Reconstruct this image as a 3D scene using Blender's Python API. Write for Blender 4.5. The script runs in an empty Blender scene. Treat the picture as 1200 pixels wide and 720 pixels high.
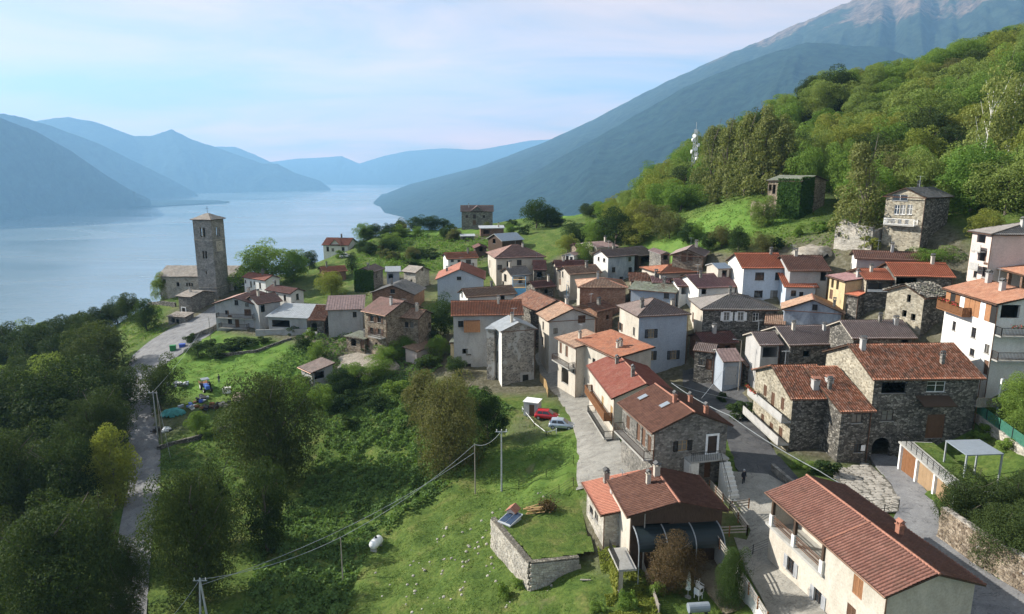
import bpy, bmesh, math, random
import numpy as np
from mathutils import Vector, Matrix
R=math.radians
random.seed(7); np.random.seed(7)
scene=bpy.context.scene; col=scene.collection
# ------------------------------------------------------------------ camera, world, sun, exposure
PITCH=math.atan(167/800.0)
cam=bpy.data.cameras.new('camera'); cam.lens=24; cam.sensor_width=36; cam.clip_start=.5; cam.clip_end=90000
co=bpy.data.objects.new('camera',cam); col.objects.link(co); co.rotation_euler=(R(90)-PITCH,0,0); scene.camera=co
SUN_AZ=R(-75); SUN_EL=R(30)          # azimuth from +Y, negative to the left
sd=Vector((math.sin(SUN_AZ)*math.cos(SUN_EL),math.cos(SUN_AZ)*math.cos(SUN_EL),math.sin(SUN_EL)))
sl=bpy.data.lights.new('sun','SUN'); sl.energy=5.0; sl.angle=R(.53); sl.color=(1,.95,.87)
so=bpy.data.objects.new('sun',sl); col.objects.link(so); so.rotation_euler=sd.to_track_quat('Z','Y').to_euler()
world=bpy.data.worlds.new('World'); scene.world=world; world.use_nodes=True
scene.view_settings.view_transform='Standard'; scene.view_settings.look='None'; scene.view_settings.gamma=1
scene.view_settings.exposure=1.2
scene.cycles.use_denoising=True
scene.cycles.max_bounces=6; scene.cycles.diffuse_bounces=3; scene.cycles.glossy_bounces=2; scene.cycles.transmission_bounces=2
scene.cycles.volume_bounces=1; scene.cycles.transparent_max_bounces=8
HAZE_DENSITY=8.2e-5
def N(nt,t,**k):
    n=nt.nodes.new(t)
    for a,b in k.items():
        if a.startswith('_'): n.inputs[a[1:].replace('_',' ')].default_value=b
        else: setattr(n,a,b)
    return n
def ramp(nt,stops,interp='LINEAR'):
    n=nt.nodes.new('ShaderNodeValToRGB'); n.color_ramp.interpolation=interp; e=n.color_ramp.elements
    while len(e)<len(stops): e.new(.5)
    for i,(p,c) in enumerate(stops): e[i].position=p; e[i].color=(*c,1) if len(c)==3 else c
    return n
nt=world.node_tree; nt.nodes.clear(); L=nt.links.new
sky=N(nt,'ShaderNodeTexSky',sky_type='NISHITA',sun_disc=False,sun_elevation=SUN_EL,sun_rotation=SUN_AZ,altitude=600,air_density=1.0,dust_density=1.4,ozone_density=1.2)
tc=N(nt,'ShaderNodeTexCoord'); sep=N(nt,'ShaderNodeSeparateXYZ'); L(tc.outputs['Generated'],sep.inputs[0])
zz=N(nt,'ShaderNodeMath',operation='ADD'); zz.inputs[1].default_value=.16; L(sep.outputs['Z'],zz.inputs[0])
dx=N(nt,'ShaderNodeMath',operation='DIVIDE'); dy=N(nt,'ShaderNodeMath',operation='DIVIDE')
L(sep.outputs['X'],dx.inputs[0]); L(zz.outputs[0],dx.inputs[1]); L(sep.outputs['Y'],dy.inputs[0]); L(zz.outputs[0],dy.inputs[1])
cb=N(nt,'ShaderNodeCombineXYZ'); L(dx.outputs[0],cb.inputs[0]); L(dy.outputs[0],cb.inputs[1])
mp=N(nt,'ShaderNodeMapping'); mp.inputs['Scale'].default_value=(.8,1.5,1); mp.inputs['Location'].default_value=(3.1,1.7,0); mp.inputs['Rotation'].default_value=(0,0,.35); L(cb.outputs[0],mp.inputs[0])
no=N(nt,'ShaderNodeTexNoise',_Scale=.9,_Detail=9.0,_Roughness=.6,_Distortion=.5); L(mp.outputs[0],no.inputs['Vector'])
rp=ramp(nt,[(.34,(.28,.28,.28)),(.66,(1,1,1))]); L(no.outputs['Fac'],rp.inputs[0])
cg=ramp(nt,[(.0,(1.9,.90,.5)),(.34,(1.0,.82,.66)),(1,(.70,.73,.75))]); L(sep.outputs['Z'],cg.inputs[0]); cs_=N(nt,'ShaderNodeVectorMath',operation='SCALE'); cs_.inputs['Scale'].default_value=10; L(cg.outputs[0],cs_.inputs[0])
mx=N(nt,'ShaderNodeMixRGB'); L(cs_.outputs[0],mx.inputs[2])
mf=N(nt,'ShaderNodeMath',operation='MULTIPLY'); mf.inputs[1].default_value=.9; L(rp.outputs[0],mf.inputs[0])
L(mf.outputs[0],mx.inputs[0]); L(sky.outputs[0],mx.inputs[1])
bg=N(nt,'ShaderNodeBackground'); bg.inputs[1].default_value=.05; L(mx.outputs[0],bg.inputs[0])
wo=N(nt,'ShaderNodeOutputWorld'); L(bg.outputs[0],wo.inputs[0])

C=[(-60.7,149.8,-36.2),(-73.9,164.8,-37.0),(-83.2,181.4,-35.5),(-97.5,186.6,-37.0),(-77.1,155.5,-38.6),(-78.4,145.9,-40.5),(-78.0,136.1,-42.0),(-74.1,126.9,-43.5),(-66.2,113.0,-45.0),(-56.3,96.1,-46.5),(-48.3,79.6,-48.0),(-60.3,132.6,-40.0),(-54.2,101.1,-46.0),(-47.7,117.0,-41.7),(-26.3,98.0,-46.0),(-16.8,76.6,-45.5),(-30.4,78.8,-47.5),(-18.7,66.9,-46.5),(-34.5,68.1,-49.0),(-13.1,80.1,-43.5),(-6.7,101.7,-40.5),(0.0,103.4,-38.3),(5.9,98.9,-38.0),(8.1,86.7,-37.0),(9.1,75.0,-36.3),(6.0,114.0,-37.5),(0.0,113.2,-38.0),(-16.7,128.4,-37.0),(-29.2,132.8,-36.5),(-36.2,123.1,-40.5),(-50.4,145.0,-36.0),(-22.2,112.1,-41.5),(-12.2,117.0,-38.5),(5.7,85.7,-39.0),(-1.1,84.7,-41.0),(-4.0,73.4,-42.0),(0.0,57.1,-41.5),(-12.9,61.2,-44.5),(7.6,54.1,-38.5),(10.0,60.0,-38.0),(1.8,59.6,-40.5),(-2.1,69.3,-40.5),(26.0,63.6,-34.5),(25.2,69.2,-34.5),(42.9,74.4,-34.2),(44.7,74.0,-34.2),(40.8,74.2,-34.1),(50.6,75.9,-32.7),(53.5,75.8,-31.9),(31.5,70.9,-34.3),(21.5,59.9,-37.0),(17.6,54.6,-38.0),(24.1,52.2,-35.5),(39.2,49.3,-33.5),(40.4,59.0,-33.8),(48.2,59.0,-32.0),(49.0,66.1,-32.0),(57.9,72.8,-29.0),(59.0,82.1,-27.0),(60.8,77.3,-26.5),(6.6,59.9,-37.5),(9.0,61.9,-37.4),(3.4,61.5,-39.8),(5.1,60.8,-38.9),(26.5,106.7,-34.8),(28.9,107.8,-35.3),(31.6,104.8,-35.2),(34.4,100.7,-34.8),(33.3,93.4,-34.6),(17.4,59.9,-37.0),(8.5,62.0,-37.4),(13.5,61.4,-37.0),(-8.5,167.3,-29.5),(-11.7,153.3,-32.0),(-43.8,172.3,-31.5),(-56.4,173.7,-34.0),(-62.3,197.3,-31.0),(-57.3,220.2,-29.0),(-33.5,205.0,-27.0),(-12.5,251.2,-23.0),(-46.7,233.5,-24.0),(-30.0,240.3,-23.5),(-21.6,247.9,-23.0),(0.0,189.8,-25.0),(9.9,265.1,-20.0),(25.5,205.0,-18.0),(31.5,167.1,-22.0),(48.1,154.2,-14.5),(51.6,166.4,-10.5),(36.7,138.5,-20.0),(43.5,117.4,-24.5),(53.9,117.5,-23.0),(59.6,143.0,-12.2),(61.1,121.8,-14.5),(66.9,115.9,-13.8),(63.9,109.4,-20.0),(73.2,102.1,-18.0),(56.4,102.5,-23.0),(58.6,93.7,-24.5),(47.3,104.1,-30.0),(38.2,104.7,-33.0),(82.3,110.3,-9.0),(25.7,156.0,-26.5),(9.9,155.9,-29.5),(90.0,155.0,-4.0),(75.0,130.0,-10.0),(107.0,175.0,9.0),(150.0,215.0,27.0),(98.0,215.0,4.0),(162.0,230.0,33.0),(126.0,235.0,22.0),(103.0,240.0,19.0),(86.5,240.0,8.0),(58.0,240.0,-5.0),(40.6,235.0,-16.0),(180.0,300.0,42.0),(120.0,300.0,22.0),(90.0,300.0,10.0),(60.0,300.0,-6.0),(40.0,300.0,-18.0),(95.0,130.0,-5.0),(130.0,130.0,8.0),(160.0,160.0,22.0),(200.0,130.0,28.0),(200.0,60.0,12.0),(120.0,60.0,-15.0),(95.0,60.0,-27.0),(70.0,40.0,-31.0),(60.0,95.0,-22.0),(-105.0,220.0,-54.0),(-130.0,190.0,-53.0),(-112.0,160.0,-51.0),(-150.0,190.0,-56.0),(-118.0,190.0,-49.0),(-160.0,150.0,-64.0),(-112.0,188.0,-45.0),(-103.0,193.0,-40.5),(-100.0,130.0,-55.0),(-85.0,95.0,-56.0),(-75.0,60.0,-60.0),(-100.0,60.0,-75.0),(-150.0,120.0,-95.0),(-60.0,280.0,-52.0),(-30.0,300.0,-45.0),(0.0,320.0,-42.0),(40.0,340.0,-36.0),(-60.0,245.0,-33.0),(-37.0,245.0,-23.3),(-15.0,270.0,-24.0),(10.0,285.0,-25.0),(25.0,270.0,-20.0),(-60.0,40.0,-60.0),(-30.0,40.0,-50.0),(0.0,350.0,-60.0),(60.0,400.0,-50.0),(-100.0,350.0,-110.0),(-250.0,200.0,-160.0),(-250.0,0.0,-150.0),(-400.0,200.0,-240.0),(0.0,500.0,-140.0),(-200.0,600.0,-300.0),(200.0,500.0,20.0),(400.0,300.0,70.0),(400.0,0.0,60.0),(0.0,0.0,-44.0),(50.0,0.0,-33.0),(-50.0,0.0,-62.0),(0.0,-100.0,-50.0),(100.0,-100.0,-20.0),(-150.0,-100.0,-110.0),(-700.0,200.0,-430.0),(-600.0,800.0,-450.0),(0.0,900.0,-330.0),(300.0,900.0,-150.0),(0.0,1400.0,-450.0),(600.0,600.0,-40.0),(700.0,0.0,100.0),(600.0,1200.0,-300.0),(1000.0,1000.0,-300.0),(1500.0,1500.0,-440.0),(1000.0,0.0,120.0),(1500.0,0.0,60.0),(-900.0,-600.0,-430.0),(0.0,-900.0,-200.0),(900.0,-900.0,0.0),(3000.0,0.0,-430.0),(0.0,3000.0,-450.0),(-3000.0,0.0,-450.0),(3000.0,3000.0,-450.0),(0.0,-3000.0,-450.0),(-3000.0,3000.0,-450.0),(-3000.0,-3000.0,-450.0),(3000.0,-3000.0,-450.0)]
HOUSES=[
('church','stone church nave with grey slab roof standing behind the bell tower',-97.9,186.0,-40.0,9.71,21.5,11.0,-2.0,'gu',2.31,'stone_pale','slab',[('F',1.2,-1.38,'o',0.9,1.2),('F',4.96,-2.19,'o',0.8,1.2),('F',7.48,-2.23,'o',0.5,1),('F',8.2,-2.22,'o',0.5,1),('F',8.91,-2.29,'o',0.5,1),('R',0.6,-0.8,'o',0.9,1.6),('R',1.05,-3.73,'a',1.8,2.6)],{}),
('stone_outbuilding','low grey stone building with white door surround at the foot of the bell tower',-86.08,171.44,-38.4,5.4,5.04,8.61,-19.9,'gu',0.92,'stone_grey','slab',[('F',1.41,-3.86,'dw',1.1,2)],{}),
('shed','tiny lean-to shed with pale slab roof beside the road below the church',-85.8,165.43,-39.71,2.8,5.53,3.5,-15.2,'s',0.49,'stone_grey','slab',[('F',1.43,-1.04,'o',1,1.2),('F',2.67,-1.18,'o',1,1.2)],{}),
('chalet_house','large grey chalet-style house with two balconies beside the road near the church',-67.47,150.21,-37.87,7.1,10.87,10.0,-7.5,'gv',1.64,'plaster_grey','tile_redbrown',[('F',2.8,-1.87,'w',0.9,1),('F',5.25,0.45,'w',0.9,1.2),('F',7.77,0.01,'w',0.9,0.8),('F',3.41,-1.95,'d',1,1.9),('F',7.77,-1.73,'c',1.6,1.5),('F',3.33,-3.92,'w',1,1.1),('F',5.04,-4.27,'d',1,2),('F',7.89,-4.38,'g',2.2,1.9)],{'balc': [('F',0.08,0.95,2.9),('F',0.12,0.8,5.2)]}),
('house_wing','brown-roofed wing joined to the right side of the grey chalet house',-55.95,146.88,-36.8,6.6,6.0,7.0,45.0,'gu',1.47,'plaster_grey','tile_redbrown',[('F',0.95,-1.12,'o',1,1.6)],{}),
('white_house','small white house with fresh red tiled roof directly right of the church front',-71.61,178.52,-35.44,6.19,10.07,5.09,-35.2,'gu',1.07,'plaster_white','tile_red',[('F',2.82,-1.61,'w',0.8,1.6),('F',6.77,-1.55,'w',0.8,1.6),('F',0.45,-1.1,'w',0.6,0.9),('F',4.29,-1.1,'w',0.6,0.9)],{}),
('white_house','white house with dark red-brown roof behind the pale canopy barn',-60.28,163.46,-35.74,5.8,9.67,4.6,-33.6,'gu',0.97,'plaster_white','tile_darkred',[('F',3.74,-1.32,'w',0.9,1.5),('F',6.52,-1.27,'w',0.9,1.5),('F',6.41,-2.96,'w',0.8,1),('R',1.9,-1.02,'w',0.8,1.5),('R',0.55,-2.69,'w',0.8,1)],{}),
('open_barn','open-fronted barn with wide pale metal canopy roof right of the grey chalet',-53.68,144.73,-36.99,4.6,9.94,9.0,-10.2,'s',1.26,'plaster_grey','metal_pale',[('F',2.92,-1.49,'o',4.2,1.6),('F',6.52,-1.43,'o',4.2,1.6)],{}),
('ruined_shed','narrow dark shed with collapsing rusty red tiles beside the pale canopy',-43.29,140.9,-36.75,4.4,3.77,6.0,-2.5,'s',2.16,'stone_dark','tile_rust',[('F',0.75,-1.6,'o',1.2,1.8),('F',1.97,-1.77,'o',1.4,2)],{}),
('barn','tall pale grey barn with weathered purple-brown roof and one small window',-39.03,139.41,-36.63,6.8,8.03,7.0,9.2,'s',1.77,'plaster_grey','metal_brown',[('F',5.51,-1.2,'w',0.8,1.2)],{}),
('white_house','isolated white villa with red hipped roof standing above the lake',-62.18,222.0,-31.5,5.74,9.3,9.0,-8.0,'gu',1.89,'plaster_white','tile_red',[('F',1.48,-1.25,'w',0.9,1.6),('F',3.22,-1.5,'w',0.9,1),('F',6.73,-1.16,'w',1,1.2)],{'dorm': 1}),
('stone_cottage','low brown cottage with flat orange tile roof among shrubs below the white villa',-50.69,180.52,-32.46,4.1,6.79,7.0,26.1,'gu',1.03,'brick','tile_orange',[('F',3.45,-1.73,'o',1,1.2)],{}),
('ivy_covered_house','small gabled house completely covered with dark ivy',-39.62,169.12,-31.96,5.6,5.2,7.0,-15.3,'gv',1.09,'stone_grey','tile_brown',[('R',2.31,-1.31,'o',0.8,1)],{'ivy': 'F'}),
('shed','low bluish flat-roofed shed between the ivy-covered house and the stone ruin',-32.76,174.01,-30.72,3.6,4.13,5.0,10.0,'s',0.7,'plaster_blue','metal_grey',[('F',1.02,-1.23,'o',1.2,1.2)],{}),
('ruined_house','pale stone ruin without plaster and with broken gable,above the slate-roofed house',-27.62,168.2,-31.27,5.16,4.83,5.97,-34.3,'gu',1.25,'stone_pale','slab',[('R',2.57,0.49,'o',0.7,0.7),('F',2.47,-2.26,'o',0.7,1)],{}),
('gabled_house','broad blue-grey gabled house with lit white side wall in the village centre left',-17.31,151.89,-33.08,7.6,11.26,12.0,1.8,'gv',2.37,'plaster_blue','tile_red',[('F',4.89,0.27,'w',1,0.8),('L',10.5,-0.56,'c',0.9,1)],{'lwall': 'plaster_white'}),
('brick_house','low house with dark slate gable roof and red-brown brick front wall',-32.31,152.15,-33.74,5.1,10.68,9.0,-10.0,'gv',1.98,'brick','slab_dark',[('F',4.88,0.6,'w',1.1,1)],{}),
('stone_house','shuttered stone house with brown roof above the rubble courtyard,left of the joined pair',-29.87,132.0,-38.33,9.91,7.27,10.0,-38.2,'gu',2.1,'stone_brown','tile_redbrown',[('F',2.27,-1.17,'s',1,1.2),('F',4.43,-1.07,'s',1,1.2),('F',2.05,-3.7,'s',1,1.3),('F',4.38,-3.52,'s',1,1.2),('F',0.65,-6.31,'d',1,2),('F',3.21,-6.29,'w',0.7,0.8)],{'balc': [('F',0.35,0.95,4.4)]}),
('stone_house','stone house with patched orange-brown roof joined to the right of the shuttered stone house',-24.8,132.16,-37.45,7.96,7.33,5.89,-23.2,'gu',1.24,'stone_brown','tile_tan',[('F',0.86,-1.19,'o',0.8,1.2),('F',3.73,-1.41,'w',0.8,1.1),('F',4.94,-1.33,'w',0.8,1.1),('F',0.99,-3.73,'o',0.8,1.2),('R',4.34,-2.25,'o',1,1.2)],{}),
('stone_farmhouse','solitary stone farmhouse with central gable on the green hilltop against the mountain',-18.45,245.0,-23.83,7.37,12.0,9.0,3.0,'gu',1.89,'stone_grey','tile_brown',[('F',4.6,-1.78,'w',1,1.6),('F',1.86,-1.76,'w',0.9,1),('F',7.95,-1.79,'w',0.9,1),('F',4.57,-3.9,'d',1.1,1.6)],{'dorm': 1}),
('terrace_building','long low building with pale flat roof slab in front of the hilltop farmhouse',-10.52,220.31,-23.77,3.6,8.4,4.0,8.2,'s',0.56,'brick','metal_pale',[('F',1.88,-1.17,'o',2,1.2)],{}),
('shelter','small pale flat shelter left of the hilltop terrace building',-16.53,216.86,-24.54,2.2,4.88,3.0,6.2,'s',0.42,'stone_grey','metal_pale',[('F',2.19,-0.71,'o',3,1)],{}),
('shed','dark wooden gabled shed with blue-grey metal roof below the hilltop farmhouse',-7.61,199.48,-25.59,4.34,8.27,8.0,-55.2,'gv',1.74,'wood_dark','metal_blue',[('F',3.18,-0.45,'o',1.5,1.4)],{}),
('shed','small brown gabled hut in front of the blue-metal-roofed shed',-10.69,190.97,-26.77,3.6,4.0,6.0,8.6,'gv',0.84,'wood_dark','tile_darkred',[('F',1.55,-0.22,'o',1,1.2)],{}),
('large_house','big cream house with wide hipped brown roof at the top of the village',-4.22,165.39,-30.07,7.6,13.0,12.0,12.5,'hip',2.52,'plaster_cream','tile_redbrown',[('F',3.12,-1.43,'w',1,1.3),('F',0.89,-2.25,'w',1.2,1.2),('F',5.81,-1.24,'w',1.2,1.4),('L',2.7,-2.58,'d',1,2)],{}),
('white_house','long white house with flat orange roof and small balcony left of the big cream house',-16.81,174.56,-29.56,5.6,8.67,7.0,17.6,'gu',1.26,'plaster_white','tile_orange',[('F',1.1,-0.46,'w',0.8,0.6),('F',2.91,-0.56,'w',0.8,0.6),('F',1.07,-2.26,'w',1,1.5),('F',5.39,-2.61,'d',1,1.8),('F',5.41,-0.88,'w',1.4,1.2)],{'balc': [('F',0.5,0.85,2.2)]}),
('stone_house','half-built house with lit gable and grey roof wrapped by scaffolding',-0.19,152.79,-31.73,6.94,5.23,7.0,23.4,'gu',1.47,'plaster_cream','tile_grey',[('F',2.08,-1.22,'o',1,1.3),('L',1.99,-1.11,'o',1.6,1.8),('L',0.75,-2.85,'o',1.2,1.6)],{}),
('dark_roofed_house','small house with dark red roof immediately right of the scaffolding',4.9,158.27,-30.35,6.09,3.3,9.0,0.0,'gu',1.69,'stone_dark','tile_darkred',[('F',1.27,-1.05,'o',1.2,1.4)],{}),
('dark_roofed_house','long low house with dark red roof and cream gable behind the cream gable house',10.22,158.75,-29.69,5.97,7.32,6.0,5.3,'gu',1.26,'plaster_cream','tile_darkred',[('L',0.55,-2.19,'w',0.8,1)],{}),
('cream_house','cream gabled house with three narrow windows and long brown roof beside blue tarpaulins',12.6,148.67,-30.51,6.7,8.36,6.5,22.1,'gu',1.36,'plaster_cream','tile_tan',[('L',0.55,-0.82,'w',0.8,1.5),('L',1.9,-0.49,'w',0.8,1.3),('L',0.6,-2.38,'d',0.9,1.6)],{}),
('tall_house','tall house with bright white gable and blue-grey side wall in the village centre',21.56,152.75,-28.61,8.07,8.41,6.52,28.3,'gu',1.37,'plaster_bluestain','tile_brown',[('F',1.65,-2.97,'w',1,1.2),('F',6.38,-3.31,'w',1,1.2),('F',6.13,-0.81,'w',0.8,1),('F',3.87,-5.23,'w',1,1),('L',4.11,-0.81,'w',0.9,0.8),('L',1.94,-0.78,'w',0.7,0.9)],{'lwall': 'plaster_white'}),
('barn','open dark barn with brown roof attached right of the tall white-gabled house',29.51,158.0,-26.22,5.25,6.67,9.0,40.5,'gu',1.53,'wood_dark','tile_brown',[('F',2.56,-1.77,'o',3,3),('F',4.12,-1.83,'o',3,3)],{}),
('brown_roofed_house','house with purple-brown roof tucked behind the tall white-gabled house',21.18,170.59,-25.52,5.1,6.58,9.0,24.6,'gu',0.93,'plaster_cream','metal_brown',[('L',6.19,-0.61,'o',0.8,1)],{}),
('pink_roofed_house','tiny white gabled house with pinkish roof among bushes at the village edge',13.06,170.37,-27.21,4.99,2.92,9.0,-34.0,'gv',0.61,'plaster_white','metal_brown',[('F',0.55,-0.84,'w',0.8,1.2),('F',1.71,-0.96,'w',0.8,1.2)],{}),
('ruined_house','half-collapsed reddish roofed ruin among bushes behind the yellow-green tree',16.77,175.86,-25.29,3.8,3.75,7.0,14.1,'gu',1.08,'stone_brown','tile_darkred',[('F',1.6,-0.67,'o',1,1)],{}),
('low_house','low house with bright orange hipped roof in front of the stone farm building',28.67,131.09,-26.33,5.48,10.06,9.0,15.5,'hip',0.99,'plaster_cream','tile_orange',[('F',4.83,-0.89,'o',1,1)],{}),
('stone_farm_building','wide stone building with brown gable roof below the bright meadow',31.44,135.2,-23.93,6.21,6.76,9.03,-22.2,'gv',1.27,'stone_brown','tile_brown',[('F',2.23,-0.33,'d',1,1.8),('F',3.49,-0.23,'c',1,1.4)],{}),
('stone_annex','small gabled annex left of the wide stone farm building',30.76,140.66,-24.68,6.43,2.43,7.0,9.8,'gv',0.51,'stone_grey','metal_brown',[('F',1.0,-0.68,'o',1,1)],{}),
('low_house','small pale hut with blue-grey roof beside the tall orange-roofed house',38.04,125.05,-23.92,4.99,2.74,5.0,11.1,'gu',0.71,'plaster_cream','metal_blue',[('F',1.32,-0.96,'o',1,1.3)],{}),
('purple_roofed_house','house with broad purple-brown roof behind the big grey hipped roof',33.37,120.77,-27.93,6.09,8.18,10.0,12.3,'gu',1.68,'plaster_white','tile_purple',[('F',1.07,-0.69,'o',1,1)],{}),
('purple_roofed_hut','small white hut with pinkish-purple roof and dark opening left of the purple-roofed house',30.8,125.08,-27.29,4.99,3.51,6.0,4.4,'gu',0.97,'plaster_white','tile_purple',[('F',1.46,-0.8,'o',2,1.4)],{}),
('grey_roofed_house','long house with mossy grey roof behind the large blue-grey house',22.19,128.47,-30.1,6.7,9.26,9.0,-25.4,'gu',0.98,'plaster_blue','slab_green',[('F',6.84,-0.72,'w',1,1)],{}),
('ruined_house','low house with rusty patched tile roof and pale ridge stones',23.31,134.27,-28.26,5.48,4.18,7.0,-7.0,'gu',1.13,'stone_brown','tile_rust',[('F',0.94,-0.6,'o',0.8,0.8)],{}),
('low_house','small dark purple roofed house between the rusty roof and the purple hut',27.05,130.13,-27.4,4.99,4.25,6.0,-2.6,'gu',0.78,'stone_brown','tile_purple',[('F',1.45,-0.6,'o',0.8,0.8)],{}),
('brick_barn','brick-walled barn with pale brown and grey roof left of the large blue-grey house',13.0,132.99,-32.41,8.53,9.92,9.0,-1.7,'hip',1.16,'brick_orange','tile_tan',[('L',0.55,-3.2,'w',0.8,1.4)],{'lwall': 'plaster_cream'}),
('low_house','low lean-to with loose orange tiles squeezed between the gabled house and the brick barn',15.89,124.21,-33.73,6.83,5.61,6.0,43.5,'gu',0.92,'brick_orange','tile_rust',[('F',3.21,-1.61,'o',0.8,1)],{}),
('low_house','low dark-walled house with brown roof in the narrow gap behind the scaffolding sheets',5.04,146.96,-31.96,5.48,5.25,6.0,24.0,'gu',0.95,'stone_dark','tile_darkred',[('F',2.5,-1.06,'o',0.8,1)],{}),
('stone_house','small dark stone house in the shaded yard directly right of the large blue-grey house',29.28,106.72,-35.57,6.1,3.5,4.0,-26.0,'gu',0.84,'stone_dark','tile_brown',[('F',1.16,-1.89,'w',0.9,1.1),('F',2.35,-2.08,'d',1,1.9)],{}),
('yard_shed','small brown-roofed shed in the shaded yard beside the blue-grey outbuilding',36.62,102.74,-34.6,3.6,3.02,4.0,17.9,'gu',0.63,'stone_dark','tile_brown',[('F',1.62,-1.09,'o',1,1.4)],{}),
('low_house','low orange-roofed house wedged between the yellow house and the loggia house',53.47,107.79,-25.88,5.48,2.44,6.0,-62.8,'gu',0.69,'stone_dark','tile_orange3',[],{}),
('ruined_house','derelict house with collapsed dark roof and loose orange tiles',4.57,127.52,-35.54,7.92,8.71,13.0,21.2,'gv',1.83,'stone_dark','tile_rust',[('F',3.7,-0.25,'o',1,1)],{}),
('gabled_house','grey-plastered gabled house with pale orange tiles rising over the narrow lane',6.26,116.99,-37.5,10.4,9.55,7.0,15.2,'gv',2.0,'plaster_grey2','tile_tan',[('F',6.12,0.01,'c',1.4,1.4),('F',1.2,-1.83,'w',0.8,1),('L',2.65,-1.57,'w',0.8,1.5),('L',1.42,-3.51,'w',0.8,1.4),('L',2.48,-4.54,'w',0.9,1.6)],{'lwall': 'plaster_cream'}),
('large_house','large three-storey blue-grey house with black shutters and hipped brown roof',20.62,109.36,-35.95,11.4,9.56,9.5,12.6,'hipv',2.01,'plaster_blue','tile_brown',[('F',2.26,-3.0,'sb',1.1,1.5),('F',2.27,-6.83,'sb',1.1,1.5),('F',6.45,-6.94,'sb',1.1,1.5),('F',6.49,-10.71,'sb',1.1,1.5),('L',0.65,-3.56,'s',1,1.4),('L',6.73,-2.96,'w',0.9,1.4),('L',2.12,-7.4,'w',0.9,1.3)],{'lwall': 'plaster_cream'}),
('terrace_house','lit cream house with terracotta lean roof stepping down to the lane',10.27,108.22,-37.65,9.6,12.43,7.0,-66.0,'s',0.98,'plaster_cream','tile_orange',[('F',1.15,-0.91,'w',0.7,0.7),('F',1.11,-3.22,'w',0.6,1.2),('F',4.99,-2.46,'w',0.9,1.3),('F',1.94,-6.31,'w',0.8,1.1),('F',6.87,-4.02,'c',0.8,1.4)],{}),
('lane_house','small house with tan tiles,loggia and balcony beside the narrow lane',7.21,111.82,-37.94,9.3,7.4,6.0,-67.4,'s',0.88,'plaster_cream','tile_tan',[('F',0.95,-1.48,'d',0.9,1.9),('F',3.15,-1.51,'d',0.9,1.9),('F',2.67,-5.76,'a',2.6,3),('F',5.65,-3.74,'w',0.8,1.6)],{'balc': [('F',0.0,0.95,3.6)]}),
('red_roofed_house','long house with brick-red tile roof and tall wooden doors facing the lane',11.36,99.84,-37.59,7.6,15.24,9.0,-83.6,'gu',1.89,'plaster_cream','tile_brick',[('F',1.64,-2.86,'w',0.7,1),('F',8.07,-3.1,'cy',1.1,2.4),('F',13.04,-2.88,'cy',1.2,2.6),('F',2.12,-7.41,'c',1,1.8)],{'woodbalc': [('F',0.12,0.95,3.3)],'ironbalc': [('F',0.3,1.0,5.6)]}),
('skylight_house','stone-fronted house with two skylights in its brown tile roof and white outside stair',12.74,78.12,-36.28,8.16,9.96,9.52,-76.9,'gu',2.0,'stone_grey','tile_dkbrown',[('F',1.79,-1.64,'c',1,1.6),('F',4.79,-1.72,'d',1,2.1),('F',6.22,-1.77,'d',1,2.1),('F',7.82,-1.81,'c',0.9,1.8),('R',3.34,-1.87,'sb',1.1,1.2),('R',6.89,-2.06,'dw',1.1,2.2),('R',4.74,-4.86,'d',1,2),('R',6.51,-5.05,'d',0.8,1.9)],{'balc': [('F',0.05,1.0,3.1)],'sky': [(1.89,2.38),(5.84,3.27)]}),
('garage_house','low house with flat salmon-red tile roof and lit stone side wall above the lawn terrace',7.57,68.44,-38.21,4.49,7.33,6.5,-80.6,'s',0.91,'stone_pale','tile_salmon',[('F',1.84,-2.14,'w',1.2,0.9),('F',3.73,-1.8,'w',1.2,0.9)],{}),
('veranda_house','house with dark brown gable roof and glass veranda above the garden patio',9.83,65.09,-38.44,6.56,7.58,9.7,-83.5,'gu',1.21,'plaster_cream','tile_dkbrown',[('F',2.13,-2.08,'w',1.2,1.4),('R',2.54,-1.96,'o',2.4,2),('R',5.03,-2.13,'o',2.4,2)],{'rwall': 'wood_dark'}),
('modern_house','cream plastered house with corrugated brown tile roof and open corner loggia in the foreground',23.33,58.01,-36.76,7.2,15.84,8.02,-80.1,'gu',1.32,'plaster_cream','tile_choc',[('F',3.67,-4.91,'s2',1,1.3),('F',7.66,-5.33,'s2',1,1.3),('F',12.02,-1.43,'cb',1.1,1.6),('F',11.63,-3.95,'c',1,1.3)],{'loggia': True}),
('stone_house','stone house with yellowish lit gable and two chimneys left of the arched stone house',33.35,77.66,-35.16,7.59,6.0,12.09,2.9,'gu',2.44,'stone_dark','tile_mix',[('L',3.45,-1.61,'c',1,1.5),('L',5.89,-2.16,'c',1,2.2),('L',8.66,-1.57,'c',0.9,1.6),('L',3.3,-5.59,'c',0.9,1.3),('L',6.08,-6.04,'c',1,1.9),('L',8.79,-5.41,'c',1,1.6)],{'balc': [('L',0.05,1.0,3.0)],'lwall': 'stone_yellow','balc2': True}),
('stone_house_wing','lower wing with roof slipping down between the two big stone gables',37.67,74.23,-34.9,7.0,4.35,9.0,4.4,'s',2.75,'stone_dark','tile_mix',[('F',1.95,-0.97,'w',1.3,1.1),('F',2.46,-4.63,'w',1,1.1),('F',3.05,-4.62,'sign',0.5,0.7)],{}),
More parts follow.
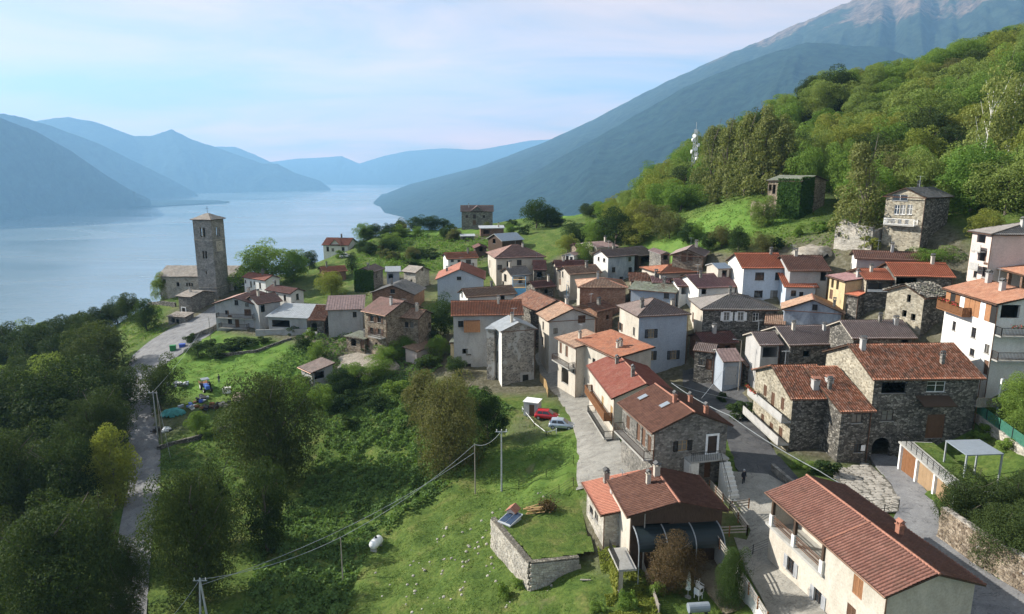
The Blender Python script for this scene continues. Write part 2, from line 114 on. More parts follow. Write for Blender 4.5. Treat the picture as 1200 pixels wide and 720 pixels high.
('arched_stone_house','big dark stone house with arched entrance,wide mossy orange roof and lit gable',41.61,75.3,-34.86,10.5,13.37,12.28,2.1,'gu',2.58,'stone_dark','tile_mix',[('F',2.46,-1.11,'o',3,1.4),('F',7.42,-1.02,'wd',2.2,1.3),('F',2.04,-4.52,'w',1.4,1.3),('F',1.7,-8.74,'a',2.2,3),('F',7.96,-5.93,'d',2.2,3.0),('F',9.79,-6.49,'o',1.6,1)],{'lwall': 'stone_yellow','canopy': True,'bal42': True}),
('white_house','tall white house with timber upper storey and flower balcony at the right edge',57.57,89.95,-29.3,13.03,11.04,10.0,-91.6,'gu',1.28,'plaster_white','tile_orange2',[('F',2.4,-4.43,'w',0.7,1.2),('F',6.44,-4.34,'w',0.9,1.3),('F',6.65,-6.83,'w',0.9,0.9),('F',9.27,-5.67,'w',0.9,1.1),('F',9.54,-7.95,'d',0.9,1.8),('R',1.5,-0.83,'o',2.2,1.6)],{'balc': [('F',0.0,0.55,2.4)],'timber': True,'rbalc': True}),
('apartment_house','three-storey pale pink apartment house with stacked balconies at the right edge',69.98,104.92,-20.05,10.0,5.57,14.0,-92.2,'hip',1.63,'plaster_pink','tile_grey',[('F',0.76,-2.56,'w',0.6,0.7),('F',2.98,-3.31,'o',2,1.6),('F',2.23,-0.84,'o',2,1.2),('F',1.95,-6.05,'w',0.8,1.4),('F',4.02,-5.6,'w',1,1.5),('F',4.02,-3.53,'d',1,2)],{'lwall': 'plaster_white','stackbalc': True}),
('open_porch','open tiled porch on brick pillars between the white timber house and the apartment house',71.79,101.06,-21.39,6.31,10.7,7.0,-97.3,'s',0.98,'open','tile_orange2',[],{}),
('stone_chalet','tall stone chalet with triangular attic glazing and pale balcony at the forest edge',64.18,119.73,-15.52,10.09,7.4,9.0,-58.0,'gv',1.55,'stone_dark','slab_dark',[('F',2.38,-0.11,'t',2.6,1),('F',2.07,-2.15,'ww',0.9,1.6),('F',3.08,-2.1,'ww',0.9,1.6),('F',4.22,-2.03,'ww',0.9,1.6),('F',1.63,-4.15,'w',0.6,0.8),('F',2.8,-4.07,'w',0.6,0.8),('F',3.95,-4.06,'w',0.6,0.8)],{'balc': [('F',0.1,0.9,4.6)],'fwall': 'stone_yellow'}),
('ivy_ruin','large roofless stone ruin with ivy covered wall on the upper meadow',56.13,153.72,-12.12,8.6,9.0,10.0,-56.0,'gu',1.16,'stone_brown','slab_green',[('F',0.55,-1.49,'o',0.8,1.4),('F',1.56,-1.81,'o',0.8,2),('R',4.81,-3.91,'o',0.9,1.4)],{'ivy': 'F2'}),
('ruined_house','roofless stone walls with pale lit front below the ivy ruin and the stone chalet',58.51,125.28,-16.04,5.35,8.0,7.0,-58.0,'flatruin',0.1,'stone_pale','slab_green',[('F',0.96,-1.78,'o',0.7,0.9)],{}),
('long_roofed_house','white gabled house with very long orange-brown tiled roof at the upper right',57.72,114.24,-21.95,6.4,13.15,5.11,-15.9,'gu',1.07,'plaster_grey','tile_brown2',[('L',0.55,-2.18,'o',0.8,1.8),('F',9.17,-0.77,'o',1,1)],{'lwall': 'plaster_white'}),
('orange_roofed_house','low house with smooth bright orange roof directly below the long brown roof',59.46,104.9,-22.68,5.6,8.99,8.0,-7.8,'gu',1.68,'stone_dark','tile_orange3',[('F',1.65,-0.9,'o',3,1.4)],{}),
('loggia_house','stone house with orange roof,lit narrow gable and wide top-floor loggia window',55.55,106.04,-24.71,6.9,4.62,7.87,-5.0,'gu',1.17,'stone_dark','tile_orange3',[('L',4.29,-2.89,'w',0.6,0.8),('L',3.57,-5.33,'w',0.7,1.5),('L',2.17,-0.58,'o',2.4,1.5),('F',1.9,-1.07,'wl',3.2170363887857474,1.1),('F',1.18,-5.22,'w',1.2,1.5)],{'lwall': 'stone_yellow'}),
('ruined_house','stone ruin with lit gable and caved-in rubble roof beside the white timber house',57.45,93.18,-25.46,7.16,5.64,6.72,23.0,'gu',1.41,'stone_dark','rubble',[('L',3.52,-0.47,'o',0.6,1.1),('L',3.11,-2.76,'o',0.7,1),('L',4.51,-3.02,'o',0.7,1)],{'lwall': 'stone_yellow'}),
('brown_roofed_house','house with wide plain brown roof and projecting verge left of centre right',41.17,98.19,-33.59,7.2,10.11,9.33,5.6,'gu',1.82,'stone_dark','tile_brown3',[('F',2.66,-1.46,'o',1,1)],{'lwall': 'stone_grey'}),
('brown_roofed_house','house with wide brown roof directly behind the mossy orange roof',47.22,91.85,-31.61,7.92,9.12,7.84,0.9,'gu',1.65,'stone_dark','tile_brown3',[('F',7.22,-0.73,'o',1,1)],{}),
('grey_house','grey house with small brown roof over an open top loggia and side window',37.08,98.94,-34.77,8.2,3.68,6.5,3.8,'gu',1.24,'plaster_grey2','tile_brown3',[('F',1.49,-1.19,'o',2.2841132470150023,1.6),('L',2.61,-4.33,'ww',0.8,1.4),('L',2.21,-7.67,'w',0.8,1)],{}),
('garage','blue-grey outbuilding with sheet roof in the shaded yard',32.75,102.08,-35.64,5.6,3.5,6.0,7.7,'gu',1.26,'plaster_blue','metal_brown',[('F',1.4,-2.38,'g',2.1025814575766275,3)],{}),
('hipped_roof_house','dark stone house under a very large grey pyramid roof in the village middle',31.92,112.79,-32.66,8.6,13.37,9.29,-0.9,'hipu',1.95,'stone_dark','tile_grey',[('F',4.08,-1.19,'sw',1,1.5),('F',6.45,-1.18,'sw',1,1.5),('F',8.99,-1.32,'ww',1,1.5),('L',2.05,-2.78,'d',1,1.8),('L',4.47,-5.33,'d',1,1.8)],{'lwall': 'plaster_cream'}),
('blue_gabled_house','low house with wide blue-grey stained gable and light tan tiles',44.05,109.08,-29.97,6.7,9.35,5.85,-20.3,'gv',1.92,'plaster_bluestain','tile_tan',[('F',4.51,0.7,'w',0.8,1)],{}),
('low_hut','little hut with bright pinkish tiles squeezed below the blue gabled house',41.28,108.84,-31.05,5.48,3.32,5.0,-21.4,'s',0.7,'stone_dark','tile_tan',[],{}),
('tall_house','tall light blue house with white gable side,bright orange roof and dark square windows',40.55,119.13,-25.56,7.6,8.09,9.79,0.0,'gu',2.06,'plaster_blue2','tile_orange3',[('F',2.91,-1.44,'wd2',1.6,1.4),('F',6.05,-1.44,'wd2',0.8,1.4),('F',2.92,-4.66,'wd2',1.5,1.3),('F',5.69,-4.68,'wd2',1.3,1.4)],{'lwall': 'plaster_white'}),
('brown_roofed_house','barn-like house with long brown roof right behind the light blue house',47.3,115.58,-25.78,7.92,7.24,10.0,-3.8,'gu',1.98,'plaster_grey','tile_brown2',[('F',5.63,-0.89,'o',1,1.6)],{}),
('orange_annex','light blue annex with orange roof attached to the tall light blue house',46.54,114.94,-26.27,5.72,5.76,6.0,-5.8,'s',2.04,'plaster_blue2','tile_orange3',[('F',1.32,-1.1,'w',0.9,1),('F',2.6,-1.23,'w',0.7,0.8)],{}),
('yellow_house','yellow plastered house with boarded openings and dark purple roof',52.83,113.5,-26.1,7.76,5.98,9.0,-87.0,'s',1.26,'plaster_yellow','tile_purple',[('F',1.02,-0.99,'o',0.8,1.6),('F',2.63,-0.99,'o',0.8,1.6),('F',0.92,-2.89,'d',1,1.6)],{}),
('tall_narrow_house','tall narrow rubble house with pale grey metal roof above the parked cars',-2.08,113.93,-38.67,10.5,6.87,5.95,17.4,'gv',1.44,'stone_rubble','metal_pale',[('F',4.38,-9.13,'dw2',1.1,2.4),('L',2.44,-2.03,'w',0.7,1.6),('L',2.39,-5.25,'w',0.8,2),('L',1.78,-9.08,'w',0.8,1.6)],{'lwall': 'plaster_white'}),
('narrow_annex','slender flat-topped annex attached left of the tall narrow house',-4.81,116.81,-38.5,10.2,1.92,4.0,-19.2,'flat',0.1,'stone_rubble','metal_pale',[],{'lwall': 'plaster_white'}),
('orange_roofed_house','tall grey house with long orange roof and boarded bay behind the narrow rubble house',-11.22,122.18,-38.16,10.9,13.47,9.0,4.6,'gu',1.89,'plaster_grey','tile_orange',[('F',2.07,-6.82,'o',1,1),('F',2.7,-7.0,'w',1,1.2),('F',2.66,-9.82,'w',1,1.2),('F',1.35,-1.59,'w',1,1.2)],{'bay': (3.85,-1.95)}),
('annex','yellowish windowless annex with mossy flat roof below the tall grey house',-11.97,125.32,-37.7,4.6,3.03,5.0,-6.0,'flat',0.1,'plaster_yellow','slab_green',[],{}),
('brown_roofed_house','house with tan-brown roof and white gable above the long orange roof',-9.42,138.26,-35.04,8.1,11.42,6.34,21.9,'gu',1.33,'plaster_white','tile_tan2',[('F',7.75,-0.56,'o',1,1),('L',1.61,-0.19,'o',1,1.2)],{}),
('hut','tiny pinkish hut with brown lean-to roof and two doors in the garden slope',-18.14,125.67,-38.24,3.2,6.21,3.6,59.4,'s',0.5,'plaster_pink','tile_tan2',[('F',2.02,-1.86,'d',0.9,1.4),('F',4.71,-1.84,'d',0.9,1.5)],{}),
('hut','low shed with plain brown roof and open front on the edge of the meadow',-40.18,123.04,-41.98,4.69,5.3,5.0,-47.2,'s',1.01,'plaster_grey','tile_brown',[('R',1.4,-0.78,'o',2,1.4)],{}),
('cellar_house','low stone cellar block with dark arch under creepers below the shuttered stone house',-34.07,133.53,-37.8,3.86,5.6,5.0,-29.3,'flat',0.1,'stone_brown','slab_green',[('F',1.83,-1.05,'a',1.4,1.6),('F',4.1,-1.15,'d',0.9,1.8)],{}),
('dark_roofed_house','low shaded house with dark red roof in front of the big grey hipped roof',31.37,108.39,-34.72,5.72,6.47,6.0,12.2,'gu',1.26,'brick','tile_darkred',[('F',2.01,-1.21,'o',1,1.4),('F',4.19,-1.19,'o',1,1.4)],{}),
('bell_tower','tall square stone bell tower with double arched openings and clock beside the church',-84.56,180.0,-38.5,24.3,6.3,6.3,-12,'hipu',1.5,'stone_tower','slab',[('F',2.28,-3.3,'o',0.62,2.5),('F',3.12,-3.3,'o',0.62,2.5),('R',2.28,-3.3,'o',0.62,2.5),('R',3.12,-3.3,'o',0.62,2.5),('L',2.28,-3.3,'o',0.62,2.5),('L',3.12,-3.3,'o',0.62,2.5),('B',2.28,-3.3,'o',0.62,2.5),('B',3.12,-3.3,'o',0.62,2.5),('F',2.3,-9.2,'o',0.6,2.0),('F',3.1,-9.2,'o',0.6,2.0),('F',2.7,-14,'o',0.3,0.9)],{'tower': 1})]
TREES=[
('slope','large dark round tree in the middle of the green slope,biggest right of the road',None,[(-35.3,94.1,16.7,11.7)]),
('slope','slender tree with bare lower trunk in front of the largest slope tree',None,[(-30.5,77.2,12.0,5.5)]),
('slope','tall dark shaggy tree between the road and the utility pole at the lower left',None,[(-35.9,69.6,15.3,8.2)]),
('slope','olive green tree touching the back of the tall shaggy tree at the lower left',None,[(-38.0,79.3,11.1,5.2)]),
('broadY','yellowish topped tree overhanging the dark road on the left',None,[(-56.7,90.0,11.4,6.4)]),
('slope','big pale green lit tree crown at the bottom left corner',None,[(-49.2,66.4,14.9,11.1)]),
('slope','round grey-green tree alone on the verge left of the road bend',None,[(-88.2,140.8,12.3,11.0)]),
('slope','round tree on the inner side of the road bend beside the scrap yard',None,[(-63.2,116.8,9.0,6.8)]),
('broad','low dark tree left of the road directly below the grey-green verge tree',None,[(-73.5,121.2,8.0,7.0)]),
('broad','dense dark tree left of the road in deep shade,tallest of the shaded trees',None,[(-75.5,112.1,14.3,14.2)]),
('broad','dark wide tree at the left border above the shaded hollow',None,[(-90.2,117.0,16.4,15.7)]),
('broad','dark tree between the two widest shaded trees on the left',None,[(-81.4,113.2,15.7,10.6)]),
('broad','smaller dark tree above the yellowish tree left of the road',None,[(-66.2,102.3,11.5,9.1)]),
('broad','black-green tree in the shaded hollow at the left border',None,[(-71.3,89.8,14.4,12.3)]),
('broad','shaded tree in the hollow beside the yellowish tree',None,[(-61.7,87.7,12.7,8.4)]),
('slope','low tree hanging over the shaded lower road,upper of two',None,[(-51.6,77.2,8.7,4.7)]),
('slope','low tree hanging over the shaded lower road at the bottom edge',None,[(-42.4,66.5,9.9,4.3)]),
('broad','hazy green tree in the row between the lake and the shaded hollow','row of trees above the lake',[(-136.8,179.0,10.0,9.7),(-124.9,170.4,10.0,8.8),(-123.0,175.0,10.0,8.5),(-114.3,170.3,10.0,8.7),(-108.1,167.3,10.0,6.4),(-117.5,162.8,10.0,9.2),(-123.0,162.9,10.0,9.7),(-107.0,156.6,10.0,8.1)]),
('broad','rounded tree in the clump on the lake side left of the church','clump of trees left of the church',[(-110.5,180.0,7.0,6.9),(-107.9,182.0,7.0,6.5),(-101.8,177.8,7.0,5.9),(-112.7,180.0,7.0,6.4)]),
('broadL','thin pale tree at the left corner of the church',None,[(-97.7,187.0,7.5,4.8)]),
('broadD','dark shaggy tree below the church wall above the road verge',None,[(-91.0,165.3,7.8,5.5)]),
('broadG','large bright green round tree behind the white houses right of the church',None,[(-68.5,187.6,11.0,15.2)]),
('broadG','second dark green round tree right of the large bright one behind the church',None,[(-60.8,188.2,8.2,8.6)]),
('broadD','dark conical tree near the isolated white villa',None,[(-60.7,202.2,5.6,4.6)]),
('broadG','small round tree in front of the isolated white villa',None,[(-52.9,210.0,2.9,3.2)]),
('cypress','dark clipped oval cypress below the isolated white villa',None,[(-44.8,189.4,5.8,3.1)]),
('broadY','yellow-green bushy tree in front of the orange-roofed cottage',None,[(-45.2,167.5,6.2,6.4)]),
('broadD','dark tree on the ridge right of the hilltop farmhouse',None,[(8.0,229.3,9.3,10.3)]),
('broadD','darker tree adjoining the ridge tree right of the hilltop farmhouse',None,[(13.2,229.5,6.2,7.4)]),
('bushY','large olive brown bushy tree in the middle of the slope left of the parked cars',None,[(-8.5,90.1,13.2,9.2)]),
('bushY','olive bush joined to the left side of the big slope bush',None,[(-14.3,104.8,9.3,7.0)]),
('broadD','dark green part of the thicket beside the big slope bush',None,[(-3.5,95.1,8.2,4.3)]),
('bushR','reddish brown leafed tree in the patio garden',None,[(14.6,55.7,4.8,4.7)]),
('broadD','upright green conifer bush beside the wooden railing of the driveway',None,[(18.8,52.2,5.6,2.5)]),
('broad','dense green bush above the roadside wall,leftmost of three',None,[(42.0,57.5,5.9,5.2)]),
('broad','dense green bush above the roadside wall,nearest and lowest of three',None,[(41.5,51.9,5.3,5.2)]),
('broad','dense green bush above the roadside wall,rightmost of three',None,[(45.1,55.7,5.6,4.6)]),
('broadG','round-topped small tree on a thin trunk in the garden under the white house',None,[(57.5,73.5,5.7,5.3)]),
('broadD','low garden shrub below the yellow stone gable',None,[(35.2,71.6,2.1,2.9)]),
('broadD','garden shrub in the shaded yard above the outside stair',None,[(32.4,90.0,2.5,4.3)]),
('broadL','small thin-leaved tree alone on the bright meadow by the ruin',None,[(54.1,148.3,6.6,5.5)]),
('broadD','bright green bush in front of the stone chalet',None,[(68.3,115.9,2.9,3.5)]),
('broadY','yellowish bush at the foot of the ruin walls',None,[(63.1,119.8,2.7,3.6)]),
('broadG','wide light green shrub right of the stone chalet',None,[(69.8,112.1,3.4,7.0)]),
('broadY','yellow leafed tree above the apartment house',None,[(76.8,110.6,4.7,4.7)]),
('broadG','round yellow-green tree among the village edge houses',None,[(18.4,171.9,6.3,4.8)]),
('broadD','small shrub under the long brown roof beside the brick wall',None,[(20.2,136.1,2.8,2.8)]),
('broadD','dark thicket between the blue-grey gabled house and the stone pair',None,[(-14.2,138.4,7.3,7.8)]),
('larch','leftmost tall feathery tree in the row behind the meadow','row of feathery trees behind the meadow',[(55.8,194.4,19.1,10.6)]),
('larch','second tall feathery tree in the row behind the meadow','row of feathery trees behind the meadow',[(56.8,182.5,18.8,10.8)]),
('larch','middle tall feathery tree in the row behind the meadow','row of feathery trees behind the meadow',[(59.0,175.7,19.3,10.4)]),
('larch','fourth tall feathery tree in the row behind the meadow','row of feathery trees behind the meadow',[(62.0,171.4,20.0,10.6)]),
('larch','rightmost tall feathery tree in the row behind the meadow','row of feathery trees behind the meadow',[(65.3,169.2,17.3,9.6)]),
('larch','tall pale feathery tree between the ivy ruin and the stone chalet',None,[(62.5,123.7,16.6,8.7)]),
('birch','birch with visible white trunk on the right hillside,left of the two',None,[(93.6,138.1,21.1,9.5)]),
('birch','birch with visible white trunk on the right hillside,right of the two',None,[(98.8,139.1,19.9,7.9)]),
('broadD','dark green tree in the mixed thicket between the village and the meadow','thicket between village and meadow,D',[(27.2,178.1,9.8,8.9),(17.9,190.5,5.5,8.1),(40.8,157.9,4.5,4.8)]),
('broadY','yellowish tree in the mixed thicket between the village and the meadow,third from the left','thicket between village and meadow,Y',[(31.9,175.8,7.2,8.4)]),
('bushY','brownish tree in the mixed thicket between the village and the meadow,first from the left','thicket between village and meadow,Y',[(36.7,178.2,7.0,8.0)]),
('bushY','brownish tree in the mixed thicket between the village and the meadow,second from the left','thicket between village and meadow,Y',[(38.7,167.2,6.2,7.1)]),
('broadG','bright green tree in the mixed thicket between the village and the meadow','thicket between village and meadow,G',[(23.0,183.6,6.9,7.4)]),
('broadY','yellowish tree in the mixed thicket between the village and the meadow,second from the left','thicket between village and meadow,Y',[(33.0,188.9,7.5,7.1)]),
('broadY','yellowish tree in the mixed thicket between the village and the meadow,first from the left','thicket between village and meadow,Y',[(15.0,184.1,4.8,5.5)]),
('broadD','shrub on the bright meadow,fifth from the left','shrubs scattered on the bright meadow',[(45.4,136.4,4.8,4.5)]),
('bushY','shrub on the bright meadow,fourth from the left','shrubs scattered on the bright meadow',[(43.9,142.8,4.6,4.7)]),
('broadD','shrub on the bright meadow,second from the left','shrubs scattered on the bright meadow',[(41.4,143.2,4.1,3.6)]),
('bushY','shrub on the bright meadow,sixth from the left','shrubs scattered on the bright meadow',[(48.8,132.5,3.7,3.7)]),
('broadD','shrub on the bright meadow,seventh from the left','shrubs scattered on the bright meadow',[(51.9,132.4,2.7,2.7)]),
('broadG','shrub on the bright meadow,first from the left','shrubs scattered on the bright meadow',[(42.2,156.8,3.9,3.5)]),
('bushY','shrub on the bright meadow,third from the left','shrubs scattered on the bright meadow',[(52.2,177.2,2.6,3.1)]),
('broadG','shrub on the bright meadow,ninth from the left','shrubs scattered on the bright meadow',[(60.4,133.6,2.6,3.7)]),
('broadG','shrub on the bright meadow,eighth from the left','shrubs scattered on the bright meadow',[(56.8,135.7,2.4,2.0)]),
('broadD','dark garden bush in the shaded yard by the street,third from the left','bushes in the shaded yard',[(34.6,92.4,1.5,2.2)]),
('broadD','dark garden bush in the shaded yard by the street,second from the left','bushes in the shaded yard',[(32.5,94.0,1.3,2.0)]),
('broadD','dark garden bush in the shaded yard by the street,fourth from the left','bushes in the shaded yard',[(35.0,88.7,1.5,1.9)]),
('broadD','dark garden bush in the shaded yard by the street,first from the left','bushes in the shaded yard',[(31.8,98.7,1.6,1.8)]),
('broadD','low green bush on the terraced hillside left of the hilltop farmhouse','bushes on the terraced hillside',[(-25.1,202.9,2.6,5.4),(-0.8,198.5,2.8,4.4),(-47.2,212.1,2.2,2.9),(-47.1,214.8,3.5,4.1),(-0.2,201.1,2.3,4.7),(-27.9,197.3,2.7,3.7),(-38.5,226.8,3.6,3.0),(-22.2,223.4,3.4,3.4),(-28.8,201.7,2.8,2.9),(-41.4,225.0,3.6,5.9),(-23.3,197.8,1.9,4.3),(-38.8,229.9,3.1,3.9),(-27.4,189.0,2.8,5.2),(-21.7,241.0,2.8,3.2),(-43.9,209.7,3.5,5.0),(-38.5,212.6,3.6,5.2),(-47.0,235.0,4.4,5.3),(-42.9,237.0,3.6,4.7),(-39.1,241.0,4.4,5.4),(-34.5,245.0,4.9,6.1),(-30.0,248.0,5.5,6.8),(-25.1,251.0,4.1,5.6),(-49.5,233.0,3.8,4.7),(0.0,244.7,2.5,3.7),(3.3,217.6,3.0,4.3),(15.7,229.6,3.2,4.6),(-47.5,216.5,2.7,3.8)]),
('broadG','low green bush on the terraced hillside left of the hilltop farmhouse','bushes on the terraced hillside',[(-39.0,212.1,2.9,3.1),(-36.5,228.3,2.8,5.5),(-49.1,234.0,4.1,5.3),(-37.4,227.4,3.9,4.0),(-38.9,219.2,3.5,6.0),(-38.1,214.0,3.1,5.4),(-0.5,221.4,3.4,3.6),(-31.5,228.3,3.3,3.6),(-20.0,223.7,2.0,3.1),(-50.5,233.0,5.7,6.1),(-28.4,203.3,1.9,4.4),(-33.7,190.1,1.9,3.0)]),
('bushY','low green bush on the terraced hillside left of the hilltop farmhouse','bushes on the terraced hillside',[(-37.0,233.0,3.4,3.2),(-39.0,204.8,3.0,4.3),(-29.2,199.0,3.3,5.2),(-8.5,233.6,3.2,3.0),(-35.0,200.6,2.9,4.0),(-19.3,220.2,2.6,5.2),(-39.8,212.2,2.3,3.5),(-18.6,220.8,3.5,3.8)]),
('broadG','green bush in the overgrown slope below the stone houses','bushes in the overgrown slope',[(-33.6,115.0,4.1,5.2),(-28.7,122.1,3.6,5.4),(-24.9,122.9,3.7,5.5),(-24.1,127.7,3.8,5.0),(-21.1,130.5,3.5,4.7),(-39.0,121.6,3.0,3.8),(-14.1,127.8,4.4,4.0),(-38.6,117.3,4.2,4.6),(-20.6,116.2,2.9,3.7),(-39.0,131.8,3.2,3.4),(-8.8,136.4,2.5,3.2),(-42.8,141.3,2.2,2.9)]),
('broadD','green bush in the overgrown slope below the stone houses','bushes in the overgrown slope',[(-31.5,118.9,4.2,5.9),(-29.2,113.8,3.1,4.5),(-25.8,115.5,2.5,4.0),(-18.3,134.8,3.6,4.5),(-16.6,135.4,3.2,3.5),(-23.7,112.5,2.5,3.9),(-27.4,108.8,2.1,3.2),(-10.2,120.0,3.2,3.8),(-16.2,124.7,2.7,4.9),(-43.2,136.5,2.9,3.9),(-47.4,144.4,1.9,3.0),(-28.8,132.3,2.1,2.4)]),
('broadD','dark creeper-like bush along the meadow wall below the grey chalet,second from the left','bushes along the meadow wall',[(-65.7,137.7,3.3,3.9)]),
('broadD','dark creeper-like bush along the meadow wall below the grey chalet,fourth from the left','bushes along the meadow wall',[(-61.2,136.7,2.9,4.6)]),
('broadD','dark creeper-like bush along the meadow wall below the grey chalet,fifth from the left','bushes along the meadow wall',[(-59.4,139.2,2.6,4.3)]),
('broadD','dark creeper-like bush along the meadow wall below the grey chalet,sixth from the left','bushes along the meadow wall',[(-56.2,140.3,1.9,5.4)]),
('broadD','dark creeper-like bush along the meadow wall below the grey chalet,first from the left','bushes along the meadow wall',[(-71.9,147.4,2.0,3.0)]),
('broadD','dark creeper-like bush along the meadow wall below the grey chalet,seventh from the left','bushes along the meadow wall',[(-52.7,140.7,1.5,3.3)]),
('broadD','dark creeper-like bush along the meadow wall below the grey chalet,third from the left','bushes along the meadow wall',[(-64.8,141.2,2.3,2.9)]),
('broadG','small leafy weed clump on the near lawn,first from the left','weed clumps on the near lawn',[(-0.8,59.5,1.9,1.3)]),
('broadG','small leafy weed clump on the near lawn,second from the left','weed clumps on the near lawn',[(0.7,60.0,1.1,1.2)]),
('broadG','small leafy weed clump on the near lawn,third from the left','weed clumps on the near lawn',[(7.5,53.6,1.0,1.2)]),
('broadG','small leafy weed clump on the near lawn,fourth from the left','weed clumps on the near lawn',[(10.1,53.4,2.2,1.4)]),
('broadG','small leafy weed clump on the near lawn,sixth from the left','weed clumps on the near lawn',[(13.0,54.7,1.7,1.5)]),
('broadG','small leafy weed clump on the near lawn,fifth from the left','weed clumps on the near lawn',[(12.5,55.8,1.4,1.2)]),
('broadG','small young tree on the strip between the scrap yard and the low wall','young trees beside the scrap yard',[(-53.2,108.9,3.4,3.2),(-50.5,107.0,2.1,2.6),(-44.6,108.4,3.6,3.7),(-42.9,112.0,2.2,3.0)]),
('broadG','low garden bush below the white timber-topped house,fourth from the left','garden bushes below the white house',[(55.6,77.9,1.5,2.1)]),
('broadG','low garden bush below the white timber-topped house,sixth from the left','garden bushes below the white house',[(55.5,74.7,1.5,2.4)]),
('broadG','low garden bush below the white timber-topped house,seventh from the left','garden bushes below the white house',[(54.8,70.8,1.6,2.3)]),
('broadG','low garden bush below the white timber-topped house,fifth from the left','garden bushes below the white house',[(54.2,74.1,1.1,1.6)]),
('broadG','low garden bush below the white timber-topped house,second from the left','garden bushes below the white house',[(33.1,73.5,1.0,1.6)]),
('broadG','low garden bush below the white timber-topped house,third from the left','garden bushes below the white house',[(34.1,72.5,1.0,1.4)]),
('broadG','low garden bush below the white timber-topped house,first from the left','garden bushes below the white house',[(38.1,95.1,1.1,1.2)]),
('broad','deep green tree in the shaded wood on the slope below the road','trees of the shaded wood',[(-168.9,182.6,10.5,9.6),(-170.2,206.2,8.5,8.6),(-118.5,126.8,9.4,9.7),(-152.6,231.6,10.0,10.0),(-113.3,151.6,10.3,8.9),(-175.6,178.9,10.5,8.4),(-168.4,225.8,8.7,8.4),(-105.8,99.7,11.7,9.9),(-122.7,189.8,8.1,9.8),(-113.9,114.9,10.1,9.2),(-93.0,90.1,10.5,9.9),(-135.3,202.6,9.6,8.7),(-142.2,166.8,8.9,9.1),(-81.8,83.4,10.7,8.1),(-134.1,169.2,9.1,9.2),(-153.1,173.4,8.0,9.2),(-176.7,227.2,10.2,8.0),(-185.4,207.2,10.3,9.3),(-142.6,207.9,10.0,8.4),(-156.1,181.2,9.2,8.8),(-174.2,217.9,10.6,10.0),(-131.5,150.1,8.9,7.5),(-168.7,174.0,10.5,9.4),(-142.5,145.8,9.1,7.6),(-97.7,112.7,9.6,9.2),(-158.5,239.4,9.3,9.6),(-189.8,219.2,11.5,7.7),(-139.0,136.5,11.0,8.9),(-129.4,197.7,10.7,8.3),(-177.9,188.8,9.1,8.6),(-182.0,238.8,8.7,8.8),(-79.5,74.1,10.6,7.9),(-107.6,137.8,9.6,8.4),(-178.6,210.9,9.8,9.1),(-149.1,211.1,9.7,8.1),(-167.3,193.7,8.3,9.1),(-69.7,68.3,8.7,7.8),(-116.3,143.4,10.6,8.0),(-129.8,179.6,8.3,8.7),(-123.2,141.6,11.9,9.5),(-124.4,133.2,11.2,7.9),(-63.9,74.0,11.9,7.7),(-130.2,163.2,10.7,9.9),(-185.2,232.4,9.3,9.2),(-110.7,107.8,10.8,9.6),(-131.5,138.6,11.1,9.4),(-105.6,145.4,11.9,8.9),(-164.7,164.7,10.7,9.2),(-146.4,187.8,8.2,9.7),(-135.2,129.4,11.4,8.4),(-105.2,115.2,11.6,9.0),(-139.3,216.1,9.1,9.4),(-164.0,233.6,10.9,9.2),(-185.9,187.8,10.3,8.2),(-145.7,177.2,8.6,9.6),(-159.2,188.4,9.1,8.4),(-178.3,203.4,11.7,9.7),(-156.6,217.6,9.2,9.9),(-98.3,151.5,11.8,8.1),(-183.7,222.8,10.1,7.9),(-62.2,55.4,11.6,8.6),(-189.9,227.0,9.3,9.3)]),
('broadL','deep green tree in the shaded wood on the slope below the road','trees of the shaded wood',[(-96.8,129.2,8.6,7.6),(-156.0,209.3,8.6,10.0),(-118.1,136.3,9.6,8.7),(-150.6,153.8,9.1,7.5),(-166.8,213.6,8.8,8.9),(-94.5,100.3,8.6,9.8),(-158.6,224.6,9.5,8.4),(-67.0,61.4,11.2,8.4),(-138.4,157.1,8.9,9.8),(-122.6,154.1,10.0,9.5),(-162.2,198.9,11.6,9.0),(-121.4,218.1,8.8,8.9),(-187.7,199.3,8.9,7.7),(-153.2,193.8,10.8,9.9),(-104.9,128.5,9.1,9.7),(-155.2,202.1,9.7,9.4),(-145.9,199.5,9.2,9.8),(-71.3,78.1,8.9,9.5),(-173.8,236.8,8.1,9.3),(-100.2,121.0,8.7,9.9),(-156.2,164.2,8.8,9.7),(-127.8,124.7,8.6,9.3),(-180.8,196.4,9.8,9.8),(-96.3,136.3,11.7,9.5),(-125.6,225.0,11.5,7.8),(-101.2,106.6,11.9,9.8),(-172.7,198.6,11.6,9.4),(-138.3,191.4,9.4,7.7),(-184.3,180.6,10.6,8.8),(-144.4,223.2,11.3,9.7)]),
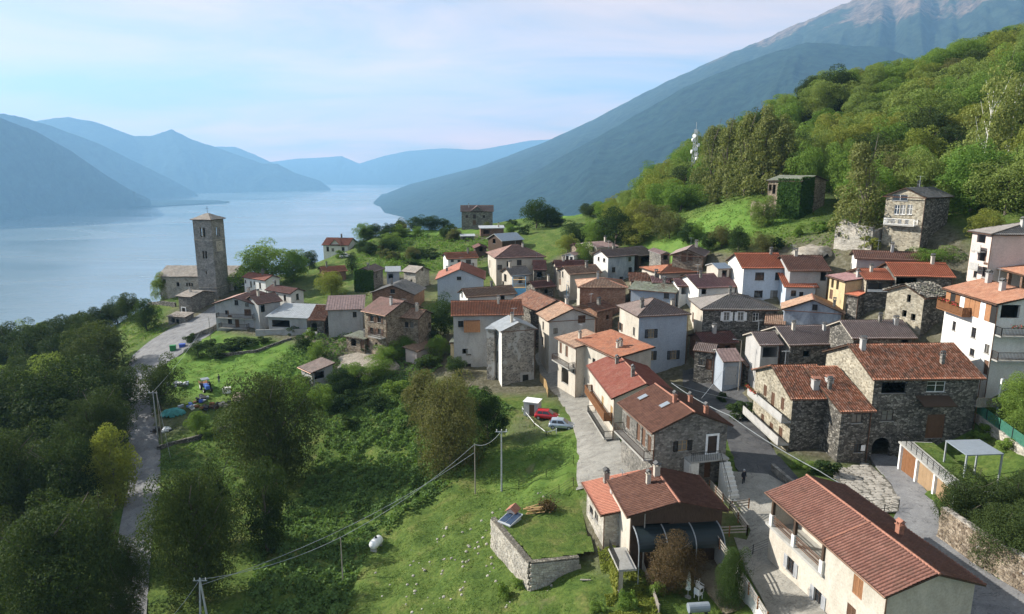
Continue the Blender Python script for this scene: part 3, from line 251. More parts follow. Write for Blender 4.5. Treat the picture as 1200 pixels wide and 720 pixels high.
('broadL','pale green tree in the dense forest on the right hillside','hillside forest trees,pale green',[(101.5,212.4,6.9,8.8),(96.2,254.9,6.4,10.8),(68.8,230.1,10.7,11.4),(85.3,132.7,10.1,12.3),(113.0,230.7,8.9,11.3),(53.8,218.8,10.5,12.5),(126.0,217.6,9.0,8.3),(157.1,196.0,7.1,10.3),(34.2,201.5,6.7,5.2),(87.8,120.1,9.7,11.0),(129.4,252.8,7.9,8.8),(120.0,261.7,6.9,12.4),(117.8,180.1,10.5,8.9),(196.4,234.9,6.2,11.0),(134.4,247.8,8.1,10.8),(100.8,170.6,12.1,11.9),(103.1,233.2,10.8,11.2),(86.6,147.8,8.9,11.1),(90.8,183.5,10.3,10.0),(160.4,220.9,9.8,11.4),(92.7,239.7,10.6,8.2),(41.3,245.9,5.1,7.8),(159.9,246.2,8.1,11.8),(148.9,208.9,12.2,7.6),(109.1,194.0,12.4,11.9),(153.4,181.4,8.0,12.2),(116.0,212.8,7.5,10.9),(75.5,127.3,11.2,8.2),(181.3,213.7,8.3,11.4),(188.5,244.5,7.0,12.3),(36.8,221.9,4.8,5.5),(208.4,246.3,5.3,9.9),(41.7,257.9,3.5,5.8),(155.2,260.5,6.5,7.7),(112.8,260.4,10.0,10.2),(131.2,203.8,10.7,11.8),(147.5,172.4,7.7,12.3),(121.2,169.6,7.5,9.7),(65.3,185.0,7.0,11.3),(118.5,134.6,8.2,8.2),(73.6,171.1,11.0,10.0),(49.9,233.3,7.0,9.7),(127.7,193.0,7.8,9.9),(84.7,219.4,11.1,11.0),(148.9,253.9,7.0,9.8),(162.5,259.7,7.0,9.4),(60.0,239.3,10.9,8.8),(87.5,194.4,9.1,9.4),(108.1,221.2,10.4,10.0),(140.0,183.9,9.3,9.1),(73.0,241.0,7.8,8.4),(41.6,236.4,6.7,6.4),(123.0,208.4,6.6,11.2),(65.7,223.2,6.0,9.7),(77.3,258.1,7.8,8.5),(48.6,261.6,3.6,6.5),(51.5,249.5,6.9,10.6),(100.1,146.8,8.9,7.9),(136.5,161.5,12.5,11.2),(108.4,214.2,8.5,11.8),(36.6,214.3,5.0,7.8),(102.4,240.4,8.8,10.9),(119.5,236.7,10.7,8.1),(135.6,189.6,12.2,11.6),(171.4,247.0,8.4,8.5),(124.6,200.3,11.3,10.9),(85.1,226.7,8.7,10.2),(82.6,115.1,9.3,10.3)]),
('broadY','yellow-green tree in the dense forest on the right hillside','hillside forest trees,yellow-green',[(166.5,209.0,6.9,9.1),(64.2,205.6,7.4,11.1),(130.1,210.9,6.6,12.5),(97.6,201.2,10.1,12.0),(75.6,225.2,12.4,8.6),(93.2,106.8,8.4,11.3),(174.4,221.9,9.1,9.5),(92.6,214.6,8.4,8.1),(121.5,251.9,7.8,9.7),(73.3,215.8,6.3,12.1),(132.0,228.2,8.9,9.3),(139.2,197.2,10.4,12.2),(154.7,226.3,11.1,9.7),(50.9,225.5,11.3,8.0),(69.7,258.7,8.4,7.8),(139.3,213.0,6.2,11.5),(30.9,209.1,5.3,7.8),(43.5,212.2,10.5,11.3),(110.4,181.6,6.1,9.7),(81.6,174.1,11.9,11.0),(44.4,204.2,9.3,12.0),(115.3,200.9,11.4,9.8),(98.0,116.5,6.2,10.6),(97.9,177.6,7.7,8.7),(78.5,193.3,9.2,10.7),(95.0,127.1,12.3,8.1),(90.6,155.8,11.0,9.1),(60.8,212.6,11.1,8.7),(148.5,190.3,6.9,10.1),(35.0,242.2,5.4,5.1),(82.7,212.2,9.6,8.0),(84.0,253.1,7.5,9.6),(141.3,205.6,10.7,10.2),(93.9,207.2,12.0,7.8),(127.4,260.5,6.7,8.8),(105.8,160.4,8.1,11.1),(89.4,175.1,10.8,11.1)]),
('broad','dark green tree in the dense forest on the right hillside','hillside forest trees,dark green',[(128.2,175.3,8.7,7.8),(165.4,241.3,8.7,7.8),(102.7,247.9,8.7,8.1),(155.9,236.7,6.2,11.6),(76.6,247.3,7.1,7.8),(179.7,238.1,7.8,10.5),(51.9,208.2,9.9,10.7),(74.6,183.3,10.8,9.5),(84.0,160.8,10.8,10.5),(128.9,154.5,11.3,11.5),(98.1,156.6,8.1,8.3),(69.3,177.8,11.8,7.9),(28.1,260.1,3.6,6.2),(107.2,254.4,8.9,8.6),(166.5,229.5,7.8,12.2),(145.5,223.0,8.1,9.6),(99.4,194.0,6.9,7.8),(85.7,243.7,9.9,7.9),(97.5,164.1,10.4,10.6),(28.0,245.5,3.8,7.3),(171.2,259.5,7.2,10.1),(108.9,237.1,11.1,12.1),(134.5,219.4,6.3,12.0)]),
('broadG','mid green tree in the dense forest on the right hillside','hillside forest trees,mid green',[(31.8,252.6,3.5,7.2),(68.6,196.8,9.6,11.0),(90.5,167.2,10.2,10.5),(184.4,255.9,7.3,10.1),(64.0,249.6,9.9,11.5),(121.2,228.8,7.8,11.8),(51.4,240.8,6.3,10.8),(126.1,240.0,8.6,7.9),(107.5,127.1,8.5,8.6),(74.6,203.1,9.1,9.1),(118.2,151.7,9.1,9.3),(99.0,223.9,8.0,10.2),(141.2,237.9,9.5,11.4),(88.5,259.4,6.2,11.4),(32.3,231.1,5.6,5.6),(105.4,151.8,6.3,7.8),(103.5,185.7,7.0,11.9),(54.9,258.0,6.6,12.3),(115.5,162.4,7.5,9.2),(90.9,231.4,12.2,9.2),(75.4,158.9,11.2,7.7),(95.4,247.8,7.8,11.6),(43.9,196.6,8.0,12.2),(134.7,261.2,7.2,11.6),(84.3,180.9,8.4,8.2),(127.7,183.0,12.5,9.0),(115.3,245.9,9.1,11.0),(196.8,256.3,6.2,7.8),(141.5,256.7,6.1,9.2),(214.6,261.3,5.1,11.3),(75.9,149.0,9.5,10.4),(165.5,252.2,6.3,8.1),(87.1,205.4,10.9,11.9),(176.2,254.1,7.3,8.3),(105.0,206.2,6.7,10.0),(149.0,234.3,10.3,11.8),(57.5,230.1,12.2,11.8),(116.2,220.7,6.6,10.8),(46.1,187.7,7.0,12.4),(186.0,228.5,7.6,7.6),(151.7,244.1,8.4,8.4),(29.7,221.9,6.0,5.5),(119.5,193.1,9.0,9.1),(150.7,217.0,6.0,11.5),(43.8,219.5,11.4,10.4),(110.2,169.2,11.3,8.9),(68.4,132.6,10.2,11.6),(170.6,199.0,9.1,9.8),(81.1,122.1,11.2,11.2),(144.6,247.4,8.3,9.8),(81.4,141.8,10.4,8.6),(56.6,202.1,10.6,9.3),(101.8,261.6,6.2,10.9),(178.1,261.2,6.7,11.2),(41.6,227.2,4.7,5.6),(156.4,252.9,7.6,7.5),(69.4,163.1,10.6,8.2),(75.7,233.8,8.8,9.1),(62.3,257.1,7.6,10.1),(62.8,192.2,12.3,12.2),(131.8,235.9,9.1,12.3),(111.1,141.7,7.9,10.3)]),
('bushY','brownish tree in the dense forest on the right hillside,second from the left','hillside forest trees,brownish',[(76.4,136.7,11.3,11.0)]),
('bushY','brownish tree in the dense forest on the right hillside,third from the left','hillside forest trees,brownish',[(138.7,225.4,7.7,9.5)]),
('bushY','brownish tree in the dense forest on the right hillside,first from the left','hillside forest trees,brownish',[(83.7,233.9,6.4,10.3)])]
M={'bins': (-73.65, 143.34, -39.59),
 'boulder': (-32.92, 127.83, -38.57),
 'cabin': (3.22, 101.56, -38.18),
 'car_hill': (-51.52, 210.05, -28.19),
 'church_path': [((-90.56, 170.63), (-80.71, 163.3)), ((-90.36, 163.2), (-82.48, 155.23))],
 'courtyard': [((-34.99, 131.65), (-24.97, 133.16)), ((-32.01, 126.02), (-23.11, 129.09)), ((-27.88, 121.9), (-21.16, 125.07))],
 'driveway': [((21.94, 61.44), (25.55, 58.87)), ((21.7, 57.56), (25.6, 55.04)), ((21.55, 52.66), (25.32, 49.29)), ((21.2, 49.19), (25.09, 45.84))],
 'fences': [('fence', 'brown wooden rail fence bending around the lower square', 'rail',
             [(21.39, 68.39, -34.4), (22.11, 63.62, -34.4), (22.33, 59.12, -34.5), (18.79, 58.64, -34.4), (19.3, 55.07, -34.7), (19.6, 52.66, -35.0), (20.2, 47.8, -35.6)], 1.0),
            ('fence', 'short wooden rail fence beside the parking bay of the square', 'rail', [(22.29, 63.62, -34.4), (24.2, 64.16, -34.4)], 1.0),
            ('fence', 'thin metal fence across the top of the driveway', 'wire', [(21.35, 57.94, -36.7), (22.85, 58.65, -36.25), (24.92, 59.12, -35.64)], 1.0),
            ('fence', 'weathered board fence between the garden and the near lawn', 'board', [(12.3, 58.28, -37.63), (12.59, 55.58, -37.96), (12.69, 52.31, -38.2)], 1.1),
            ('fence', 'post and wire fence on the grass above the lawn terrace', 'wire',
             [(0.39, 72.23, -39.85), (2.44, 71.79, -38.96), (3.93, 72.23, -38.35), (5.45, 73.13, -37.75), (7.2, 73.98, -37.1)], 1.3),
            ('fence', 'white tape fence from the parked cars down the green bank', 'tape', [(1.63, 102.74, -38.34), (3.34, 96.9, -38.59), (4.95, 93.02, -38.49), (6.42, 92.94, -38.06)], 0.7),
            ('fence', 'post and wire fence on the bank between the lane and the terrace', 'wire', [(0.86, 79.53, -40.12), (4.29, 79.49, -38.71), (7.81, 80.8, -37.35)], 1.3),
            ('fence', 'green mesh fence on the low wall at the right edge', 'mesh', [(55.59, 77.88, -29.03), (55.48, 73.21, -29.5), (54.82, 68.28, -29.69), (54.64, 65.07, -29.65)], 1.2),
            ('fence', 'bamboo coloured board fence beside the tall narrow house', 'bamboo', [(4.94, 114.64, -37.4), (5.83, 111.33, -37.54), (5.91, 107.2, -37.62)], 1.5),
            ('fence', 'light wooden rail fence above the pale roofless ruin', 'rail2', [(66.1, 126.22, -11.56), (66.5, 123.96, -11.66), (66.72, 122.01, -11.93)], 1.0),
            ('fence', 'metal railing around the paved terrace tip beside the side road', 'wire', [(35.5, 62.29, -34.08), (37.11, 62.46, -33.99), (38.89, 63.09, -33.86)], 0.9)],
 'frame': (-0.18, 66.89, -37.4),
 'garagewall': [(44.11, 72.45, -30.8), (43.78, 69.53, -30.8), (43.37, 65.9, -30.8), (43.04, 62.14, -30.8)],
 'grill': (15.93, 51.83, -37.85),
 'hut_green': (4.02, 248.06, -20.86),
 'junk1': (-58.05, 116.57, -42.85),
 'junk2': (-56.72, 118.52, -42.25),
 'junk3': (-53.08, 115.05, -42.61),
 'junk4': (-63.75, 125.91, -41.77),
 'junk5': (-51.36, 115.33, -42.39),
 'kennel': (0.09, 67.98, -37.4),
 'lane': [((4.23, 125.72), (6.55, 126.6)), ((5.2, 117.32), (9.12, 116.66)), ((7.11, 108.47), (12.67, 104.84)), ((8.81, 98.08), (13.91, 93.92)), ((8.98, 88.82), (14.23, 83.42)),
          ((8.2, 80.4), (14.69, 75.44)), ((7.42, 73.15), (13.73, 72.76))],
 'mast': (56.22, 215.0, -3.36),
 'mast_h': 13.81,
 'mts': [('back',
          [(-1949, 9000, -491), (-1300, 8800, -244), (-416, 8500, -31), (389, 8000, 257), (917, 7600, 494), (1548, 7200, 817), (2149, 6800, 1064), (2596, 6500, 1248), (2942, 6300, 1389),
           (3305, 6200, 1569), (3657, 6100, 1687), (4167, 6000, 1550), (5576, 6000, 1453)],
          [(-1587, 7544, -402), (-1273, 6628, -402), (-1081, 5804, -402), (-815, 5243, -402), (-169, 3376, -402), (154, 3053, -402), (562, 2785, -402), (1053, 2785, -402), (1293, 2559, -402),
           (1499, 2366, -402), (1799, 2366, -402), (2098, 2366, -402), (2235, 2199, -402)],
          300, 3, 260, 110),
         ('spur',
          [(-646, 5200, -373), (-252, 5100, -241), (123, 5000, -72), (477, 4900, 123), (811, 4800, 312), (1125, 4700, 490), (1423, 4600, 616), (1652, 4500, 694), (1819, 4400, 728), (2238, 4300, 682),
           (2442, 4100, 521), (2732, 3900, 244), (3175, 3700, -31)],
          [(-847, 5243, -402), (-357, 3564, -402), (-77, 3053, -402), (140, 2785, -402), (323, 2559, -402), (480, 2366, -402), (636, 2280, -402), (782, 2199, -402), (889, 2054, -402),
           (1046, 2054, -402), (1180, 1926, -402), (1377, 1926, -402), (1623, 1926, -402)],
          300, 7, 260, 110),
         ('left1', [(-4691, 5200, 743), (-4191, 5300, 528), (-3911, 5400, 351), (-3854, 5700, 264), (-3781, 6000, 115), (-3674, 6300, -98), (-3604, 6500, -220), (-3460, 6600, -327)],
          [(-3806, 4009, -402), (-3614, 4391, -402), (-3678, 4925, -402), (-3703, 5418, -402), (-3703, 6018, -402), (-3633, 6370, -402), (-3543, 6497, -402), (-3537, 6765, -402)], 300, 11, 160, 60),
         ('left2', [(-6560, 7600, 740), (-5570, 7700, 545), (-5412, 7800, 516), (-5162, 8000, 408), (-4876, 8300, 237), (-4558, 8600, -10), (-4243, 8800, -223), (-4074, 8900, -355)],
          [(-6291, 7057, -402), (-5243, 7057, -402), (-5111, 7374, -402), (-4966, 7721, -402), (-4708, 8102, -402), (-4423, 8522, -402), (-4161, 8748, -402), (-4084, 8987, -402)], 300, 13, 160, 60),
         ('left3',
          [(-7496, 10500, 560), (-7015, 10600, 664), (-6728, 10700, 702), (-6420, 10800, 651), (-5901, 11000, 431), (-5670, 11100, 448), (-5412, 11200, 551), (-5102, 11200, 386), (-4760, 11300, 269),
           (-4346, 11300, 122), (-4036, 11300, 14), (-3801, 11300, 14), (-3490, 11200, -134), (-3098, 11200, -256), (-2940, 11200, -378)],
          [(-6376, 8748, -402), (-5993, 8987, -402), (-5626, 9111, -402), (-5247, 9239, -402), (-4859, 9370, -402), (-4576, 9505, -402), (-4404, 9644, -402), (-4227, 9787, -402), (-4045, 9934, -402),
           (-3858, 10086, -402), (-3664, 10243, -402), (-3465, 10404, -402), (-3259, 10571, -402), (-3047, 10742, -402), (-2902, 11103, -402)],
          300, 17, 160, 60),
         ('left4', [(-6827, 14000, 251), (-5896, 14000, 350), (-5538, 14000, 350), (-5125, 14000, 184), (-4712, 14000, -17), (-4297, 14000, -219)],
          [(-6084, 12346, -402), (-5263, 12346, -402), (-4943, 12346, -402), (-4563, 12346, -402), (-4183, 12346, -402), (-3802, 12346, -402)], 300, 19, 80, 30),
         ('far',
          [(-6650, 17500, -147), (-6055, 17500, 63), (-5344, 17500, 146), (-4808, 17500, 167), (-4272, 17500, 209), (-3832, 17500, 21), (-3204, 17500, 209), (-2581, 17500, 334), (-1705, 17500, 396),
           (-829, 17000, 345), (413, 17000, 566), (2063, 17000, 666)],
          [(-5304, 13900, -402), (-4791, 13900, -402), (-4278, 13900, -402), (-3850, 13900, -402), (-3422, 13900, -402), (-3063, 13900, -402), (-2567, 13900, -402), (-2070, 13900, -402),
           (-1369, 13900, -402), (-684, 13900, -402), (342, 13900, -402), (1711, 13900, -402)],
          300, 23, 120, 30)],
 'parasol': (15.71, 54.42, -37.85),
 'patches': [([(-30.86, 108.14), (-19.52, 114.29), (-5.98, 114.27), (0.0, 103.98), (-6.08, 86.74), (-13.2, 80.73), (-17.56, 74.89), (-17.3, 61.1), (-29.29, 64.67), (-32.04, 77.3), (-30.67, 86.58)],
              42000, 0.17, 1.2, 'leaf_bramble', 0.34),
             ([(-49.57, 126.69), (-43.77, 141.52), (-21.3, 137.7), (-12.9, 124.02), (-19.44, 113.76), (-30.86, 108.14), (-40.79, 114.6)], 14000, 0.15, 1.3, 'leaf_bramble', 0.36),
             ([(-48.68, 192.7), (-47.85, 224.73), (-23.05, 230.59), (0.0, 211.83), (-9.27, 183.8), (-27.47, 181.06)], 7000, 0.2, 1.5, 'leaf_broadG', 0.42),
             ([(-57.23, 103.14), (-44.06, 110.99), (-34.9, 95.93), (-40.18, 86.76), (-47.9, 86.81)], 7000, 0.12, 0.7, 'leaf_bramble', 0.38),
             ([(41.24, 165.06), (63.09, 126.25), (60.64, 120.57), (37.77, 150.19)], 3500, 0.16, 1.0, 'leaf_broadG', 0.45),
             ([(8.57, 62.24), (12.29, 61.54), (12.97, 50.9), (8.41, 51.69)], 4500, 0.09, 0.5, 'leaf_broadY', 0.4),
             ([(38.92, 55.95), (40.11, 52.61), (40.85, 46.88), (46.73, 53.85), (43.95, 60.87)], 5000, 0.1, 0.7, 'leaf_bramble', 0.4),
             ([(-105.47, 178.61), (-93.74, 178.08), (-83.39, 162.19), (-90.93, 156.18)], 3000, 0.13, 0.7, 'leaf_broadG', 0.4),
             ([(-17.3, 61.1), (-16.6, 75.31), (-4.64, 86.18), (11.03, 92.46), (7.35, 51.96)], 16000, 0.05, 0.16, 'leaf_grass', 0.42),
             ([(-74.9, 137.18), (-47.75, 136.68), (-41.93, 126.08), (-44.4, 111.96), (-56.43, 105.86)], 9000, 0.07, 0.3, 'leaf_grass', 0.4),
             ([(50.3, 214.02), (73.89, 149.18), (61.84, 123.44), (36.01, 169.14)], 8000, 0.12, 0.35, 'leaf_grass', 0.4),
             ([(-15.09, 115.08), (2.72, 103.0), (9.7, 80.47), (-4.64, 86.18)], 6000, 0.07, 0.4, 'leaf_bramble', 0.5)],
 'patio': [((13.71, 63.24), (20.24, 62.83)), ((13.63, 59.7), (19.46, 59.1)), ((17.19, 57.5), (19.93, 57.41)), ((18.14, 51.5), (20.22, 51.72))],
 'penin': [(-3422, 6131, -402), (-3415, 6562, -402), (-3208, 6908, -402), (-3031, 7244, -402), (-3048, 7441, -402), (-3250, 7614, -402), (-3677, 7721, -402), (-4011, 7721, -402), (-4107, 7374, -402)],
 'pergola': [(45.31, 67.0, -28.2), (49.03, 67.23, -28.2), (49.01, 63.56, -28.2), (45.09, 63.26, -28.2)],
 'person1': (25.51, 69.73, -34.46),
 'person2': (-55.86, 124.55, -40.97),
 'piazza': [((24.02, 72.94), (28.95, 71.7)), ((23.51, 67.8), (31.21, 65.72)), ((23.65, 64.79), (30.57, 59.43)), ((23.74, 61.87), (29.24, 54.82)), ((22.5, 60.04), (27.48, 50.28))],
 'plank': (6.92, 57.71, -38.6),
 'planks': (2.53, 68.91, -37.4),
 'poles': [('tall grey utility pole on the slope above the lawn terrace', -1.31, 80.45, -40.94, 8.44, 'tee'),
           ('slimmer wooden pole left of the tall utility pole on the slope', -4.77, 81.86, -41.89, 6.97, 'wood'),
           ('thin leaning pole in the brambles near the white gas tank', -19.23, 69.67, -46.49, 5.45, 'wood'),
           ('double-legged utility pole with crossarm at the bottom left', -33.31, 65.37, -49.1, 5.88, 'aframe'),
           ('concrete utility pole beside the road at the scrap yard', -59.78, 108.33, -44.98, 8.01, 'tee'), ('second thin pole beside the scrap yard road pole', -57.97, 106.1, -45.26, 9.04, 'wood'),
           ('thin street lamp pole in the shaded yard', 35.26, 101.53, -34.51, 8.1, 'lamp'), ('thin garden post at the corner of the veranda', 12.3, 57.83, -37.69, 6.14, 'wood'),
           ('small pole beside the road in front of the grey chalet', -65.97, 144.83, -37.87, 5.36, 'wood'), ('thin aerial pole beside the long brown roof', 60.86, 117.63, -17.28, 6.51, 'wood')],
 'red_car': (5.39, 99.54, -37.97),
 'road': [((-76.71, 178.1), (-63.55, 165.72)), ((-79.68, 167.22), (-67.4, 157.3)), ((-83.65, 161.85), (-68.09, 148.44)), ((-85.96, 156.32), (-69.83, 142.03)), ((-86.44, 149.86), (-71.7, 136.59)),
          ((-81.12, 136.71), (-72.84, 132.34)), ((-75.56, 126.22), (-68.47, 124.26)), ((-69.91, 117.02), (-63.56, 114.77)), ((-62.7, 104.73), (-57.03, 103.59)), ((-57.29, 94.23), (-52.02, 93.46)),
          ((-52.74, 83.7), (-47.78, 83.04)), ((-48.71, 75.4), (-44.26, 74.95)), ((-44.62, 66.27), (-40.03, 65.68))],
 'rubble': (56.42, 126.53, -16.02),
 'scaff': [(0.19, 148.0, -28.01), (3.01, 148.0, -28.01)],
 'scaff2': [(12.2, 150.0, -27.61), (13.53, 150.0, -27.61)],
 'side_road': [((43.05, 77.04), (45.49, 76.26)), ((42.39, 74.95), (45.58, 74.25)), ((41.07, 68.35), (43.87, 68.01)), ((39.05, 63.24), (42.25, 62.22)), ((35.85, 59.48), (39.86, 57.73)),
               ((35.17, 55.37), (40.01, 52.9)), ((34.91, 50.55), (40.86, 48.7)), ((34.62, 46.28), (41.36, 45.04))],
 'silver_car': (7.27, 94.55, -37.79),
 'stone_patch': [((36.85, 72.52), (41.77, 74.51)), ((35.35, 68.5), (41.17, 69.05)), ((34.67, 64.61), (39.91, 64.95)), ((35.17, 62.15), (38.53, 62.44))],
 'street': [((28.87, 110.91), (35.36, 109.8)), ((27.92, 106.75), (35.98, 106.11)), ((28.62, 101.37), (36.2, 101.6)), ((29.28, 93.24), (33.91, 90.38)), ((27.61, 82.32), (32.29, 79.33)),
            ((25.92, 73.66), (31.92, 70.73)), ((26.18, 68.14), (31.54, 64.46))],
 'tank': (-16.38, 74.74, -45.39),
 'teal': (-60.1, 114.63, -43.57),
 'terrace': [(-2.04, 67.8), (1.81, 59.34), (6.49, 60.22), (8.43, 61.12), (8.05, 65.32), (7.99, 71.85), (5.0, 73.93), (1.15, 70.45)],
 'tower': ((-84.55, 180.0, -14.13),),
 'town': [(-484, 5571, -400), (-639, 5640, -400), (-363, 5261, -400), (-247, 4792, -400), (-1008, 5650, -400), (-651, 5254, -400), (-346, 5599, -400), (-964, 5279, -400), (-516, 5243, -400),
          (-1066, 5707, -400), (-572, 5488, -400), (-866, 4830, -400), (-896, 5435, -400), (-983, 5395, -400), (-756, 5713, -400), (-387, 5091, -400), (-444, 5711, -400), (-901, 4864, -400),
          (-709, 4906, -400), (-730, 5620, -400), (-915, 5027, -400), (-686, 5681, -400), (-936, 5504, -400), (-398, 5610, -400), (-529, 5220, -400), (-541, 4814, -400), (-793, 4936, -400),
          (-747, 4976, -400), (-833, 4901, -400), (-586, 5668, -400), (-646, 5371, -400), (-546, 5118, -400), (-675, 5003, -400), (-316, 5012, -400), (-343, 5220, -400), (-946, 5577, -400),
          (-420, 4906, -400), (-491, 5087, -400), (-851, 5558, -400), (-544, 4982, -400), (-987, 5412, -400), (-705, 5456, -400), (-409, 5033, -400), (-545, 4778, -400), (-896, 4966, -400),
          (-474, 5139, -400), (-579, 5250, -400), (-726, 5158, -400), (-976, 5202, -400), (-807, 5671, -400), (-425, 5147, -400), (-723, 5112, -400), (-480, 5029, -400), (-945, 5075, -400),
          (-720, 5253, -400), (-580, 5728, -400), (-459, 5129, -400), (-942, 5180, -400), (-547, 5537, -400), (-906, 5360, -400)],
 'tractor': (-57.24, 121.97, -41.63),
 'walls': [('retaining_wall', 'rough stone wall holding up the small square lawn terrace on the near slope', 'stone_wall',
            [(-2.03, 67.61, -37.3, -41.39), (1.8, 59.18, -37.3, -40.87), (6.48, 60.06, -37.3, -38.88)], 0.5),
           ('retaining_wall', 'low dark stone retaining wall crossing the meadow edge right of the road', 'stone_dark',
            [(-58.01, 104.45, -45.0, -46.1), (-52.45, 106.53, -44.08, -45.18), (-46.09, 110.52, -42.8, -43.9), (-44.57, 112.46, -42.3, -43.4)], 0.45),
           ('retaining_wall', 'low stone wall with creepers along the top of the green meadow', 'stone_dark',
            [(-61.75, 136.85, -38.58, -39.58), (-53.11, 136.72, -37.63, -38.63), (-48.75, 139.85, -36.44, -37.44), (-46.92, 141.01, -36.0, -37.0)], 0.45),
           ('retaining_wall', 'long stone retaining wall along the side road at the lower right', 'stone_rubble',
            [(39.62, 57.47, -30.69, -34.19), (39.93, 52.78, -30.51, -34.01), (40.79, 48.6, -30.34, -33.84), (41.46, 45.99, -30.29, -33.79)], 0.5),
           ('retaining_wall', 'white plastered wall under the wooden railing of the driveway', 'plaster_white',
            [(19.35, 60.39, -34.4, -37.29), (19.79, 56.43, -34.7, -37.65), (20.14, 53.19, -35.0, -37.54), (20.62, 48.75, -35.6, -37.19), (20.99, 46.93, -36.0, -37.05)], 0.35),
           ('retaining_wall', 'concrete kerb wall under the upper railing of the square', 'plaster_cream',
            [(22.06, 70.45, -34.46, -35.36), (23.08, 66.36, -34.78, -35.68), (23.59, 62.43, -35.31, -36.21)], 0.3),
           ('retaining_wall', 'curved low stone wall below the yellow stone gable', 'stone_grey', [(29.76, 72.58, -33.39, -34.79), (30.15, 68.66, -33.33, -34.73), (30.94, 67.23, -33.31, -34.71)],
            0.4),
           ('retaining_wall', 'low stone wall carrying the green mesh fence at the right edge', 'stone_pale',
            [(55.59, 77.88, -29.03, -30.43), (55.48, 73.21, -29.5, -30.9), (54.82, 68.28, -29.69, -31.09), (54.64, 65.07, -29.65, -31.05)], 0.4),
           ('retaining_wall', 'low wall in front of the pale canopy barn', 'plaster_grey',
            [(-56.04, 145.02, -35.37, -37.07), (-50.11, 144.13, -34.95, -36.65), (-44.14, 142.82, -34.63, -36.33), (-41.32, 140.59, -34.81, -36.51)], 0.3),
           ('retaining_wall', 'low wall along the road under the grey chalet', 'stone_grey', [(-71.46, 148.15, -37.24, -38.84), (-68.28, 151.66, -36.14, -37.74), (-67.76, 156.16, -35.59, -37.19)],
            0.4),
           ('retaining_wall', 'grey stone terrace wall in front of the church', 'stone_dark', [(-101.07, 186.0, -37.49, -39.19), (-94.45, 180.49, -36.01, -37.71), (-89.12, 177.13, -35.78, -37.48)],
            0.5),
           ('ruined_wall', 'rubble wall stub with pale plaster patch left of the ivy ruin', 'stone_brown',
            [(54.65, 156.57, -8.02, -11.92), (55.37, 153.59, -8.38, -12.28), (56.07, 151.26, -8.57, -12.47)], 0.8)],
 'whitebox': (-52.86, 120.71, -41.37),
 'whitevan': (-59.87, 110.03, -44.6),
 'wires': [('overhead cable between the bottom left pole and the slope poles', [(-33.31, 65.37, -43.32), (-19.23, 69.67, -40.94), (-4.77, 81.86, -35.02), (-1.31, 80.45, -32.6)], 0.8),
           ('lower overhead cable from the bottom left pole across the brambles', [(-33.31, 65.37, -44.02), (-4.77, 81.86, -36.12)], 1.6),
           ('overhead cable leaving the bottom left pole towards the frame edge', [(-33.31, 65.37, -43.32), (-37.14, 64.0, -48.06)], 0.3),
           ('thick overhead cable crossing in front of the yellow stone gable to the side road',
            [(21.51, 88.0, -28.83), (26.94, 80.0, -30.41), (33.88, 70.0, -33.07), (39.94, 64.0, -34.83), (46.1, 55.0, -34.83)], 0.3),
           ('second overhead cable running above the shaded yard', [(21.51, 88.0, -28.83), (33.62, 90.0, -32.33), (35.4, 88.0, -32.84)], 0.3),
           ('overhead cable from the garage roof to the skylight house', [(30.25, 93.0, -28.19), (24.5, 84.0, -29.6)], 0.1),
           ('overhead cable between the scrap yard pole and the chalet pole', [(-59.78, 108.33, -37.07), (-65.97, 144.83, -32.61)], 0.8),
           ('overhead cable falling from the scrap yard pole to the wall', [(-57.97, 106.1, -36.32), (-53.22, 100.0, -48.4)], 0.3),
           ('overhead cable across the bushes at the right edge', [(50.2, 70.0, -33.37), (54.02, 66.0, -33.39)], 0.2)],
 'woodpile': (-49.51, 118.16, -41.63),
 'yard_parasol': (-34.2, 129.75, -38.1),
 'yard_path': [((-60.4, 109.91), (-54.95, 112.3)), ((-59.04, 107.7), (-53.85, 110.44))]}

# ------------------------------------------------------------------ numpy noise and terrain height
_T=np.random.RandomState(3).rand(256,256)
def vnoise(x,y):
    xi=np.floor(x).astype(int); yi=np.floor(y).astype(int); fx=x-xi; fy=y-yi
    fx=fx*fx*(3-2*fx); fy=fy*fy*(3-2*fy)
    a=_T[xi&255,yi&255]; b=_T[(xi+1)&255,yi&255]; c=_T[xi&255,(yi+1)&255]; d=_T[(xi+1)&255,(yi+1)&255]
    return (a*(1-fx)+b*fx)*(1-fy)+(c*(1-fx)+d*fx)*fy
def fbm(x,y,o=4):
    s=0; a=.5; 
    for i in range(o): s=s+a*vnoise(x*2**i+17*i,y*2**i+31*i); a*=.5
    return s/(1-.5**o)
Cn=np.array(C); _X=Cn[:,:2]; _n=len(_X)
_A=np.zeros((_n+1,_n+1)); _d=((_X[:,None]-_X[None])**2).sum(-1); _A[:_n,:_n]=np.sqrt(_d+81)-.6*np.eye(_n); _A[:_n,_n]=1; _A[_n,:_n]=1
_W=np.linalg.solve(_A,np.r_[Cn[:,2],0])
def terr(x,y):
    x=np.atleast_1d(np.asarray(x,float)); y=np.atleast_1d(np.asarray(y,float)); sh=x.shape; x=x.ravel(); y=y.ravel(); out=np.empty(len(x))
    for i in range(0,len(x),20000):
        q=np.stack([x[i:i+20000],y[i:i+20000]],1)
        out[i:i+20000]=np.sqrt(((q[:,None]-_X[None])**2).sum(-1)+81)@_W[:_n]+_W[_n]
    return out.reshape(sh)
def tz(x,y): return float(terr(x,y)[0])
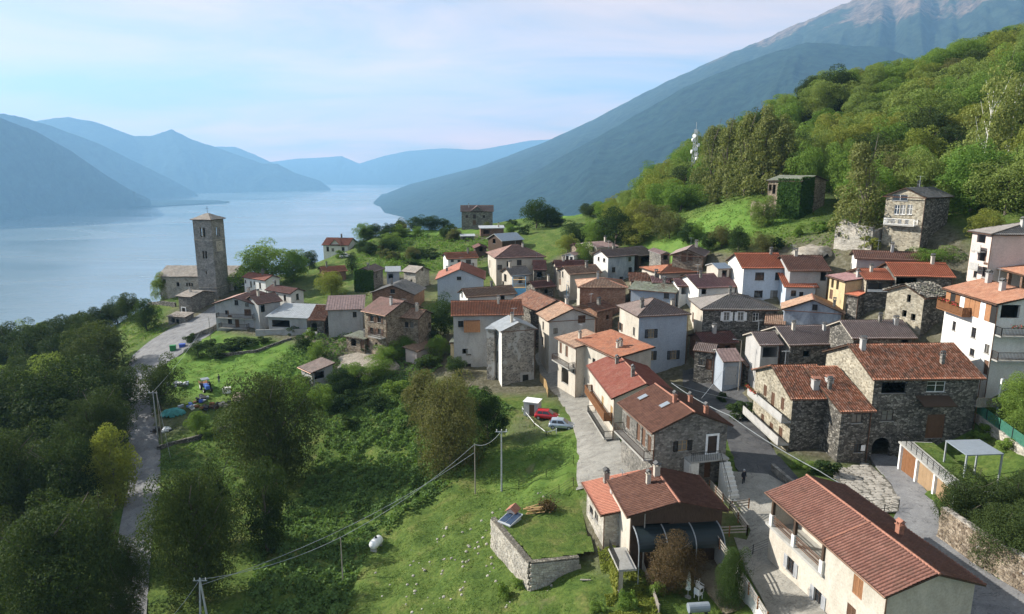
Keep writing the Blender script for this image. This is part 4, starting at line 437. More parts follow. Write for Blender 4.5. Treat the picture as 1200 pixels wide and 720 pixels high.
# ------------------------------------------------------------------ mesh helpers
def tag(o,label=None,cat=None,group=None,kind=None):
    if label: o['label']=label
    if cat: o['category']=cat
    if group: o['group']=group
    if kind: o['kind']=kind
    return o
def link(name,me,parent=None,loc=(0,0,0),rot=(0,0,0),scale=None):
    o=bpy.data.objects.new(name,me); col.objects.link(o); o.location=loc; o.rotation_euler=rot
    if scale: o.scale=scale
    if parent: o.parent=parent
    return o
def empty(name,loc,rz,label,cat,group=None):
    o=bpy.data.objects.new(name,None); col.objects.link(o); o.location=loc; o.rotation_euler=(0,0,rz); o.empty_display_size=.5
    return tag(o,label,cat,group)
def np_mesh(name,V,Q,mats=(),uv=None,mi=None,smooth=False):
    V=np.asarray(V,np.float32); Q=np.asarray(Q,np.int32); k=Q.shape[1]
    me=bpy.data.meshes.new(name); me.vertices.add(len(V)); me.vertices.foreach_set('co',V.ravel())
    me.loops.add(Q.size); me.loops.foreach_set('vertex_index',Q.ravel())
    me.polygons.add(len(Q)); me.polygons.foreach_set('loop_start',np.arange(0,Q.size,k,dtype=np.int32))
    if uv is not None:
        l=me.uv_layers.new(name='UVMap'); l.data.foreach_set('uv',np.asarray(uv,np.float32)[Q.ravel()].ravel())
    for m in mats: me.materials.append(m)
    if mi is not None: me.polygons.foreach_set('material_index',np.asarray(mi,np.int32))
    me.polygons.foreach_set('use_smooth',np.full(len(Q),smooth))
    me.update(calc_edges=True); return me
class MB:
    """collects simple solids, builds one mesh"""
    def __init__(s): s.v=[]; s.f=[]; s.m=[]; s.cur=0
    def add(s,vs,fs):
        o=len(s.v); s.v+=[tuple(v) for v in vs]; s.f+=[[i+o for i in f] for f in fs]; s.m+=[s.cur]*len(fs)
    def box(s,c,d,rz=0,M=None):
        x,y,z=d[0]/2,d[1]/2,d[2]/2; vs=[Vector((a*x,b*y,e*z)) for e in(-1,1) for b in(-1,1) for a in(-1,1)]
        mt=Matrix.Translation(c)@(M if M else Matrix.Rotation(rz,4,'Z')); vs=[mt@v for v in vs]
        s.add(vs,[(0,2,3,1),(4,5,7,6),(0,1,5,4),(1,3,7,5),(3,2,6,7),(2,0,4,6)]); return s
    def bar(s,a,b,w,h=None,up=(0,0,1)):
        a=Vector(a); b=Vector(b); h=h or w; d=b-a
        if d.length<1e-5: return s
        z=d.normalized(); x=z.cross(Vector(up)); 
        if x.length<1e-3: x=Vector((1,0,0))
        x.normalize(); y=x.cross(z); vs=[]
        for p in(a,b):
            for i,j in((-1,-1),(1,-1),(1,1),(-1,1)): vs.append(p+x*(i*w/2)+y*(j*h/2))
        s.add(vs,[(3,2,1,0),(4,5,6,7),(0,1,5,4),(1,2,6,5),(2,3,7,6),(3,0,4,7)]); return s
    def tube(s,a,b,r0,r1=None,n=8,cap=True):
        a=Vector(a); b=Vector(b); r1=r0 if r1 is None else r1; z=(b-a).normalized(); x=z.orthogonal().normalized(); y=z.cross(x); vs=[]
        for p,r in((a,r0),(b,r1)):
            for i in range(n): t=2*math.pi*i/n; vs.append(p+x*(r*math.cos(t))+y*(r*math.sin(t)))
        fs=[(i,(i+1)%n,n+(i+1)%n,n+i) for i in range(n)]
        if cap: fs+= [list(range(n))[::-1],list(range(n,2*n))]
        s.add(vs,fs); return s
    def lathe(s,c,prof,n=12,M=None):
        vs=[];fs=[]
        for r,z in prof:
            for i in range(n): t=2*math.pi*i/n; v=Vector((r*math.cos(t),r*math.sin(t),z)); vs.append(Vector(c)+(M@v if M else v))
        for k in range(len(prof)-1):
            for i in range(n): fs.append((k*n+i,k*n+(i+1)%n,(k+1)*n+(i+1)%n,(k+1)*n+i))
        s.add(vs,fs); return s
    def mesh(s,name,mats,smooth=False,bevel=0):
        me=bpy.data.meshes.new(name); me.from_pydata([tuple(v) for v in s.v],[],s.f)
        for m in (mats if isinstance(mats,(list,tuple)) else [mats]): me.materials.append(m)
        me.polygons.foreach_set('material_index',s.m)
        if bevel or smooth:
            bm=bmesh.new(); bm.from_mesh(me)
            if bevel: bmesh.ops.bevel(bm,geom=[e for e in bm.edges if len(e.link_faces)==2 and e.calc_face_angle(0)>.5],offset=bevel,segments=2,affect='EDGES',profile=.6)
            bm.to_mesh(me); bm.free()
            if smooth: me.polygons.foreach_set('use_smooth',[True]*len(me.polygons))
        me.update(); return me
    def obj(s,name,mats,parent=None,loc=(0,0,0),rot=(0,0,0),**k): return link(name,s.mesh(name,mats,**k),parent,loc,rot)
# ------------------------------------------------------------------ materials
MATS={}
def mat(name,rough=.85,spec=.25,metal=0):
    m=bpy.data.materials.new(name); m.use_nodes=True; t=m.node_tree; b=t.nodes['Principled BSDF']
    b.inputs['Roughness'].default_value=rough; b.inputs['Specular IOR Level'].default_value=spec; b.inputs['Metallic'].default_value=metal
    MATS[name]=m; return m,t,b
def pos(t,scale=(1,1,1)):
    g=N(t,'ShaderNodeNewGeometry'); m=N(t,'ShaderNodeMapping'); m.inputs['Scale'].default_value=scale; t.links.new(g.outputs['Position'],m.inputs[0]); return m.outputs[0]
def mix(t,f,a,b,bt='MIX'):
    n=N(t,'ShaderNodeMixRGB',blend_type=bt)
    for i,v in((0,f),(1,a),(2,b)):
        if isinstance(v,(int,float)): n.inputs[i].default_value=v
        elif isinstance(v,tuple): n.inputs[i].default_value=(*v,1) if len(v)==3 else v
        else: t.links.new(v,n.inputs[i])
    return n.outputs[0]
def noise(t,vec,scale,detail=4,rough=.55,dist=0):
    n=N(t,'ShaderNodeTexNoise'); n.inputs['Scale'].default_value=scale; n.inputs['Detail'].default_value=detail; n.inputs['Roughness'].default_value=rough; n.inputs['Distortion'].default_value=dist
    if vec is not None: t.links.new(vec,n.inputs['Vector'])
    return n.outputs['Fac']
def bump(t,b,h,strength=.4,dist=.05):
    n=N(t,'ShaderNodeBump'); n.inputs['Strength'].default_value=strength; n.inputs['Distance'].default_value=dist; t.links.new(h,n.inputs['Height']); t.links.new(n.outputs[0],b.inputs['Normal'])
def sc(c,k): return tuple(min(1,x*k) for x in c)
def plaster(name,c,stain=.5,dark=None):
    m,t,b=mat(name,.92,.1); p=pos(t)
    dark=dark or sc(c,.55)
    r1=ramp(t,[(.42,(0,0,0)),(.68,(1,1,1))]); t.links.new(noise(t,pos(t,(1,1,.45)),.55,7,.65,.6),r1.inputs[0])
    a=mix(t,N(t,'ShaderNodeMath',operation='MULTIPLY').outputs[0],c,dark)
    mm=[n for n in t.nodes if n.bl_idname=='ShaderNodeMath'][-1]; t.links.new(r1.outputs[0],mm.inputs[0]); mm.inputs[1].default_value=stain
    f=noise(t,p,6,4,.6); r2=ramp(t,[(.3,(.82,.82,.82)),(.75,(1.1,1.1,1.1))]); t.links.new(f,r2.inputs[0])
    t.links.new(mix(t,1,a,r2.outputs[0],'MULTIPLY'),b.inputs['Base Color']); bump(t,b,f,.25,.03)
def stone(name,cols,mortar,scale=2.6,mw=.06,patch=None):
    m,t,b=mat(name,.95,.1); p=pos(t,(1,1,1.7))
    w=N(t,'ShaderNodeTexNoise'); w.inputs['Scale'].default_value=1.5; t.links.new(p,w.inputs['Vector'])
    pw=N(t,'ShaderNodeMixRGB',blend_type='ADD'); pw.inputs[0].default_value=.25; t.links.new(p,pw.inputs[1]); t.links.new(w.outputs['Color'],pw.inputs[2])
    v=N(t,'ShaderNodeTexVoronoi'); v.inputs['Scale'].default_value=scale; t.links.new(pw.outputs[0],v.inputs['Vector'])
    ve=N(t,'ShaderNodeTexVoronoi',feature='DISTANCE_TO_EDGE'); ve.inputs['Scale'].default_value=scale; t.links.new(pw.outputs[0],ve.inputs['Vector'])
    s=N(t,'ShaderNodeSeparateColor'); t.links.new(v.outputs['Color'],s.inputs[0])
    rc=ramp(t,[(i/(len(cols)-1),c) for i,c in enumerate(cols)]); t.links.new(s.outputs[0],rc.inputs[0])
    re=ramp(t,[(mw*.4,(0,0,0)),(mw*1.6,(1,1,1))]); t.links.new(ve.outputs['Distance'],re.inputs[0])
    c=mix(t,re.outputs[0],mortar,rc.outputs[0])
    st=ramp(t,[(.35,(.65,.65,.65)),(.7,(1.12,1.1,1.06))]); t.links.new(noise(t,pos(t),.6,6,.65),st.inputs[0])
    c=mix(t,1,c,st.outputs[0],'MULTIPLY')
    if patch:
        pr=ramp(t,[(.53,(0,0,0)),(.57,(1,1,1))]); t.links.new(noise(t,pos(t,(1,1,.8)),.28,6,.6,.3),pr.inputs[0]); c=mix(t,pr.outputs[0],c,patch)
    t.links.new(c,b.inputs['Base Color']); bump(t,b,re.outputs[0],.7,.06)
def uvnode(t):
    return N(t,'ShaderNodeUVMap',uv_map='UVMap').outputs[0]
def tiles(name,cols,var=.5,patch=None,patchamt=.5,tw=.30,th=.36,rough=.85,bumpy=0):
    m,t,b=mat(name,rough,.2); uv=uvnode(t)
    mp=N(t,'ShaderNodeMapping'); mp.inputs['Scale'].default_value=(1/tw,1/th,1); t.links.new(uv,mp.inputs[0])
    fl=N(t,'ShaderNodeVectorMath',operation='FLOOR'); t.links.new(mp.outputs[0],fl.inputs[0])
    oi=N(t,'ShaderNodeObjectInfo'); ad=N(t,'ShaderNodeVectorMath',operation='ADD'); t.links.new(fl.outputs[0],ad.inputs[0]); t.links.new(oi.outputs['Random'],ad.inputs[1])
    wn=N(t,'ShaderNodeTexWhiteNoise',noise_dimensions='3D'); t.links.new(ad.outputs[0],wn.inputs['Vector'])
    rc=ramp(t,[(i/(len(cols)-1),c) for i,c in enumerate(cols)]); 
    av=N(t,'ShaderNodeMath',operation='MULTIPLY_ADD'); t.links.new(wn.outputs['Value'],av.inputs[0]); av.inputs[1].default_value=var
    nz=noise(t,pos(t),.5,5,.6,.4); rz=N(t,'ShaderNodeMath',operation='MULTIPLY_ADD'); t.links.new(nz,rz.inputs[0]); rz.inputs[1].default_value=1.6*(1-var); rz.inputs[2].default_value=-.3*(1-var)
    t.links.new(rz.outputs[0],av.inputs[2]); t.links.new(av.outputs[0],rc.inputs[0]); c=rc.outputs[0]
    if patch:
        pr=ramp(t,[(.48,(0,0,0)),(.66,(1,1,1))]); t.links.new(noise(t,pos(t),.9,6,.7,.5),pr.inputs[0])
        mm=N(t,'ShaderNodeMath',operation='MULTIPLY'); mm.inputs[1].default_value=patchamt; t.links.new(pr.outputs[0],mm.inputs[0]); c=mix(t,mm.outputs[0],c,patch)
    if name.startswith('tile'):   # groove shading painted into the colour: dark channels between tile rows, lighter crests
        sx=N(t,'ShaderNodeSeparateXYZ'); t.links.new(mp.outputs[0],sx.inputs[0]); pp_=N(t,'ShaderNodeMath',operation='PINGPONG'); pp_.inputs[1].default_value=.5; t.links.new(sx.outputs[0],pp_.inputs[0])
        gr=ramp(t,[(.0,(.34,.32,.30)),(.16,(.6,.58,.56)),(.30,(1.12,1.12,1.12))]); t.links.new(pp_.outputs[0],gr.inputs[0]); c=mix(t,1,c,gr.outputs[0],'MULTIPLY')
    f=noise(t,pos(t),9,3); r2=ramp(t,[(.3,(.8,.8,.8)),(.7,(1.12,1.12,1.12))]); t.links.new(f,r2.inputs[0])
    t.links.new(mix(t,1,c,r2.outputs[0],'MULTIPLY'),b.inputs['Base Color']); bump(t,b,f,.3,.02)
def plain(name,c,rough=.6,spec=.3,metal=0,var=.15,scale=3,emis=None):
    m,t,b=mat(name,rough,spec,metal)
    r=ramp(t,[(.3,sc(c,1-var)),(.7,sc(c,1+var))]); t.links.new(noise(t,pos(t),scale,5,.6),r.inputs[0]); t.links.new(r.outputs[0],b.inputs['Base Color'])
def wood(name,c):
    m,t,b=mat(name,.8,.15); f=noise(t,pos(t,(6,6,.8)),3,5,.6); r=ramp(t,[(.3,sc(c,.6)),(.7,sc(c,1.2))]); t.links.new(f,r.inputs[0]); t.links.new(r.outputs[0],b.inputs['Base Color']); bump(t,b,f,.2,.01)
plaster('plaster_white',(.66,.65,.61),.4,(.40,.38,.34)); plaster('plaster_grey',(.36,.36,.35),.5); plaster('plaster_grey2',(.42,.41,.39),.5,(.24,.23,.22)); plaster('plaster_cream',(.50,.455,.385),.6,(.29,.26,.21))
plaster('plaster_blue',(.34,.38,.43),.45,(.22,.24,.27)); plaster('plaster_blue2',(.46,.52,.58),.3,(.34,.38,.42)); plaster('plaster_bluestain',(.36,.41,.46),.85,(.13,.15,.18)); plaster('plaster_pink',(.60,.50,.45),.3); plaster('plaster_yellow',(.56,.44,.25),.5,(.30,.25,.16)); plaster('concrete',(.38,.37,.34),.6)
stone('stone_grey',[(.12,.115,.105),(.22,.21,.19),(.34,.32,.29)],(.2,.19,.17)); stone('stone_wall',[(.09,.085,.075),(.17,.155,.13),(.27,.25,.21)],(.12,.11,.09),3.4); stone('stone_tower',[(.2,.19,.18),(.3,.29,.27),(.4,.385,.36)],(.26,.25,.23)); stone('stone_dark',[(.07,.067,.06),(.17,.16,.14),(.33,.31,.275)],(.075,.07,.065))
stone('stone_pale',[(.32,.3,.26),(.46,.43,.37),(.56,.53,.47)],(.40,.37,.32)); stone('stone_brown',[(.12,.09,.065),(.27,.22,.16),(.38,.32,.25)],(.24,.2,.16)); stone('stone_yellow',[(.2,.175,.13),(.36,.325,.25),(.48,.44,.35)],(.38,.35,.28))
stone('stone_rubble',[(.13,.12,.11),(.30,.27,.24),(.46,.42,.37)],(.44,.42,.38),scale=2.9,mw=.05,patch=(.42,.41,.39)); stone('brick',[(.16,.08,.055),(.26,.15,.1),(.32,.2,.15)],(.2,.15,.12),4); stone('brick_orange',[(.26,.12,.075),(.38,.2,.13),(.44,.28,.2)],(.3,.22,.17),3.6)
T1=tiles
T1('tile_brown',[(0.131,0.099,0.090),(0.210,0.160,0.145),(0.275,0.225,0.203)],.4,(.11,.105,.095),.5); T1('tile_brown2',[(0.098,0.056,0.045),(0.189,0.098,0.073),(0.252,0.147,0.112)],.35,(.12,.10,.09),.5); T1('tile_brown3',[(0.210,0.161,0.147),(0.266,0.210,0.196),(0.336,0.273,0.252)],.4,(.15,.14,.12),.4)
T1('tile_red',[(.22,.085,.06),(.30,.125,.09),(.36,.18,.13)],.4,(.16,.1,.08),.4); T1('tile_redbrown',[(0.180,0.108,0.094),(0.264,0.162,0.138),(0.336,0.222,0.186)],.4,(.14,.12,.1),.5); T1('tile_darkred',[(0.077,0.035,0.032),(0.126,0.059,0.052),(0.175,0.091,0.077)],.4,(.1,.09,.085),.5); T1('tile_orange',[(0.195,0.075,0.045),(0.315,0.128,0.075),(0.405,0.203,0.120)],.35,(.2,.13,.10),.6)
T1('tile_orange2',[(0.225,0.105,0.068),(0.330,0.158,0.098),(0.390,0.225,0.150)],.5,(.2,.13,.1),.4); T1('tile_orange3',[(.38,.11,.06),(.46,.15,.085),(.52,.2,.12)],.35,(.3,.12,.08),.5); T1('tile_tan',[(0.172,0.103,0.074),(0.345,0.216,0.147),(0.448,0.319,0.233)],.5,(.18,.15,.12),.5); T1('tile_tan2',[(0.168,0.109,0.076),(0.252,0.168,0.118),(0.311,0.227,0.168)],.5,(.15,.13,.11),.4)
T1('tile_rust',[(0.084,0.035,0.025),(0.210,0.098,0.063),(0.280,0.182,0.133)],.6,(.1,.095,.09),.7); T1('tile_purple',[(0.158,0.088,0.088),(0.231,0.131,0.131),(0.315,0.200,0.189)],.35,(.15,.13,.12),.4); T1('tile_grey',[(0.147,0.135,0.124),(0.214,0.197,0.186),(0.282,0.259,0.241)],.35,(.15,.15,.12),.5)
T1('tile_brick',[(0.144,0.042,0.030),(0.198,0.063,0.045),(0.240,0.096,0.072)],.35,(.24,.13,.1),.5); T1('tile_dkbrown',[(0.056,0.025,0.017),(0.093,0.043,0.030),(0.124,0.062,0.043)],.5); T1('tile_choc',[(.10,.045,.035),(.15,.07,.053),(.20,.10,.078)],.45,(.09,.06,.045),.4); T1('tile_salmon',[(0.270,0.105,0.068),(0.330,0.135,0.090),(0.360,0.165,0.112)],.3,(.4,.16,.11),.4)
T1('tile_mix',[(0.150,0.088,0.056),(0.475,0.181,0.100),(0.575,0.325,0.225)],.8,(.12,.11,.09),.6); T1('slab',[(.24,.21,.18),(.33,.29,.25),(.42,.38,.33)],.5,(.2,.19,.16),.5,.5,.5); T1('slab_dark',[(.05,.05,.05),(.1,.1,.1),(.15,.145,.14)],.5,(.13,.13,.11),.4,.4,.4); T1('slab_green',[(.12,.13,.1),(.19,.2,.16),(.25,.26,.22)],.4,(.12,.15,.08),.6,.5,.5)
T1('rubble',[(.06,.055,.05),(.2,.18,.15),(.36,.33,.28)],.8,(.1,.12,.06),.6,.4,.4)
plain('metal_pale',(.36,.38,.39),.5,.4,.0,.2,1.2); plain('metal_blue',(.13,.17,.22),.45,.5,.2); plain('metal_brown',(.2,.14,.13),.6,.3,0,.3,1.5); plain('metal_grey',(.28,.3,.31),.5,.4,0,.2)
wood('wood_dark',(.075,.05,.035)); wood('wood_brown',(.2,.095,.045)); wood('wood_yellow',(.42,.28,.13)); wood('wood_grey',(.3,.27,.23)); wood('wood_orange',(.34,.17,.085)); wood('bark',(.13,.11,.09)); wood('bark_birch',(.62,.6,.55))
plain('white_paint',(.78,.78,.76),.6); plain('dark_frame',(.05,.035,.028),.6); plain('black_paint',(.018,.017,.016),.5); plain('iron',(.03,.03,.03),.5,.4,.5); plain('shutter_brown',(.12,.065,.04),.7); plain('shutter_grey',(.36,.37,.38),.7); plain('ridge_tile',(.30,.14,.095),.8,.2,0,.3,6); plain('copper',(.16,.09,.06),.45,.5,.6); plain('dark_inside',(.02,.019,.018),.9)
plain('car_red',(.42,.012,.02),.25,.6,0,.03); plain('car_silver',(.42,.48,.55),.25,.6,.4,.03); plain('rubber',(.02,.02,.02),.8); plain('headlight_glass',(.7,.72,.74),.15,.7); plain('blue_paint',(.05,.12,.38),.45,.5); plain('tarp_teal',(.05,.22,.21),.6,.3,0,.35,2); plain('plastic_green',(.03,.2,.06),.5); plain('plastic_blue',(.05,.1,.4),.5); plain('skin',(.45,.28,.2),.6); plain('cloth_dark',(.02,.022,.03),.9); plain('cloth_blue',(.06,.08,.14),.9); plain('hair',(.03,.02,.015),.8); plain('hair_grey',(.4,.4,.4),.8); plain('canvas',(.55,.6,.55),.8); plain('flowers',(.45,.04,.05),.8,.2,0,.6,12); plain('brass',(.5,.35,.1),.4); plain('orange_paint',(.28,.19,.11),.85,.2,0,.12,1); plain('scaffold_blue',(.2,.5,.75),.6); plain('mesh_green',(.06,.2,.14),.8); plain('sheet_grey',(.2,.23,.26),.55,.4,0,.1)
g,t,b=mat('glass_dark',.08,.6); b.inputs['Base Color'].default_value=(.02,.024,.028,1)
g,t,b=mat('glass_curtain',.25,.5); b.inputs['Base Color'].default_value=(.16,.155,.14,1)
g,t,b=mat('glass_green',.35,.25); b.inputs['Base Color'].default_value=(.015,.022,.024,1)
g,t,b=mat('solar',.2,.6); b.inputs['Base Color'].default_value=(.03,.05,.09,1)
def leafmat(name,c1,c2,tr=.28):
    m,t,b=mat(name,.8,.08); oi=N(t,'ShaderNodeObjectInfo'); g=N(t,'ShaderNodeNewGeometry')
    a=mix(t,oi.outputs['Random'],c1,c2); r=ramp(t,[(0,(.78,.78,.72)),(.6,(1,1,1)),(1,(1.22,1.18,1.05))]); t.links.new(g.outputs['Random Per Island'],r.inputs[0])
    c=mix(t,1,a,r.outputs[0],'MULTIPLY'); t.links.new(c,b.inputs['Base Color'])
    tl=N(t,'ShaderNodeBsdfTranslucent'); t.links.new(mix(t,1,c,(1.5,1.6,.7),'MULTIPLY'),tl.inputs[0]); ms=N(t,'ShaderNodeMixShader'); ms.inputs[0].default_value=tr
    t.links.new(b.outputs[0],ms.inputs[1]); t.links.new(tl.outputs[0],ms.inputs[2]); t.links.new(ms.outputs[0],t.nodes['Material Output'].inputs[0])
leafmat('leaf_broad',(.032,.052,.018),(.052,.075,.024),.2); leafmat('leaf_broadL',(.15,.205,.06),(.18,.225,.065)); leafmat('leaf_broadG',(.11,.19,.04),(.15,.22,.05)); leafmat('leaf_slope',(.042,.066,.022),(.065,.085,.028),.2); leafmat('leaf_broadD',(.03,.055,.02),(.05,.08,.025)); leafmat('leaf_broadY',(.17,.205,.045),(.21,.22,.055)); leafmat('leaf_bushY',(.12,.12,.05),(.115,.13,.05)); leafmat('leaf_bushR',(.10,.07,.04),(.12,.085,.05)); leafmat('leaf_larch',(.15,.17,.065),(.18,.19,.07)); leafmat('leaf_birch',(.19,.22,.07),(.21,.23,.08)); leafmat('leaf_cypress',(.02,.04,.016),(.025,.045,.02)); leafmat('leaf_ivy',(.04,.085,.02),(.05,.1,.025)); leafmat('leaf_bramble',(.11,.18,.06),(.13,.20,.07)); leafmat('leaf_grass',(.085,.135,.03),(.10,.15,.035),.2)
# ground
m,t,b=mat('grass',.95,.1)
at=N(t,'ShaderNodeAttribute',attribute_name='zone'); sp=N(t,'ShaderNodeSeparateColor'); t.links.new(at.outputs['Color'],sp.inputs[0])
r1=ramp(t,[(.30,(.045,.08,.02)),(.45,(.08,.125,.03)),(.55,(.10,.14,.035)),(.70,(.17,.17,.065))]); t.links.new(noise(t,pos(t),.35,9,.68,.4),r1.inputs[0])
r2=ramp(t,[(.34,(.42,.5,.4)),(.66,(1.4,1.35,1.25))]); t.links.new(noise(t,pos(t),2.2,9,.8),r2.inputs[0]); c=mix(t,1,r1.outputs[0],r2.outputs[0],'MULTIPLY')
r3=ramp(t,[(.3,(.07,.14,.025)),(.5,(.11,.2,.035)),(.7,(.15,.22,.05))]); t.links.new(noise(t,pos(t),.5,6,.6),r3.inputs[0]); c=mix(t,sp.outputs[0],c,r3.outputs[0])
r4=ramp(t,[(.3,(.06,.05,.033)),(.5,(.12,.105,.075)),(.7,(.2,.185,.15))]); t.links.new(noise(t,pos(t),1.6,8,.7),r4.inputs[0]); c=mix(t,sp.outputs[1],c,r4.outputs[0])
pr=ramp(t,[(.60,(0,0,0)),(.70,(1,1,1))]); t.links.new(noise(t,pos(t),.22,8,.7,.3),pr.inputs[0]); pm=N(t,'ShaderNodeMath',operation='MULTIPLY'); pm.inputs[1].default_value=.55; t.links.new(pr.outputs[0],pm.inputs[0]); c=mix(t,pm.outputs[0],c,(.17,.15,.08))
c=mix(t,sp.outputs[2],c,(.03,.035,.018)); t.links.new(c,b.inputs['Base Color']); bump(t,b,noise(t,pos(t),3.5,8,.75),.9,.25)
def paving(name,c,patch,scale=.5,slabs=None):
    m,t,b=mat(name,.93,.15); r=ramp(t,[(.35,c),(.65,patch)]); t.links.new(noise(t,pos(t),scale,9,.68,.6),r.inputs[0]); f=noise(t,pos(t),7,5,.7); r2=ramp(t,[(.3,(.75,.75,.75)),(.7,(1.2,1.2,1.2))]); t.links.new(f,r2.inputs[0]); cc=mix(t,1,r.outputs[0],r2.outputs[0],'MULTIPLY')
    w=ramp(t,[(.49,(1,1,1)),(.5,(.55,.55,.55)),(.51,(1,1,1))]); t.links.new(noise(t,pos(t),.3,5,.6,1.),w.inputs[0]); cc=mix(t,1,cc,w.outputs[0],'MULTIPLY')
    t.links.new(cc,b.inputs['Base Color']); bump(t,b,f,.3,.02)
paving('asphalt',(.14,.14,.145),(.22,.22,.22)); paving('asphalt_dark',(.06,.06,.063),(.10,.10,.10)); paving('paved',(.20,.19,.165),(.30,.285,.25)); paving('lane_concrete',(.19,.18,.16),(.29,.28,.25)); paving('rubble_ground',(.22,.19,.15),(.40,.36,.3),1.2); paving('flag',(.24,.22,.19),(.42,.39,.34),.9); paving('joint',(.09,.085,.07),(.14,.13,.11)); paving('dirt',(.15,.12,.08),(.22,.19,.13))
m,t,b=mat('water',.12,.5); b.inputs['Base Color'].default_value=(.15,.18,.18,1); b.inputs['IOR'].default_value=1.33
n1=noise(t,pos(t,(1,1.6,1)),.02,7,.62); bump(t,b,n1,.12,4)
rr=ramp(t,[(.35,(.10,.10,.10)),(.7,(.32,.32,.32))]); t.links.new(noise(t,pos(t,(.5,1.4,1)),.0012,5,.6,.8),rr.inputs[0]); t.links.new(rr.outputs[0],b.inputs['Roughness'])
def mountmat(name,lo,mid,hi,z0,z1):
    m,t,b=mat(name,.95,.05); g=N(t,'ShaderNodeNewGeometry'); s=N(t,'ShaderNodeSeparateXYZ'); t.links.new(g.outputs['Position'],s.inputs[0])
    mr=N(t,'ShaderNodeMapRange'); mr.inputs[1].default_value=z0; mr.inputs[2].default_value=z1; t.links.new(s.outputs['Z'],mr.inputs[0])
    nz=noise(t,pos(t),.0016,9,.65,.5); ad=N(t,'ShaderNodeMath',operation='MULTIPLY_ADD'); ad.inputs[1].default_value=.9; t.links.new(nz,ad.inputs[0]); t.links.new(mr.outputs[0],ad.inputs[2])
    r=ramp(t,[(.35,lo),(.8,mid),(1.25/1.5,hi)]); dv=N(t,'ShaderNodeMath',operation='DIVIDE'); dv.inputs[1].default_value=1.5; t.links.new(ad.outputs[0],dv.inputs[0]); t.links.new(dv.outputs[0],r.inputs[0])
    f=noise(t,pos(t),.011,12,.8); r2=ramp(t,[(.38,(.3,.3,.3)),(.62,(2.1,2.1,2.1))]); t.links.new(f,r2.inputs[0]); t.links.new(mix(t,1,r.outputs[0],r2.outputs[0],'MULTIPLY'),b.inputs['Base Color']); bump(t,b,f,1,60)
mountmat('mountain_forest',(.016,.032,.022),(.026,.042,.026),(.05,.055,.04),-400,3500); mountmat('mountain_high',(.016,.032,.022),(.03,.042,.026),(.17,.115,.08),-400,1600)
M_=MATS
# ------------------------------------------------------------------ ground sheet, roads, water, mountains
RIB=[k for k in('road','lane','street','piazza','driveway','side_road','stone_patch','patio','courtyard') if k in M]
def ribpoly(k): p=M[k]; return [a for a,_ in p]+[b for _,b in p][::-1]
def inpoly(x,y,poly):
    r=np.zeros(x.shape,bool); n=len(poly)
    for i in range(n):
        x0,y0=poly[i]; x1,y1=poly[(i+1)%n]
        c=((y0>y)!=(y1>y))&(x<(x1-x0)*(y-y0)/((y1-y0) if y1!=y0 else 1e-9)+x0); r^=c
    return r
def grow(a,step,end,f=1.12):
    out=[]; s=step
    while abs(a)<abs(end) and len(out)<400: a+=s; out.append(a); s*=f
    return out
xs=np.arange(-72,72,.9); xs=np.r_[grow(-72,-1.2,-3000,1.1)[::-1],xs,grow(71.3,1.1,3000,1.1)] ; xs=np.unique(xs)
ys=np.r_[grow(42,-1.2,-3000,1.14)[::-1],np.arange(42,120,.8),np.arange(120,260,1.5),grow(260,1.8,3000,1.1)]; ys=np.unique(ys)
GX,GY=np.meshgrid(xs,ys); GZ=terr(GX,GY)
paved=np.zeros(GX.shape,bool)
for k in RIB: paved|=inpoly(GX,GY,ribpoly(k))
near=np.clip(1-np.abs(GX)/400,0,1)*np.clip(1-np.abs(GY-120)/400,0,1)
rough=(fbm(GX*.35,GY*.35,4)-.5)*1.15+.2*np.sin(GZ*2*math.pi/1.7+2*fbm(GX*.15,GY*.15,2))*np.clip((12-GX)/6,0,1)*np.clip((110-GY)/10,0,1)*np.clip((GX+45)/10,0,1)+(fbm(GX*1.7+9,GY*1.7,2)-.5)*.25
GZ=GZ+np.where(paved,-.13,rough*np.clip(near*3,0,1))+np.where(near<=0,(fbm(GX*.01,GY*.01,4)-.5)*20,0)
ht=[]
for h in HOUSES:
    a=R(h[8]); ux,uy=math.cos(a),math.sin(a); dx_=GX-h[2]; dy_=GY-h[3]; lx=dx_*ux+dy_*uy; ly=-dx_*uy+dy_*ux
    ins=(lx>.5)&(lx<h[6]-.5)&(ly>.5)&(ly<h[7]-.5); GZ=np.where(ins,np.minimum(GZ,h[4]+h[5]-1.8),GZ)
tp=M['terrace']; GZ=np.where(inpoly(GX,GY,tp),np.minimum(GZ,-37.9),GZ)
zone=np.zeros(GX.shape+(4,)); zone[...,3]=1
def blob(x,y,r,ry=None): ry=ry or r; return np.exp(-(((GX-x)/r)**2+((GY-y)/ry)**2)**2)
zone[...,0]=np.clip(blob(46,158,22,16)+blob(-58,138,17,15)+blob(18,262,16,12)+blob(-50,128,14,10)+.8*blob(-25,240,30,10)+.5*blob(6,86,9,12),0,1)
zone[...,1]=np.clip(.75*blob(-28,129,9,6)+.8*blob(54,128,9,7)+.35*blob(-60,178,10,10)+.6*blob(-62,112,8,6)+.35*blob(-4,160,40,8)+.45*blob(30,130,22,16)+.5*blob(35,100,22,14)+.4*blob(28,64,8,8)+.5*blob(3,97,4,5)+.5*blob(-78,168,10,6),0,1)
vil=0
for h in HOUSES:
    a=R(h[8]); cxh=h[2]+math.cos(a)*h[6]/2-math.sin(a)*h[7]/2; cyh=h[3]+math.sin(a)*h[6]/2+math.cos(a)*h[7]/2
    vil=vil+np.exp(-(((GX-cxh)**2+(GY-cyh)**2)/8.5**2))
zone[...,1]=np.maximum(zone[...,1],np.clip((vil-.75)*1.6,0,1)*.9)
zone[...,0]*=1-zone[...,1]
